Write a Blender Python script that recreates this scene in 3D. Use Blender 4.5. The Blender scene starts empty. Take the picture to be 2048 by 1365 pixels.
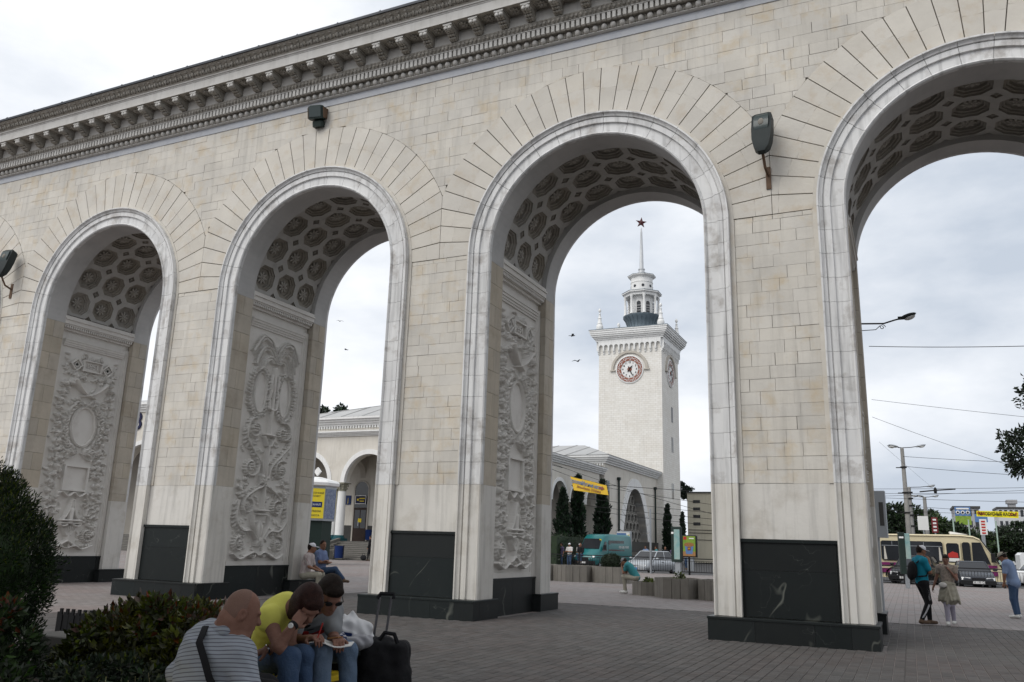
import bpy, bmesh, math, random
import numpy as np
from mathutils import Vector, Matrix
R = math.radians
PI = math.pi
scene = bpy.context.scene
COL = scene.collection

# ------------------------------------------------------------------ camera
CAM = Vector((0.0, -16.546, 1.62))
cam_d = bpy.data.cameras.new('camera')
cam_o = bpy.data.objects.new('camera', cam_d)
COL.objects.link(cam_o)
yaw, pitch, roll = 0.4427, 0.2409, 0.0300
fw0 = Vector((-math.sin(yaw), math.cos(yaw), 0)); rt0 = Vector((math.cos(yaw), math.sin(yaw), 0)); up0 = Vector((0, 0, 1))
fw = fw0 * math.cos(pitch) + up0 * math.sin(pitch)
up = up0 * math.cos(pitch) - fw0 * math.sin(pitch)
rt = rt0 * math.cos(roll) + up * math.sin(roll)
up = up * math.cos(roll) - rt0 * math.sin(roll)
mw = Matrix((rt, up, -fw)).transposed().to_4x4(); mw.translation = CAM
cam_o.matrix_world = mw
cam_d.sensor_width = 36.0
cam_d.lens = 1656.8 / 2048 * 36
cam_d.clip_start = 0.1
cam_d.clip_end = 4000
scene.camera = cam_o

# ------------------------------------------------------------------ sky, sun, exposure
SUN_EL, SUN_AZ = R(44), R(205)          # azimuth measured clockwise from +Y: the sun stands behind the viewer
world = bpy.data.worlds.new('World'); scene.world = world; world.use_nodes = True
nt = world.node_tree; nt.nodes.clear()
def wn(t, **k):
    n = nt.nodes.new(t)
    for a, b in k.items(): setattr(n, a, b)
    return n
w_out = wn('ShaderNodeOutputWorld'); w_bg = wn('ShaderNodeBackground')
sky = wn('ShaderNodeTexSky', sky_type='NISHITA', sun_disc=False)
sky.sun_elevation = SUN_EL; sky.sun_rotation = SUN_AZ
sky.air_density = 1.0; sky.dust_density = 2.0
tc = wn('ShaderNodeTexCoord'); mp = wn('ShaderNodeMapping')
mp.inputs['Scale'].default_value = (1.0, 1.0, 2.6); mp.inputs['Location'].default_value = (0.35, 0.1, 0.4)
n1 = wn('ShaderNodeTexNoise'); n1.inputs['Scale'].default_value = 2.1; n1.inputs['Detail'].default_value = 7; n1.inputs['Roughness'].default_value = 0.52; n1.inputs['Distortion'].default_value = 0.25
n2 = wn('ShaderNodeTexNoise'); n2.inputs['Scale'].default_value = 1.7; n2.inputs['Detail'].default_value = 7; n2.inputs['Roughness'].default_value = 0.55
mp2 = wn('ShaderNodeMapping'); mp2.inputs['Location'].default_value = (2.6, 0.0, 0.2); mp2.inputs['Scale'].default_value = (1, 1, 2.2)
cr1 = wn('ShaderNodeValToRGB'); cr1.color_ramp.elements[0].position = 0.22; cr1.color_ramp.elements[1].position = 0.42
cr2 = wn('ShaderNodeValToRGB')
e = cr2.color_ramp.elements
e[0].position = 0.33; e[0].color = (4.7, 5.25, 6.05, 1)
e[1].position = 0.60; e[1].color = (9.4, 9.5, 9.7, 1)
mx = wn('ShaderNodeMixRGB')
L = nt.links.new
L(tc.outputs['Generated'], mp.inputs[0]); L(mp.outputs[0], n1.inputs['Vector'])
L(tc.outputs['Generated'], mp2.inputs[0]); L(mp2.outputs[0], n2.inputs['Vector'])
L(n1.outputs['Fac'], cr1.inputs[0]); L(n2.outputs['Fac'], cr2.inputs[0])
L(cr1.outputs[0], mx.inputs[0]); L(sky.outputs[0], mx.inputs[1]); L(cr2.outputs[0], mx.inputs[2])
L(mx.outputs[0], w_bg.inputs['Color']); w_bg.inputs['Strength'].default_value = 0.1
L(w_bg.outputs[0], w_out.inputs[0])
sun_d = bpy.data.lights.new('sun', 'SUN'); sun_d.energy = 1.5; sun_d.angle = R(38); sun_d.color = (1, 0.965, 0.91)
sun_o = bpy.data.objects.new('sun', sun_d); COL.objects.link(sun_o)
sd = Vector((math.sin(SUN_AZ) * math.cos(SUN_EL), math.cos(SUN_AZ) * math.cos(SUN_EL), math.sin(SUN_EL)))
sun_o.rotation_euler = (-sd).to_track_quat('-Z', 'Y').to_euler(); sun_o.location = (0, -30, 60)
vs = scene.view_settings
vs.view_transform = 'Standard'; vs.look = 'None'; vs.exposure = 0.31; vs.gamma = 1.0; vs.use_curve_mapping = False
scene.cycles.use_denoising = True
scene.cycles.max_bounces = 6; scene.cycles.diffuse_bounces = 3; scene.cycles.glossy_bounces = 2
scene.cycles.transmission_bounces = 3; scene.cycles.transparent_max_bounces = 6
scene.cycles.caustics_reflective = False; scene.cycles.caustics_refractive = False

# ------------------------------------------------------------------ materials
MATS = {}
def mat(name, col, rough=0.8, var=0.0, noise=0.0, nscale=4.0, bump=0.0, bscale=30.0, metal=0.0, spec=0.22, col2=None, stain=0.0, sscale=1.2, stcol=None, island=0.0, streak=0.0, emit=0.0):
    """procedural material: base colour, noise towards col2, blotchy stains, per-piece variation, fine bump"""
    if name in MATS: return MATS[name]
    m = bpy.data.materials.new(name); m.use_nodes = True
    t = m.node_tree; b = t.nodes['Principled BSDF']; N = t.nodes.new; K = t.links.new
    b.inputs['Roughness'].default_value = rough; b.inputs['Metallic'].default_value = metal
    b.inputs['Specular IOR Level'].default_value = spec
    c4 = (*col, 1)
    b.inputs['Base Color'].default_value = c4
    cur = None
    geo = N('ShaderNodeNewGeometry')
    def mixin(fac, c, blend='MIX'):
        nonlocal cur
        x = N('ShaderNodeMixRGB'); x.blend_type = blend
        if cur is None: x.inputs[1].default_value = c4
        else: K(cur, x.inputs[1])
        if isinstance(c, tuple): x.inputs[2].default_value = (*c, 1)
        else: K(c, x.inputs[2])
        if isinstance(fac, float): x.inputs[0].default_value = fac
        else: K(fac, x.inputs[0])
        cur = x.outputs[0]
    def tex(scale, detail=5, rough=0.6, sc=(1, 1, 1)):
        mp_ = N('ShaderNodeMapping'); mp_.inputs['Scale'].default_value = sc
        K(geo.outputs['Position'], mp_.inputs[0])
        n = N('ShaderNodeTexNoise'); n.inputs['Scale'].default_value = scale; n.inputs['Detail'].default_value = detail; n.inputs['Roughness'].default_value = rough
        K(mp_.outputs[0], n.inputs['Vector']); return n.outputs['Fac']
    def rng(src, a, b_, to):
        r = N('ShaderNodeMapRange'); K(src, r.inputs[0]); r.inputs[1].default_value = a; r.inputs[2].default_value = b_; r.inputs[3].default_value = 0; r.inputs[4].default_value = to; return r.outputs[0]
    if noise or col2:
        c2 = col2 or tuple(x * 0.6 for x in col)
        mixin(rng(tex(nscale), 0.35, 0.7, noise or 1.0), c2)
    if stain:
        mixin(rng(tex(sscale, 6, 0.65), 0.52, 0.72, stain), stcol or tuple(x * 0.45 for x in col))
    if streak:
        mixin(rng(tex(3.0, 4, 0.6, (2.2, 2.2, 0.16)), 0.5, 0.72, streak), tuple(x * 0.5 for x in col))
    if island:
        oi = N('ShaderNodeObjectInfo'); ad = N('ShaderNodeMath'); ad.operation = 'ADD'; fr = N('ShaderNodeMath'); fr.operation = 'FRACT'
        K(geo.outputs['Random Per Island'], ad.inputs[0]); K(oi.outputs['Random'], ad.inputs[1]); K(ad.outputs[0], fr.inputs[0])
        hs_ = N('ShaderNodeHueSaturation')
        mr = N('ShaderNodeMapRange'); K(fr.outputs[0], mr.inputs[0]); mr.inputs[3].default_value = 1 - island; mr.inputs[4].default_value = 1 + island
        f2 = N('ShaderNodeMath'); f2.operation = 'MULTIPLY'; K(fr.outputs[0], f2.inputs[0]); f2.inputs[1].default_value = 7.31
        f3 = N('ShaderNodeMath'); f3.operation = 'FRACT'; K(f2.outputs[0], f3.inputs[0])
        ms = N('ShaderNodeMapRange'); K(f3.outputs[0], ms.inputs[0]); ms.inputs[3].default_value = 1 - 2.2 * island; ms.inputs[4].default_value = 1 + 2.2 * island
        K(mr.outputs[0], hs_.inputs['Value']); K(ms.outputs[0], hs_.inputs['Saturation'])
        if cur is None: hs_.inputs['Color'].default_value = c4
        else: K(cur, hs_.inputs['Color'])
        cur = hs_.outputs[0]
    if cur is not None: K(cur, b.inputs['Base Color'])
    if bump:
        bp = N('ShaderNodeBump'); bp.inputs['Strength'].default_value = bump; bp.inputs['Distance'].default_value = 0.02
        K(tex(bscale, 4), bp.inputs['Height']); K(bp.outputs[0], b.inputs['Normal'])
    if emit:
        b.inputs['Emission Color'].default_value = c4; b.inputs['Emission Strength'].default_value = emit
    MATS[name] = m
    return m

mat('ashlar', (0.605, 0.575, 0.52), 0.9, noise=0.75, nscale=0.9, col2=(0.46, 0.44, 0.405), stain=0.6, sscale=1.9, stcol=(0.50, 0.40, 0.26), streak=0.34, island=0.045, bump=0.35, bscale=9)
mat('voussoir_stone', (0.59, 0.56, 0.505), 0.9, noise=0.5, nscale=1.3, col2=(0.45, 0.425, 0.385), stain=0.45, sscale=2.3, stcol=(0.46, 0.37, 0.26), island=0.05, bump=0.35, bscale=9)
mat('mortar', (0.24, 0.215, 0.185), 0.95, noise=0.5, nscale=3)
mat('painted_stone', (0.675, 0.675, 0.67), 0.8, noise=0.45, nscale=1.6, col2=(0.55, 0.55, 0.555), stain=0.85, sscale=2.1, stcol=(0.30, 0.275, 0.25), streak=0.75, island=0.06, bump=0.2, bscale=12)
mat('whitewash', (0.64, 0.62, 0.58), 0.85, noise=0.55, nscale=1.2, col2=(0.53, 0.51, 0.47), stain=0.5, sscale=1.4, stcol=(0.38, 0.34, 0.28), streak=0.5, island=0.04, bump=0.25, bscale=8)
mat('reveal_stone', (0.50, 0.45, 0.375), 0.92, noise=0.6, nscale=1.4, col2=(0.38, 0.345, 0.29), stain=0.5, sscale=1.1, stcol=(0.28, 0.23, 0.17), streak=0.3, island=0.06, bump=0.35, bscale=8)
mat('relief_plaster', (0.69, 0.67, 0.635), 0.85, noise=0.45, nscale=2.2, col2=(0.60, 0.575, 0.54), stain=0.25, sscale=2.5, stcol=(0.35, 0.31, 0.27))
mat('vault_plaster', (0.48, 0.475, 0.465), 0.88, noise=0.5, nscale=1.2, col2=(0.35, 0.35, 0.355), stain=0.2, sscale=2.0)
mat('coffer_shaded', (0.31, 0.29, 0.255), 0.9, noise=0.6, nscale=2.5, col2=(0.21, 0.195, 0.17), island=0.08)
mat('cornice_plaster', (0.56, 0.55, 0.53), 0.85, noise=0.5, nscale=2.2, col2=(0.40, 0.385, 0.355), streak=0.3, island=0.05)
mat('cornice_dark', (0.37, 0.35, 0.315), 0.92, noise=0.7, nscale=6, col2=(0.20, 0.185, 0.16), island=0.08, bump=0.4, bscale=25)  # darker of the two cornice tones, for undersides, backings and carving
mat('blue_render', (0.47, 0.48, 0.50), 0.85, noise=0.5, nscale=3, col2=(0.38, 0.41, 0.47), stain=0.3, sscale=4)
mat('roof_metal', (0.06, 0.065, 0.075), 0.5, noise=0.4, nscale=3, metal=0.3)
def granite():
    m = mat('granite', (0.018, 0.021, 0.021), 0.36, noise=0.6, nscale=2.0, col2=(0.014, 0.017, 0.018), island=0.16, spec=0.12)
    t = m.node_tree; b = t.nodes['Principled BSDF']; N = t.nodes.new; K = t.links.new
    src = b.inputs['Base Color'].links[0].from_socket
    geo = N('ShaderNodeNewGeometry')
    def vein(scale, w, off, dist):
        mp_ = N('ShaderNodeMapping'); mp_.inputs['Location'].default_value = off; mp_.inputs['Rotation'].default_value = (0.3, 0.9, 0.4); K(geo.outputs['Position'], mp_.inputs[0])
        wv = N('ShaderNodeTexNoise'); wv.inputs['Scale'].default_value = scale; wv.inputs['Detail'].default_value = 3; wv.inputs['Distortion'].default_value = dist; K(mp_.outputs[0], wv.inputs['Vector'])
        s = N('ShaderNodeMath'); s.operation = 'SUBTRACT'; K(wv.outputs['Fac'], s.inputs[0]); s.inputs[1].default_value = 0.5
        a = N('ShaderNodeMath'); a.operation = 'ABSOLUTE'; K(s.outputs[0], a.inputs[0])
        r = N('ShaderNodeMapRange'); K(a.outputs[0], r.inputs[0]); r.inputs[1].default_value = 0; r.inputs[2].default_value = w; r.inputs[3].default_value = 1; r.inputs[4].default_value = 0
        g = N('ShaderNodeTexNoise'); g.inputs['Scale'].default_value = 1.3; K(mp_.outputs[0], g.inputs['Vector'])
        r2 = N('ShaderNodeMapRange'); K(g.outputs['Fac'], r2.inputs[0]); r2.inputs[1].default_value = 0.49; r2.inputs[2].default_value = 0.62
        mu = N('ShaderNodeMath'); mu.operation = 'MULTIPLY'; K(r.outputs[0], mu.inputs[0]); K(r2.outputs[0], mu.inputs[1]); return mu.outputs[0]
    x = N('ShaderNodeMixRGB'); K(vein(0.55, 0.008, (1.3, 0, 2.2), 0.6), x.inputs[0]); K(src, x.inputs[1]); x.inputs[2].default_value = (0.12, 0.125, 0.11, 1)
    x2 = N('ShaderNodeMixRGB'); K(vein(1.7, 0.003, (7.3, 2, 0.2), 0.3), x2.inputs[0]); K(x.outputs[0], x2.inputs[1]); x2.inputs[2].default_value = (0.07, 0.075, 0.07, 1)
    K(x2.outputs[0], b.inputs['Base Color'])
granite()

# ------------------------------------------------------------------ mesh helpers
class MB:
    def __init__(s): s.v = []; s.f = []; s.m = []; s.mi = 0
    def add(s, vs_, fs_):
        o = len(s.v); s.v.extend([tuple(p) for p in vs_])
        s.f.extend([tuple(i + o for i in f) for f in fs_]); s.m.extend([s.mi] * len(fs_))
    def hexa(s, p): s.add(p, [(0, 3, 2, 1), (4, 5, 6, 7), (0, 1, 5, 4), (1, 2, 6, 5), (2, 3, 7, 6), (3, 0, 4, 7)])
    def box(s, x0, x1, y0, y1, z0, z1):
        s.hexa([(x0, y0, z0), (x1, y0, z0), (x1, y1, z0), (x0, y1, z0), (x0, y0, z1), (x1, y0, z1), (x1, y1, z1), (x0, y1, z1)])
    def bbox(s, x0, x1, y0, y1, z0, z1, b=0.02):
        """box with bevelled vertical and top edges"""
        ring = lambda i, z: [(x0 + i, y0 + i + b, z), (x0 + i + b, y0 + i, z), (x1 - i - b, y0 + i, z), (x1 - i, y0 + i + b, z), (x1 - i, y1 - i - b, z), (x1 - i - b, y1 - i, z), (x0 + i + b, y1 - i, z), (x0 + i, y1 - i - b, z)]
        s.loft([ring(0, z0), ring(0, z1 - b), ring(b, z1)])
    def loft(s, rings, cap=True, closed=True):
        n = len(rings[0]); o = len(s.v)
        for r in rings: s.v.extend([tuple(p) for p in r])
        fs_ = []
        for i in range(len(rings) - 1):
            for j in range(n if closed else n - 1):
                k = (j + 1) % n
                fs_.append((o + i * n + j, o + i * n + k, o + (i + 1) * n + k, o + (i + 1) * n + j))
        if cap and closed:
            fs_.append(tuple(o + j for j in reversed(range(n)))); fs_.append(tuple(o + (len(rings) - 1) * n + j for j in range(n)))
        s.f.extend(fs_); s.m.extend([s.mi] * len(fs_))
    def ext(s, poly, a, b, ax='y'):
        """extrude a 2D polygon: ax y -> (x,z), ax x -> (y,z), ax z -> (x,y)"""
        g = {'y': lambda p, t: (p[0], t, p[1]), 'x': lambda p, t: (t, p[0], p[1]), 'z': lambda p, t: (p[0], p[1], t)}[ax]
        s.loft([[g(p, a) for p in poly], [g(p, b) for p in poly]])
    def tube(s, pts, r, n=6, closed=False, cap=True):
        P = [Vector(p) for p in pts]; m = len(P); rr = r if isinstance(r, (list, tuple)) else [r] * m
        rings = []; prev = None
        for i in range(m):
            a = P[(i - 1) % m] if (closed or i > 0) else P[0]; b = P[(i + 1) % m] if (closed or i < m - 1) else P[-1]
            t = (b - a)
            t = t.normalized() if t.length > 1e-9 else Vector((0, 0, 1))
            if prev is None:
                ref = Vector((0, 0, 1)) if abs(t.z) < 0.9 else Vector((1, 0, 0)); u = t.cross(ref).normalized()
            else: u = (prev - t * prev.dot(t)).normalized()
            prev = u; w = t.cross(u)
            rings.append([P[i] + (u * math.cos(k * 2 * PI / n) + w * math.sin(k * 2 * PI / n)) * rr[i] for k in range(n)])
        if closed: rings.append(rings[0])
        s.loft(rings, cap and not closed)
    def lathe(s, prof, c=(0, 0, 0), n=16, ax='z', a0=0.0, a1=2 * PI):
        rings = []
        full = abs(a1 - a0 - 2 * PI) < 1e-6
        for r_, h in prof:
            ring = []
            for k in range(n if full else n + 1):
                a = a0 + (a1 - a0) * k / n; q = (r_ * math.cos(a), r_ * math.sin(a), h)
                q = q if ax == 'z' else ((h, q[0], q[1]) if ax == 'x' else (q[0], h, q[1]))
                ring.append((c[0] + q[0], c[1] + q[1], c[2] + q[2]))
            rings.append(ring)
        s.loft(rings, full, full)
    def ell(s, c, r, nu=10, nv=6, rot=None):
        rings = []
        for i in range(1, nv):
            t = PI * i / nv; ring = []
            for k in range(nu):
                a = 2 * PI * k / nu
                q = Vector((r[0] * math.sin(t) * math.cos(a), r[1] * math.sin(t) * math.sin(a), -r[2] * math.cos(t)))
                if rot: q = rot @ q
                ring.append((c[0] + q.x, c[1] + q.y, c[2] + q.z))
            rings.append(ring)
        s.loft(rings)
    def quad(s, a, b, c, d): s.add([a, b, c, d], [(0, 1, 2, 3)])
    def build(s, name, m, parent=None, smooth=False, loc=None, kind=None):
        me = s.mesh(name, m, smooth)
        return put(name, me, parent, loc, kind)
    def mesh(s, name, m, smooth=False):
        me = bpy.data.meshes.new(name); me.from_pydata(s.v, [], s.f)
        ms = m if isinstance(m, (list, tuple)) else [m]
        for x in ms: me.materials.append(MATS[x] if isinstance(x, str) else x)
        if len(ms) > 1: me.polygons.foreach_set('material_index', s.m)
        if smooth:
            me.polygons.foreach_set('use_smooth', [True] * len(me.polygons))
            if smooth != 'all':
                try: me.set_sharp_from_angle(angle=R(40))
                except Exception: pass
        me.update(); return me
def put(name, me, parent=None, loc=None, kind=None, rot=None, scale=None):
    o = bpy.data.objects.new(name, me); COL.objects.link(o)
    if parent is not None: o.parent = parent
    if loc is not None: o.location = loc
    if rot is not None: o.rotation_euler = rot
    if scale is not None: o.scale = scale
    if kind: o['kind'] = kind
    return o
def tag(o, label, cat, group=None):
    o['label'] = label; o['category'] = cat
    if group: o['group'] = group
    return o
def thing(name, label, cat, loc=(0, 0, 0), rz=0.0, group=None, scale=None):
    o = bpy.data.objects.new(name, None); COL.objects.link(o); o.empty_display_size = 0.3
    o.location = loc; o.rotation_euler = (0, 0, rz)
    if scale: o.scale = (scale,) * 3
    return tag(o, label, cat, group)
def structure(name, mb, m, smooth=False):
    o = mb.build(name, m, smooth=smooth); o['kind'] = 'structure'; return o
def copy_tree(o, parent=None, loc=None, rz=None, label=None):
    c = o.copy(); COL.objects.link(c)
    if parent is not None: c.parent = parent
    if loc is not None: c.location = loc
    if rz is not None: c.rotation_euler = (c.rotation_euler.x, c.rotation_euler.y, rz)
    if label: c['label'] = label
    for ch in list(o.children): copy_tree(ch, c)
    return c
def text_mesh(txt, size, m, ext=0.01, sx=1.0, bold=0.0, align='CENTER'):
    cu = bpy.data.curves.new('t', 'FONT'); cu.body = txt; cu.size = size; cu.extrude = ext; cu.align_x = align; cu.align_y = 'CENTER'; cu.offset = bold; cu.resolution_u = 3
    ob = bpy.data.objects.new('t', cu); COL.objects.link(ob)
    dg = bpy.context.evaluated_depsgraph_get()
    me = bpy.data.meshes.new_from_object(ob.evaluated_get(dg)); bpy.data.objects.remove(ob); bpy.data.curves.remove(cu)
    me.materials.clear(); me.materials.append(MATS[m])
    if sx != 1.0: me.transform(Matrix.Diagonal((sx, 1, 1, 1)))
    return me
rnd = random.Random(7)

# ================================================================== THE ARCADE
S, HS, RO, ZS = 8.001, 1.428, 2.572, 8.47
XP = [-34.075 + S * i for i in range(6)]            # pier centres
XA = [XP[i] + S / 2 for i in range(5)]              # arch centres
Y1, Y2, Y3 = 1.05, 3.80, 4.47
ZI, ZW = 8.28, 2.92
arcade = thing('station_arcade', 'tall pale limestone arcade with carved cornice and coffered arches', 'arcade')
XL, XR = XP[0] - 1.3, XP[-1] + 1.4

# solid core: piers and the wall above the arches
m = MB(); m.box(-HS + .26, HS - .26, .372, 4.37, 0, ZS); pcm = m.mesh('pier_core', 'mortar')
for X in XP: put('pier_core', pcm, arcade, (X, 0, 0))
m = MB()
for X in XA:
    arc = [(X + 2.98 * math.cos(a), ZS + 2.98 * math.sin(a)) for a in [PI * k / 40 for k in range(41)]]
    m.ext([(X - S / 2, ZS), (X - S / 2, 14.0), (X + S / 2, 14.0), (X + S / 2, ZS)] + arc, .372, 4.37, 'y')
m.box(XL, XP[0], .372, 4.37, ZS, 14.0); m.box(XP[-1], XR, .372, 4.37, ZS, 14.0)
m.build('wall_core', 'mortar', arcade)
# rear skin so that the far side is a wall too
m = MB()
for X in XA:
    arc = [(X + 3.05 * math.cos(a), ZS + 3.05 * math.sin(a)) for a in [PI * k / 32 for k in range(33)]]
    m.ext([(X - S / 2, ZS), (X - S / 2, 13.8), (X + S / 2, 13.8), (X + S / 2, ZS)] + arc, 4.375, 4.42, 'y')
for X in XP: m.box(X - 1.0, X + 1.0, 4.375, 4.42, .42, ZS)
m.build('rear_wall', 'ashlar', arcade)

# ---- ribs of the vault, front and back
def ring_mesh(r0, r1, y0, y1, n=48):
    mb = MB()
    for i in range(n):
        a, b = PI * i / n, PI * (i + 1) / n
        P = lambda r_, t, y: (r_ * math.cos(t), y, r_ * math.sin(t))
        mb.add([P(r0, a, y0), P(r1, a, y0), P(r1, b, y0), P(r0, b, y0), P(r0, a, y1), P(r1, a, y1), P(r1, b, y1), P(r0, b, y1)], [(0, 3, 2, 1), (4, 5, 6, 7), (0, 4, 7, 3), (1, 2, 6, 5)])
    return mb
rib1 = ring_mesh(RO, 3.0, .40, Y1).mesh('rib', 'vault_plaster', 'all'); rib2 = ring_mesh(RO, 3.0, Y2, Y3 - .08).mesh('rib', 'vault_plaster', 'all')
for me in (rib1, rib2): me.set_sharp_from_angle(angle=R(40))
for X in XA:
    put('rib', rib1, arcade, (X, 0, ZS)); put('rib', rib2, arcade, (X, 0, ZS))
# rear archivolt
ra = ring_mesh(RO, 3.2, Y3 - .07, Y3 + .012).mesh('rear_frame', 'painted_stone', 'all'); ra.set_sharp_from_angle(angle=R(40))
mb = MB(); mb.box(RO, 3.2, Y3 - .07, Y3 + .012, .42 - ZS, 0); rj = mb.mesh('rear_jamb', 'painted_stone')
for X in XA:
    put('rear_frame', ra, arcade, (X, 0, ZS)); put('rear_jamb', rj, arcade, (X, 0, ZS)); put('rear_jamb', rj, arcade, (X - RO - 3.2, 0, ZS))

# ---- reveals of the ribs: stone blocks above, whitewashed below, plaster strip under the springing
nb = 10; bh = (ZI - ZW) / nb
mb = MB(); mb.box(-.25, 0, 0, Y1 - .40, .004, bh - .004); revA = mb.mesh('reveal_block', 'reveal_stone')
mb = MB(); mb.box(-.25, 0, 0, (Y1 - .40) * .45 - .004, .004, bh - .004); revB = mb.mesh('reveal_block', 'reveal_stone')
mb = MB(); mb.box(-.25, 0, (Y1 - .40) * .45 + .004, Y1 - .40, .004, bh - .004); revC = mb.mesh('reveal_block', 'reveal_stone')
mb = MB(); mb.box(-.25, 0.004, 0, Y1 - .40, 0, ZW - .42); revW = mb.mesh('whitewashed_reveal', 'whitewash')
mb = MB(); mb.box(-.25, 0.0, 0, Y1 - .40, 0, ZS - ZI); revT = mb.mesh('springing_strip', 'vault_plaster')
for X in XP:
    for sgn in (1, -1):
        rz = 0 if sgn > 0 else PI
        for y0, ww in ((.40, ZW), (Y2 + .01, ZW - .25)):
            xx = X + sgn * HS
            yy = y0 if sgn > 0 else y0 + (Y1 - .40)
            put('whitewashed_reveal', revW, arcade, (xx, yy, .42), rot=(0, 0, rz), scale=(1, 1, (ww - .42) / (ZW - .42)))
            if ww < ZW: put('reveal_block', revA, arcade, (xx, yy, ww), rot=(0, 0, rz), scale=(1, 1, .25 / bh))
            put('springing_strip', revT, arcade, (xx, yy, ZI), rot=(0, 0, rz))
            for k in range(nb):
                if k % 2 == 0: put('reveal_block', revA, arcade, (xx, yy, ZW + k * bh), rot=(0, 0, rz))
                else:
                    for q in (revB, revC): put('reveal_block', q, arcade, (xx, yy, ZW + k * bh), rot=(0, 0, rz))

# ---- archivolt frame: moulded profile (radius, depth), cut in stones
prof = [(2.572, .40), (2.572, .298), (2.60, .270), (2.632, .298), (2.64, .322), (2.86, .322), (2.866, .270), (2.982, .266), (2.986, .292), (3.004, .292), (3.01, .248), (3.05, .236), (3.08, .205), (3.084, .178), (3.118, .178), (3.118, .374)]
NSEG = 15
def arc_stone(a0, a1, n=5):
    mb = MB(); g = .0016
    mb.loft([[(r_ * math.cos(t), y, r_ * math.sin(t)) for r_, y in prof] for t in [a0 + g + (a1 - a0 - 2 * g) * k / n for k in range(n + 1)]])
    return mb.mesh('frame_stone', 'painted_stone', True)
ast = arc_stone(PI / 2 - PI / NSEG / 2, PI / 2 + PI / NSEG / 2)
def jamb_stone(z0, z1, sgn, mt):
    mb = MB(); pr = prof if sgn > 0 else prof[::-1]
    mb.loft([[(sgn * r_, y, z) for r_, y in pr] for z in (z0, z1)]); return mb.mesh('frame_stone', mt, True)
nj = 11; jh = (ZS - ZW) / nj
js = {s_: jamb_stone(.003, jh - .003, s_, 'painted_stone') for s_ in (1, -1)}
jw = {s_: jamb_stone(.42, ZW - .002, s_, 'whitewash') for s_ in (1, -1)}
for X in XA:
    for k in range(NSEG):
        put('frame_stone', ast, arcade, (X, 0, ZS), rot=(0, PI / 2 - PI * (k + .5) / NSEG, 0))
    for s_ in (1, -1):
        put('frame_stone', jw[s_], arcade, (X, 0, 0))
        for k in range(nj): put('frame_stone', js[s_], arcade, (X, 0, ZW + k * jh))

# ---- narrow stone strip between the frame and the facing
stq = ring_mesh(3.12, 3.2, .305, .378, 44).mesh('border_strip', 'voussoir_stone', 'all'); stq.set_sharp_from_angle(angle=R(40))
mb = MB(); mb.box(3.12, 3.212, .305, .378, ZW, ZS); stR = mb.mesh('border_strip', 'voussoir_stone'); mb = MB(); mb.box(-3.212, -3.12, .305, .378, ZW, ZS); stL = mb.mesh('border_strip', 'voussoir_stone')
for X in XA:
    put('border_strip', stq, arcade, (X, 0, ZS)); put('border_strip', stL, arcade, (X, 0, 0)); put('border_strip', stR, arcade, (X, 0, 0))
# ---- voussoirs, each of two stones, clipped where neighbouring rings meet
NV = 29; R1, R2 = 3.203, 4.33
def clip(poly, nx, nz, d):
    """keep the side nx*x+nz*z<=d"""
    out = []
    for i in range(len(poly)):
        p, q = poly[i], poly[(i + 1) % len(poly)]; a = nx * p[0] + nz * p[1] - d; b = nx * q[0] + nz * q[1] - d
        if a <= 0: out.append(p)
        if (a < 0 < b) or (b < 0 < a):
            t = a / (a - b); out.append((p[0] + (q[0] - p[0]) * t, p[1] + (q[1] - p[1]) * t))
    return out
def vstone(a0, a1, r0, r1, g0, g1, yf):
    t = [a0 + g0 / r0, a1 - g1 / r0]; t2 = [a0 + g0 / r1, a1 - g1 / r1]
    p = [(r0 * math.cos(t[0]), r0 * math.sin(t[0])), (r1 * math.cos(t2[0]), r1 * math.sin(t2[0])), (r1 * math.cos((t2[0] + t2[1]) / 2) * 1.0005, r1 * math.sin((t2[0] + t2[1]) / 2) * 1.0005), (r1 * math.cos(t2[1]), r1 * math.sin(t2[1])), (r0 * math.cos(t[1]), r0 * math.sin(t[1]))]
    p = clip(clip(p, 1, 0, S / 2 - .006), -1, 0, S / 2 - .006)
    if len(p) < 3: return None
    mb = MB(); mb.ext(p, yf, .378, 'y'); return mb
vr = random.Random(3)
for ai, X in enumerate(XA):
    for k in range(NV):
        a0, a1 = PI * k / NV, PI * (k + 1) / NV
        rs = R1 + (R2 - R1) * vr.uniform(.38, .62); yf = vr.uniform(.314, .322)
        for r0, r1 in ((R1, rs - .003), (rs + .003, R2)):
            mb = vstone(a0, a1, r0, r1, .011, .011, yf)
            if mb: mb.build('voussoir', 'voussoir_stone', arcade, loc=(X, 0, ZS))

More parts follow.
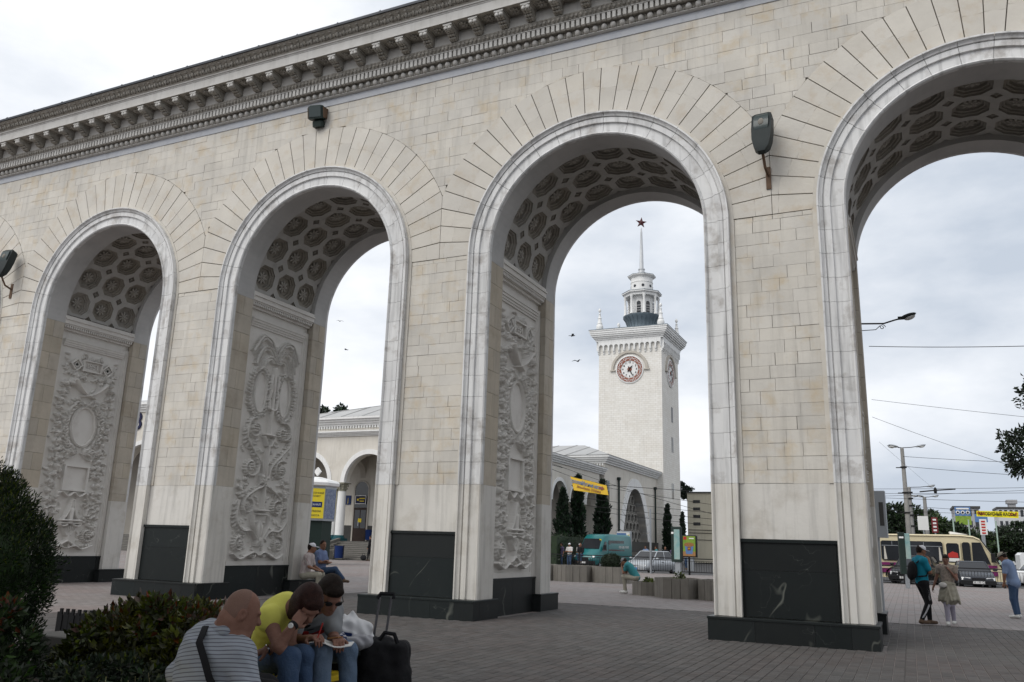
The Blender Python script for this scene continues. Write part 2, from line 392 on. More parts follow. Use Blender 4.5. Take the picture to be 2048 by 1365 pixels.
# ---- ashlar facing
blocks = []
NC = 41; ch = (13.56 - ZW) / NC
br = random.Random(11)
def add_block(x0, x1, z0, z1):
    g = .0014 if br.random() < .65 else br.uniform(.003, .0065)
    gz = .0016 if br.random() < .6 else br.uniform(.003, .0075)
    poly = [(x0 + g, z0 + gz), (x1 - g, z0 + gz), (x1 - g, z1 - .002), (x0 + g, z1 - .002)]
    cx, cz = (x0 + x1) / 2, (z0 + z1) / 2
    for X in XA:
        if z1 <= ZS + .001:
            poly = clip(poly, 1, 0, X - 3.215) if cx < X else clip(poly, -1, 0, -(X + 3.215))
            if len(poly) < 3: return
        else:
            dx, dz = cx - X, max(cz - ZS, 0.0); d = math.hypot(dx, dz)
            if d < R2 + .6 and abs(dx) < S / 2 + .5:
                # cut along the tangent nearest to the block
                for _ in range(1):
                    nx, nz = dx / d, dz / d
                    poly = clip(poly, -nx, -nz, -(nx * X + nz * ZS + R2 + .008))
                    if len(poly) < 3: return
    a = sum(p[0] * q[1] - p[1] * q[0] for p, q in zip(poly, poly[1:] + poly[:1])) / 2
    if abs(a) < .004: return
    blocks.append((cx, cz, abs(a), poly, br.uniform(.328, .336)))
for c in range(NC):
    z0 = ZW + c * ch; z1 = z0 + ch; x = XL
    if z1 <= ZS + .20:
        for X in XP:
            x = X - .80; n = 0
            while x < X + .78:
                w = br.uniform(.34, .72)
                if n == 0: w *= br.choice((.55, 1))
                x2 = min(x + w, X + .80)
                if X + .80 - x2 < .16: x2 = X + .80
                add_block(x, x2, z0, min(z1, ZS + .0)); x = x2; n += 1
    else:
        x -= br.uniform(0, .4)
        while x < XR:
            w = br.uniform(.36, .74); add_block(max(x, XL), min(x + w, XR), z0, z1); x += w
def bmb(b):
    mb = MB(); mb.ext(b[3], b[4], .380, 'y'); return mb
blocks.sort(key=lambda b: -b[2] / ((b[0] - CAM.x) ** 2 + 280 + (b[1] - 1.6) ** 2) * (1 if -31 < b[0] < 3.4 else .01))
for b in blocks[:300]: bmb(b).build('ashlar_block', 'ashlar', arcade)
m = MB()
for b in blocks[300:]: m.ext(b[3], b[4], .380, 'y')
m.build('ashlar_block', 'ashlar', arcade, kind='stuff')

# ---- lower pier: whitewashed zone, granite panel and plinth
mb = MB(); mb.box(-.872, .872, .325, .385, 1.865, ZW - .003); pw = mb.mesh('whitewashed_panel', 'whitewash')
slabs = []
for (x0, x1, z0, z1) in ((-.925, -.845, .43, 1.80), (.845, .925, .43, 1.80), (-.842, .842, 1.285, 1.80), (-.842, .842, .43, 1.281)):
    mb = MB(); mb.box(x0 + .002, x1 - .002, .286 if abs(x0) < .8425 else .296, .374, z0, z1); slabs.append(mb.mesh('granite_slab', 'granite'))
mb = MB(); mb.bbox(-.95, .95, .255, .374, 1.802, 1.862, .012); cap = mb.mesh('granite_ledge', 'granite')
hw = 1.498
def plinth_slabs():
    out = []
    def sl(*a):
        mb = MB(); mb.box(*a); out.append(mb.mesh('granite_slab', 'granite'))
    xs = [-hw, -.63, .42, 1.03, hw]
    for a, b in zip(xs, xs[1:]): sl(a + .002, b - .002, 0, .30, -.03, .375)
    for s_ in (-1, 1):
        a, b = sorted((s_ * hw, s_ * (hw - .42))); sl(a, b, .303, 1.213, -.03, .375)
    mb = MB(); mb.bbox(-hw - .012, hw + .012, -.012, 1.225, .376, .418, .008); out.append(mb.mesh('granite_ledge', 'granite'))
    for s_ in (-1, 1):
        a, b = sorted((s_ * 1.515, s_ * 1.05)); sl(a, b, 3.66, 4.84, -.03, .375)
        mb = MB(); mb.bbox(a - .012, b + .012, 3.648, 4.852, .376, .418, .008); out.append(mb.mesh('granite_ledge', 'granite'))
        a, b = sorted((s_ * (HS - .135), s_ * (HS - .24))); sl(a, b, 1.228, 2.44, -.03, .80); sl(a, b, 2.444, 3.645, -.03, .80)
        mb = MB(); a, b = sorted((s_ * (HS - .12), s_ * (HS - .24))); mb.bbox(a, b, 1.0, 3.9, .802, .84, .006); out.append(mb.mesh('granite_ledge', 'granite'))
        a, b = sorted((s_ * (HS - .135), s_ * (HS - .24))); sl(a, b, 1.052, 1.224, .42, .80); sl(a, b, 3.665, 3.858, .42, .80)
    sl(-1.04, 1.04, 4.425, 4.80, -.03, .40)
    return out
ps = plinth_slabs()
for X in XP:
    put('whitewashed_panel', pw, arcade, (X, 0, 0))
    for q in slabs: put('granite_slab', q, arcade, (X, 0, 0))
    put('granite_ledge', cap, arcade, (X, 0, 0))
    for q in ps: put(q.name.split('.')[0], q, arcade, (X, 0, 0))

# ---- niche panels with carved relief (heightfield of scrolls and leaves + separate frames)
GS = .0125
SW, Z0R, Z1R = 1.10, .98, 7.50
ns = int(2 * SW / GS) + 1; nz = int((Z1R - Z0R) / GS) + 1
gs = np.linspace(-SW, SW, ns); gz = np.linspace(Z0R, Z1R, nz)
GX, GZ = np.meshgrid(gs, gz)
class Relief:
    def __init__(s): s.h = np.zeros_like(GX)
    def _win(s, x, z, r):
        i0 = max(int((z - r - Z0R) / GS) - 1, 0); i1 = min(int((z + r - Z0R) / GS) + 3, nz); j0 = max(int((x - r + SW) / GS) - 1, 0); j1 = min(int((x + r + SW) / GS) + 3, ns)
        return slice(i0, i1), slice(j0, j1)
    def stamp(s, x, z, w, h):
        W = s._win(x, z, w); d = ((GX[W] - x) ** 2 + (GZ[W] - z) ** 2) / (w * w)
        s.h[W] = np.maximum(s.h[W], h * np.clip(1 - d, 0, 1) ** .35)
    def line(s, pts, w, h, w1=None):
        w *= .68; w1 = w if w1 is None else w1 * .68; n = len(pts)
        for i in range(n - 1):
            a, b = pts[i], pts[i + 1]; L_ = math.hypot(b[0] - a[0], b[1] - a[1]); k = max(int(L_ / .012), 1)
            for j in range(k):
                t = j / k; tt = (i + t) / (n - 1); ww = w + (w1 - w) * tt
                s.stamp(a[0] + (b[0] - a[0]) * t, a[1] + (b[1] - a[1]) * t, ww, h * (.5 + .5 * ww / w))
    def leaf(s, x, z, L_, w, ang, h):
        L_ *= .78; w *= .74
        cx, cz = x + math.cos(ang) * L_ / 2, z + math.sin(ang) * L_ / 2
        W = s._win(cx, cz, L_ * .6); c, n = math.cos(ang), math.sin(ang)
        u = ((GX[W] - cx) * c + (GZ[W] - cz) * n) / (L_ / 2); v = (-(GX[W] - cx) * n + (GZ[W] - cz) * c) / (w / 2)
        env = np.clip(1 - u * u, 0, 1); d = 1 - (v / np.maximum(env, 1e-3)) ** 2
        hh = h * np.clip(d, 0, 1) ** .35 * env ** .35 * (.5 + .5 * np.clip(np.abs(v) * 3.2, 0, 1))
        s.h[W] = np.maximum(s.h[W], np.where(env > 0, hh, 0))
    def spiral(s, x, z, r, turns, a0, d, w, h, leaves=True):
        pts = []; n = int(36 * turns)
        for i in range(n + 1):
            t = i / n; rr = r * (1 - .86 * t); a = a0 + d * 2 * PI * turns * t; pts.append((x + rr * math.cos(a), z + rr * math.sin(a)))
        s.line(pts, w, h, w * .6)
        if leaves:
            for i in range(0, int(n * .7), 2):
                p, q = pts[i], pts[i + 1]; a = math.atan2(q[1] - p[1], q[0] - p[0]); s.leaf(p[0], p[1], .115, .05, a - d * .8, h * .85); s.leaf(p[0], p[1], .08, .04, a + d * .9, h * .7)
        for k in range(6):
            a = k * PI / 3; s.stamp(x + .27 * r * math.cos(a), z + .27 * r * math.sin(a), r * .12, h * 1.0)
        s.stamp(x, z, r * .12, h * 1.1)
    def sprig(s, pts, h, n, L_, w, rr):
        n = int(n * 1.6)
        for i in range(n):
            t = i / n * (len(pts) - 1); k = int(t); f = t - k; p, q = pts[k], pts[min(k + 1, len(pts) - 1)]
            a = math.atan2(q[1] - p[1], q[0] - p[0]); x, z = p[0] + (q[0] - p[0]) * f, p[1] + (q[1] - p[1]) * f
            for sg in (1, -1): s.leaf(x, z, L_ * rr.uniform(.8, 1.25), w, a + sg * rr.uniform(.5, 1.0), h * rr.uniform(.7, 1))
        s.line(pts, .016, h * .6)
    def flower(s, x, z, r, h):
        for k in range(5): s.leaf(x, z, r * 1.1, r * .85, k * 2 * PI / 5 + x * 7, h)
        s.stamp(x, z, r * .3, h * 1.2)
    def sym(s, fn):
        for g in (1, -1): fn(g)
    def mesh(s, name):
        h = s.h
        # a little dilation softens the staircase of the stamps
        hb = h.copy(); hb[1:-1, 1:-1] = (h[1:-1, 1:-1] * 8 + h[:-2, 1:-1] + h[2:, 1:-1] + h[1:-1, :-2] + h[1:-1, 2:]) / 12
        v = np.stack([hb.ravel(), GX.ravel() * 1.09, GZ.ravel()], 1)
        idx = np.arange(nz * ns).reshape(nz, ns)
        f = np.stack([idx[:-1, :-1].ravel(), idx[:-1, 1:].ravel(), idx[1:, 1:].ravel(), idx[1:, :-1].ravel()], 1)
        me = bpy.data.meshes.new(name); me.from_pydata(v.tolist(), [], f.tolist()); me.materials.append(MATS['relief_plaster'])
        me.polygons.foreach_set('use_smooth', [True] * len(f)); me.update(); return me
def curve(pts, n=10):
    out = []
    P = [pts[0]] + list(pts) + [pts[-1]]
    for i in range(1, len(P) - 2):
        for k in range(n):
            t = k / n; a, b, c, d = P[i - 1], P[i], P[i + 1], P[i + 2]
            out.append(tuple(.5 * (2 * b[j] + (c[j] - a[j]) * t + (2 * a[j] - 5 * b[j] + 4 * c[j] - d[j]) * t * t + (3 * b[j] - a[j] - 3 * c[j] + d[j]) * t ** 3) for j in (0, 1)))
    out.append(tuple(pts[-1])); return out
rr = random.Random(5)
def relief_a():
    r = Relief(); H = .165
    def side(g):
        r.spiral(g * .30, 7.33, .13, 1.3, PI / 2, g, .024, H * .8, False)
        for a, z in ((.2, 7.38), (.6, 7.18), (1.2, 7.05), (-.3, 6.95), (-.8, 6.85)): r.leaf(g * .78, z - .05, .26, .10, a if g > 0 else PI - a, H * .8)
        r.sprig(curve([(g * .45, 6.82), (g * .72, 6.75), (g * .9, 6.95)]), H * .8, 6, .15, .07, rr)
        r.sprig(curve([(g * .10, 6.85), (g * .22, 6.72), (g * .12, 6.58)]), H * .8, 4, .13, .07, rr)
        # horns of plenty
        r.line(curve([(-g * .28, 6.02), (g * .05, 6.1), (g * .32, 6.28), (g * .55, 6.55)]), .03, H * .9, .085)
        for k in range(11): r.flower(g * (.55 + rr.uniform(-.2, .24)), 6.55 + rr.uniform(-.16, .16), .10, H * 1.1)
        r.sprig(curve([(g * .05, 5.72), (g * .3, 5.85), (g * .5, 5.7)]), H, 5, .2, .08, rr)
        # garland down the border
        for k in range(74):
            z = 6.35 - k * .067
            if z < 1.3: break
            x = g * (.80 + .10 * math.sin(k * 1.7)); r.leaf(x, z, .22, .11, rr.uniform(0, 2 * PI), H * rr.uniform(.6, 1.1))
            r.leaf(x + g * rr.uniform(-.1, .12), z, .18, .09, rr.uniform(0, 2 * PI), H * rr.uniform(.5, 1.0))
            if k % 4 == 0: r.flower(x, z, .105, H * 1.15)
        # laurel round the medallion
        r.sprig([(g * .60 * math.sin(t), 5.0 - .86 * math.cos(t)) for t in np.linspace(.15, 2.5, 16)], H, 13, .24, .085, rr)
        r.line(curve([(g * .06, 4.15), (g * .3, 3.95), (g * .5, 3.98)]), .02, H * .7)
        r.spiral(g * .62, 3.92, .2, 1.0, PI, -g, .025, H * .8, False)
        r.sprig(curve([(g * .12, 4.3), (g * .42, 4.15), (g * .7, 4.25)]), H, 6, .2, .08, rr)
        for k in range(6): r.flower(g * (.62 + rr.uniform(-.12, .12)), 3.72 + rr.uniform(-.3, .25), .1, H)
        r.line(curve([(g * .02, 2.86), (g * .2, 2.74), (g * .4, 2.88)]), .045, H)
        r.line(curve([(g * .42, 2.9), (g * .55, 2.5), (g * .52, 2.1)]), .03, H * .8)
        for k in range(8): r.leaf(g * .52, 2.75 - k * .13, .2, .1, PI / 2 + g * rr.uniform(-1.5, 1.5), H)
        # urn half, spiral fluting, foot
        r.line([(g * .03, 2.62), (g * .05, 2.5), (g * .09, 2.3), (g * .16, 2.12), (g * .26, 2.0), (g * .3, 1.92)], .05, H * 1.1)
        r.line([(0, 2.55), (0, 2.3)], .07, H); r.line([(0, 2.3), (0, 1.95)], .13, H * 1.2)
        r.line([(0, 1.97), (g * .36, 1.97)], .06, H * 1.3); r.line([(0, 1.88), (g * .38, 1.88)], .045, H * 1.2)
        r.line([(g * .1, 1.82), (g * .26, 1.78), (g * .36, 1.84)], .05, H * 1.3)
        for k in range(4): r.line([(g * (.04 + .07 * k), 1.78), (g * (.01 + .02 * k), 1.48)], .03, H)
        r.line([(0, 1.48), (0, 1.34)], .075, H); r.line([(0, 1.33), (g * .16, 1.24), (g * .19, 1.2)], .06, H * 1.1)
        r.spiral(g * .68, 1.52, .27, 1.7, PI * .5, -g, .038, H)
        r.spiral(g * .66, 2.25, .2, 1.4, -PI * .5, g, .03, H * .9)
        r.line(curve([(g * .05, 1.1), (g * .3, 1.16), (g * .55, 1.06), (g * .9, 1.2)]), .04, H)
        for k in range(7): r.leaf(g * (.12 + .11 * k), 1.1, .2, .1, PI / 2 + g * rr.uniform(-.5, .5), H * .9)
    r.sym(side); r.leaf(0, 7.24, .22, .12, PI / 2, H); return r
def relief_b():
    r = Relief(); H = .165
    def side(g):
        for P in (((0, 6.85), (g * .25, 7.28), (g * .6, 7.35), (g * .92, 6.85)), ((0, 6.75), (g * .28, 7.05), (g * .58, 7.0), (g * .78, 6.5)), ((0, 6.65), (g * .2, 6.8), (g * .4, 6.72), (g * .5, 6.4))):
            c = curve(P, 12); r.line(c, .022, H)
            for i in range(2, len(c) - 1, 1):
                p, q = c[i], c[i + 1]; a = math.atan2(q[1] - p[1], q[0] - p[0])
                r.leaf(p[0], p[1], .21, .042, a - g * 1.0, H * .9); r.leaf(p[0], p[1], .12, .036, a + g * 1.0, H * .7)
        r.sprig([(g * .52 + g * .37 * math.sin(t), 5.72 - .72 * math.cos(t)) for t in np.linspace(-2.9, 2.9, 26)], H, 24, .17, .07, rr)
        r.spiral(g * .56, 4.66, .30, 1.5, PI * .6, -g, .034, H)
        r.line(curve([(g * .85, 4.65), (g * .82, 4.3), (g * .5, 3.95), (g * .2, 3.65), (g * .08, 3.3)]), .034, H)
        r.sprig(curve([(g * .85, 4.65), (g * .82, 4.3), (g * .5, 3.95), (g * .2, 3.65)]), H * .9, 8, .17, .07, rr)
        r.spiral(g * .58, 3.55, .30, 1.6, PI * .3, g, .036, H)
        for k in range(9): r.leaf(g * (.3 + rr.uniform(-.15, .2)), 4.35 - k * .09, .17, .09, rr.uniform(0, 6.28), H * .9)
        for k in range(14): r.leaf(g * (.72 + rr.uniform(-.18, .25)), 3.2 - rr.uniform(0, .45), .18, .09, rr.uniform(0, 6.28), H * .9)
        for k in range(8): r.stamp(g * (.86 + rr.uniform(-.06, .06)), 2.95 - k * .035, .04, H)
        r.line(curve([(g * .06, 3.05), (g * .35, 2.92), (g * .68, 2.68), (g * .72, 2.4), (g * .62, 2.22)]), .032, H)
        r.sprig(curve([(g * .06, 3.05), (g * .35, 2.92), (g * .68, 2.68)]), H * .8, 6, .16, .07, rr)
        r.spiral(g * .58, 2.45, .22, 1.4, PI * .4, g, .03, H)
        r.line(curve([(g * .3, 2.2), (g * .28, 1.95), (g * .15, 1.7), (g * .05, 1.5)]), .034, H)
        r.line(curve([(g * .9, 2.6), (g * .95, 2.1), (g * .7, 1.8), (g * .35, 1.78), (g * .12, 1.55)]), .04, H)
        r.sprig(curve([(g * .9, 2.6), (g * .95, 2.1), (g * .7, 1.8), (g * .4, 1.78)]), H * .9, 9, .18, .08, rr)
        r.spiral(g * .72, 1.42, .22, 1.5, PI * .5, -g, .032, H)
        for k in range(5): r.leaf(0, 1.38, .34 - .03 * k, .1, PI / 2 + g * (.25 + .32 * k), H * 1.1)
        r.line(curve([(g * .04, 1.12), (g * .2, 1.2), (g * .42, 1.12), (g * .7, 1.02), (g * .95, 1.16)]), .04, H)
        r.spiral(g * .22, 1.12, .1, 1.3, 0, g, .028, H, False)
        for k in range(4): r.leaf(g * .52, 1.04, .16, .06, PI / 2 + g * (k - 1.5) * .4, H)
        r.line([(0, 5.25), (g * .13, 5.3), (g * .17, 5.6), (g * .1, 5.85), (g * .15, 6.1), (g * .12, 6.3)], .05, H)
        r.line([(0, 4.52), (g * .2, 4.52)], .05, H * 1.2); r.line([(g * .18, 4.45), (g * .06, 4.2)], .05, H)
        r.line([(0, 2.36), (g * .22, 2.36)], .05, H * 1.2); r.line([(0, 2.25), (g * .17, 2.25)], .05, H * 1.1)
    r.sym(side)
    r.line([(0, 6.5), (0, 5.2)], .09, H * .9); r.line([(0, 5.2), (0, 4.5)], .05, H); r.line([(0, 4.2), (0, 3.2)], .045, H)
    for k in range(7): r.flower(rr.uniform(-.15, .15), 3.2 + rr.uniform(-.12, .12), .09, H * 1.1)
    r.line([(0, 3.1), (0, 2.4)], .04, H)
    r.leaf(0, 1.55, .72, .36, PI / 2, H * .7); r.leaf(0, 6.95, .34, .10, PI / 2, H); return r
def filler(r, zs_, n, seed):
    q = random.Random(seed)
    for _ in range(n):
        x, z = q.uniform(.12, .95), q.uniform(*zs_); a = q.uniform(0, 2 * PI); L_ = q.uniform(.09, .16)
        i, j = int((z - Z0R) / GS), int((x + SW) / GS)
        if r.h[max(i - 4, 0):i + 5, max(j - 4, 0):j + 5].max() > .02: continue
        for g in (1, -1):
            for da in (-.7, 0, .7): r.leaf(g * x, z, L_, L_ * .42, (a + da) if g > 0 else PI - (a + da), .075)
    return r
def relief_a2():
    r = relief_a(); msk = r.h.copy(); e1 = ((GX / .52) ** 2 + ((GZ - 5.03) / .72) ** 2) < 1; e2 = (np.abs(GX) < .48) & (np.abs(GZ - 3.33) < .44); e3 = (np.abs(GX) < .4) & (np.abs(GZ - 7.07) < .2)
    r.h[e1 | e2 | e3] = .05; filler(r, (1.2, 6.6), 60, 3); r.h[e1 | e2 | e3] = 0; return r
def relief_b2():
    r = relief_b(); e1 = (((np.abs(GX) - .52) / .27) ** 2 + ((GZ - 5.72) / .6) ** 2) < 1
    r.h[e1] = .05; filler(r, (1.2, 6.3), 90, 4); r.h[e1] = 0; return r
relief_a_, relief_b_ = relief_a2, relief_b2
RA, RB = relief_a_().mesh('carved_relief'), relief_b_().mesh('carved_relief')
# frame mouldings of a niche (x outwards, y along depth from the niche centre)
mb = MB()
W2 = (Y2 - Y1) / 2
pf = [(0, 0), (0, .07), (.03, .075), (.045, .05), (.10, .045), (.13, .02), (.20, .012), (.20, 0)]      # (inset, proud)
for s_ in (-1, 1):
    mb.loft([[(b_, s_ * (W2 - .004 - a_), z) for a_, b_ in (pf if s_ > 0 else pf[::-1])] for z in (.84, 7.93)])
mb.box(-.02, .06, -W2 + .2, W2 - .2, .842, .955)
fr_side = mb.mesh('panel_frame', 'relief_plaster')
mb = MB()
for z0, z1, pr in ((7.60, 7.655, .05), (7.655, 7.72, .075), (7.72, 7.79, .105), (7.79, 7.83, .13)): mb.box(-.02, pr, -W2 + .205, W2 - .205, z0, z1 - .001)
fr_top = mb.mesh('panel_frame', 'relief_plaster')
mb = MB()
for z0, z1, pr in ((8.10, 8.16, .09), (8.25, 8.29, .20), (8.29, 8.42, .235), (8.42, 8.47, .27), (8.47, 8.56, .225)): mb.box(-.02, pr, -W2 + .004, W2 - .004, z0, z1 - .001)
mb.box(-.02, .13, -W2 + .004, W2 - .004, 8.16, 8.25)
ent = mb.mesh('entablature', 'relief_plaster')
mb = MB()
k = -W2 + .05
while k < W2 - .06: mb.box(.131, .185, k, k + .045, 8.17, 8.249); k += .082
ent_d = mb.mesh('dentil_course', 'relief_plaster')
mb = MB(); mb.box(-.035, 0.0, -W2 + .003, W2 - .003, .50, 8.56); panel_me = mb.mesh('niche_panel', 'relief_plaster')
def ovr(rx, rz_, w, d0):
    mb = MB(); n = 40
    P = lambda a, k, x: (x, (rx + k) * math.sin(a), (rz_ + k) * math.cos(a))
    mb.loft([[P(2 * PI * i / n, k, x) for k, x in ((0, .0), (.012, d0 * .8), (w * .35, d0), (w * .6, d0 * .75), (w * .8, d0), (w, d0 * .6), (w, 0))] for i in range(n + 1)], cap=False)
    o = [P(2 * PI * i / n, .005, .025) for i in range(n)]; mb.add(o, [tuple(range(n))]); return mb
med = ovr(.40, .60, .09, .10).mesh('medallion', 'relief_plaster', True); medb = ovr(.21, .56, .06, .085).mesh('medallion', 'relief_plaster', True)
beads = MB()
for i in range(46):
    a = 2 * PI * i / 46; beads.ell((.075, .435 * math.sin(a), .635 * math.cos(a)), (.028, .022, .022), 6, 4)
bead_me = beads.mesh('bead_ring', 'relief_plaster', True)
def rframe(w, h, t, d):
    mb = MB(); mb.box(0, d, -w, w, h - t, h); mb.box(0, d, -w, w, -h, -h + t); mb.box(0, d - .003, -w, -w + t, -h + t, h - t); mb.box(0, d - .003, w - t, w, -h + t, h - t); mb.box(0, .028, -w + t, w - t, -h + t, h - t); return mb
tab = rframe(.46, .42, .06, .11).mesh('tablet', 'relief_plaster'); plq = rframe(.37, .19, .035, .12).mesh('date_plaque', 'relief_plaster')
mb = rframe(.155, .155, .03, .11); mb2 = rframe(.075, .075, .02, .09); mb.add(mb2.v, mb2.f); loz = mb.mesh('lozenge', 'relief_plaster')
loz.transform(Matrix.Rotation(PI / 4, 4, 'X'))
num = text_mesh('1951', .24, 'relief_plaster', .03)
mb = MB()
for s_ in (-1, 1):
    mb.box(0, .05, s_ * .40 - .02, s_ * .40 + .02, -.15, .15)
ear = mb.mesh('tablet_ear', 'relief_plaster')
for i, X in enumerate(XP):
    for sgn in (1, -1):
        if (i == 0 and sgn < 0) or (i == 5 and sgn > 0): continue
        e_ = bpy.data.objects.new('relief_panel', panel_me); COL.objects.link(e_); e_.parent = arcade
        e_.location = (X + sgn * (HS - .22), (Y1 + Y2) / 2, 0); e_.rotation_euler = (0, 0, 0 if sgn > 0 else PI)
        bay = i if sgn > 0 else i - 1          # arch index the panel faces
        put('panel_frame', fr_side, e_); put('panel_frame', fr_top, e_); put('entablature', ent, e_); put('dentil_course', ent_d, e_)
        if bay % 2 == 1:
            put('carved_relief', RA, e_, (.004, 0, 0)); put('medallion', med, e_, (.004, 0, 5.03)); put('bead_ring', bead_me, e_, (.004, 0, 5.03))
            put('tablet', tab, e_, (.004, 0, 3.33)); put('date_plaque', plq, e_, (.012, 0, 7.07))
            for s_ in (-1, 1): put('lozenge', loz, e_, (.01, s_ * .60, 7.05))
            put('date_numerals', num, e_, (.05, 0, 7.07), rot=(PI / 2, 0, PI / 2))
        else:
            put('carved_relief', RB, e_, (.004, 0, 0))
            for s_ in (-1, 1): put('medallion', medb, e_, (.004, s_ * .52, 5.72))

# ---- coffers
RC = 2.70; DA = R(19.3); DY = .937
def coffer_cell():
    mb = MB(); a, b = RC * DA / 2, DY / 2; d = .175
    def oct_(hu, hv, c, w, sub=2):
        pts = [(hu - c, hv), (-(hu - c), hv), (-hu, hv - c), (-hu, -(hv - c)), (-(hu - c), -hv), (hu - c, -hv), (hu, -(hv - c)), (hu, hv - c)]
        out = []
        for i in range(8):
            p, q = pts[i], pts[(i + 1) % 8]
            for k in range(sub): t = k / sub; out.append((p[0] + (q[0] - p[0]) * t, p[1] + (q[1] - p[1]) * t))
        return [((RC + w) * math.sin(u / RC), v, (RC + w) * math.cos(u / RC)) for u, v in out]
    o = .365
    rings = [oct_(a, b, d, 0), oct_(o, o + .01, .20, 0), oct_(o - .004, o + .006, .20, .045), oct_(.315, .325, .172, .05), oct_(.31, .32, .172, .09), oct_(.262, .272, .142, .095), oct_(.255, .265, .142, .15), oct_(.15, .155, .085, .16)]
    mb.loft(rings, cap=False); n = 16; mb.add(rings[-1], [tuple(range(n))])
    return mb.mesh('coffer', 'coffer_cells')
# flat ribs light; shade of the recesses put into a darker colour
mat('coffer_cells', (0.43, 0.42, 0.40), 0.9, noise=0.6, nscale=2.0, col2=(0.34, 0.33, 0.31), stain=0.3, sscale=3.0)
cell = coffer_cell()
cell.materials.append(MATS['coffer_shaded'])
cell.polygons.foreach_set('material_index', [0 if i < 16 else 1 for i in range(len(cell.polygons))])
def rosette(rad, pet, w0):
    mb = MB()
    for k in range(pet):
        a = 2 * PI * k / pet; ca, sa = math.cos(a), math.sin(a)
        rot = Matrix.Rotation(a, 3, 'Z')
        mb.ell((rad * .58 * ca, rad * .58 * sa, -.03), (rad * .40, rad * .19, .035), 6, 4, rot)
    for k in range(pet):
        a = 2 * PI * (k + .5) / pet; mb.ell((rad * .3 * math.cos(a), rad * .3 * math.sin(a), -.05), (rad * .2, rad * .12, .03), 5, 4, Matrix.Rotation(a, 3, 'Z'))
    mb.ell((0, 0, -.065), (rad * .18, rad * .18, .035), 7, 4)
    me = mb.mesh('rosette', 'coffer_rosette', 'all'); me.transform(Matrix.Translation((0, 0, RC + w0))); return me
mat('coffer_rosette', (0.40, 0.38, 0.345), 0.9, noise=0.6, nscale=5, col2=(0.27, 0.25, 0.22))
ros = rosette(.215, 8, .155)
def small_cell():
    mb = MB(); d = .175
    def di(h, w):
        return [((RC + w) * math.sin(u / RC), v, (RC + w) * math.cos(u / RC)) for u, v in ((h, 0), (h / 2, h / 2), (0, h), (-h / 2, h / 2), (-h, 0), (-h / 2, -h / 2), (0, -h), (h / 2, -h / 2))]
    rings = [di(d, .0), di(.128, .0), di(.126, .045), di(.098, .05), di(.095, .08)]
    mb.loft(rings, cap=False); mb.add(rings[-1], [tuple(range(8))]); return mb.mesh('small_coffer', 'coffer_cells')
sc = small_cell(); sc.materials.append(MATS['coffer_shaded']); sc.polygons.foreach_set('material_index', [0 if i < 8 else 1 for i in range(len(sc.polygons))])
ros2 = rosette(.075, 4, .08)
yc = (Y1 + Y2) / 2
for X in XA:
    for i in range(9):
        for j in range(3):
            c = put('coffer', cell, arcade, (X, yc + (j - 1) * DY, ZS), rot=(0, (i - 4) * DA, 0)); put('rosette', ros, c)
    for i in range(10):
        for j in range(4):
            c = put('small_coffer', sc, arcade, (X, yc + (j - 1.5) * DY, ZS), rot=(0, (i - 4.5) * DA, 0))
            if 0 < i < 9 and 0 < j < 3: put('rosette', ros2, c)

# ---- cornice
def strip(name, mt, prof_, smooth=False, kind=None):
    mb = MB(); mb.loft([[(x, y, z) for y, z in prof_] for x in (XL, XR)]); return mb.build(name, mt, arcade, smooth)
strip('render_strip', 'blue_render', [(.374, 13.50), (.31, 13.505), (.30, 13.70), (.374, 13.70)])
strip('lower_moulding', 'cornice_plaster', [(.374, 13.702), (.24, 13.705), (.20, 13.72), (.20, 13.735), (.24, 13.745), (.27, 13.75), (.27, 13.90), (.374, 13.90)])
strip('dentil_backing', 'cornice_dark', [(.374, 13.902), (.10, 13.905), (.085, 13.90), (.085, 14.06), (.374, 14.06)])
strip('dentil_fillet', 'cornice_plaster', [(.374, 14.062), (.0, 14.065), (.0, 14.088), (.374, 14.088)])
strip('leaf_band', 'cornice_dark', [(.374, 14.09), (-.01, 14.095), (-.03, 14.14), (-.075, 14.20), (-.085, 14.225), (.374, 14.225)])
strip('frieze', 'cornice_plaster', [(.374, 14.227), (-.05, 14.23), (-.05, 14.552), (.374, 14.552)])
strip('soffit', 'cornice_dark', [(.374, 14.554), (-.05, 14.552), (-.515, 14.545), (-.515, 14.56), (.374, 14.57)])
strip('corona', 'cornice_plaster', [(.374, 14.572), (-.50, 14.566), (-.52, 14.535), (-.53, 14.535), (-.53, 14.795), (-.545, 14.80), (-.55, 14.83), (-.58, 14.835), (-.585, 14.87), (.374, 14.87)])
strip('cyma', 'cornice_dark', [(.374, 14.872), (-.59, 14.872), (-.60, 14.90), (-.64, 14.98), (-.72, 15.04), (-.79, 15.085), (-.80, 15.11), (.374, 15.11)])
strip('roof_edge', 'roof_metal', [(.4, 15.112), (-.805, 15.113), (-.845, 15.10), (-.85, 15.165), (.4, 15.32)])
m = MB(); m.quad((XL, .4, 15.32), (XR, .4, 15.32), (XR, 2.45, 16.2), (XL, 2.45, 16.2)); m.quad((XL, 4.9, 15.32), (XR, 4.9, 15.32), (XR, 2.45, 16.2), (XL, 2.45, 16.2)); m.build('roof', 'roof_metal', arcade)
m = MB(); m.box(XL, XR, 4.5, 4.95, 13.7, 15.3); m.box(XL, XR, .37, 4.5, 14.0, 15.3); m.build('rear_cornice', 'cornice_plaster', arcade)
mb = MB(); mb.ext([(-.86, 15.16), (-.84, 15.20), (.39, 15.36), (.39, 15.32), (-.85, 15.165)], -.012, .012, 'x'); seam = mb.mesh('roof_seam', 'roof_metal')
x = XL + .5
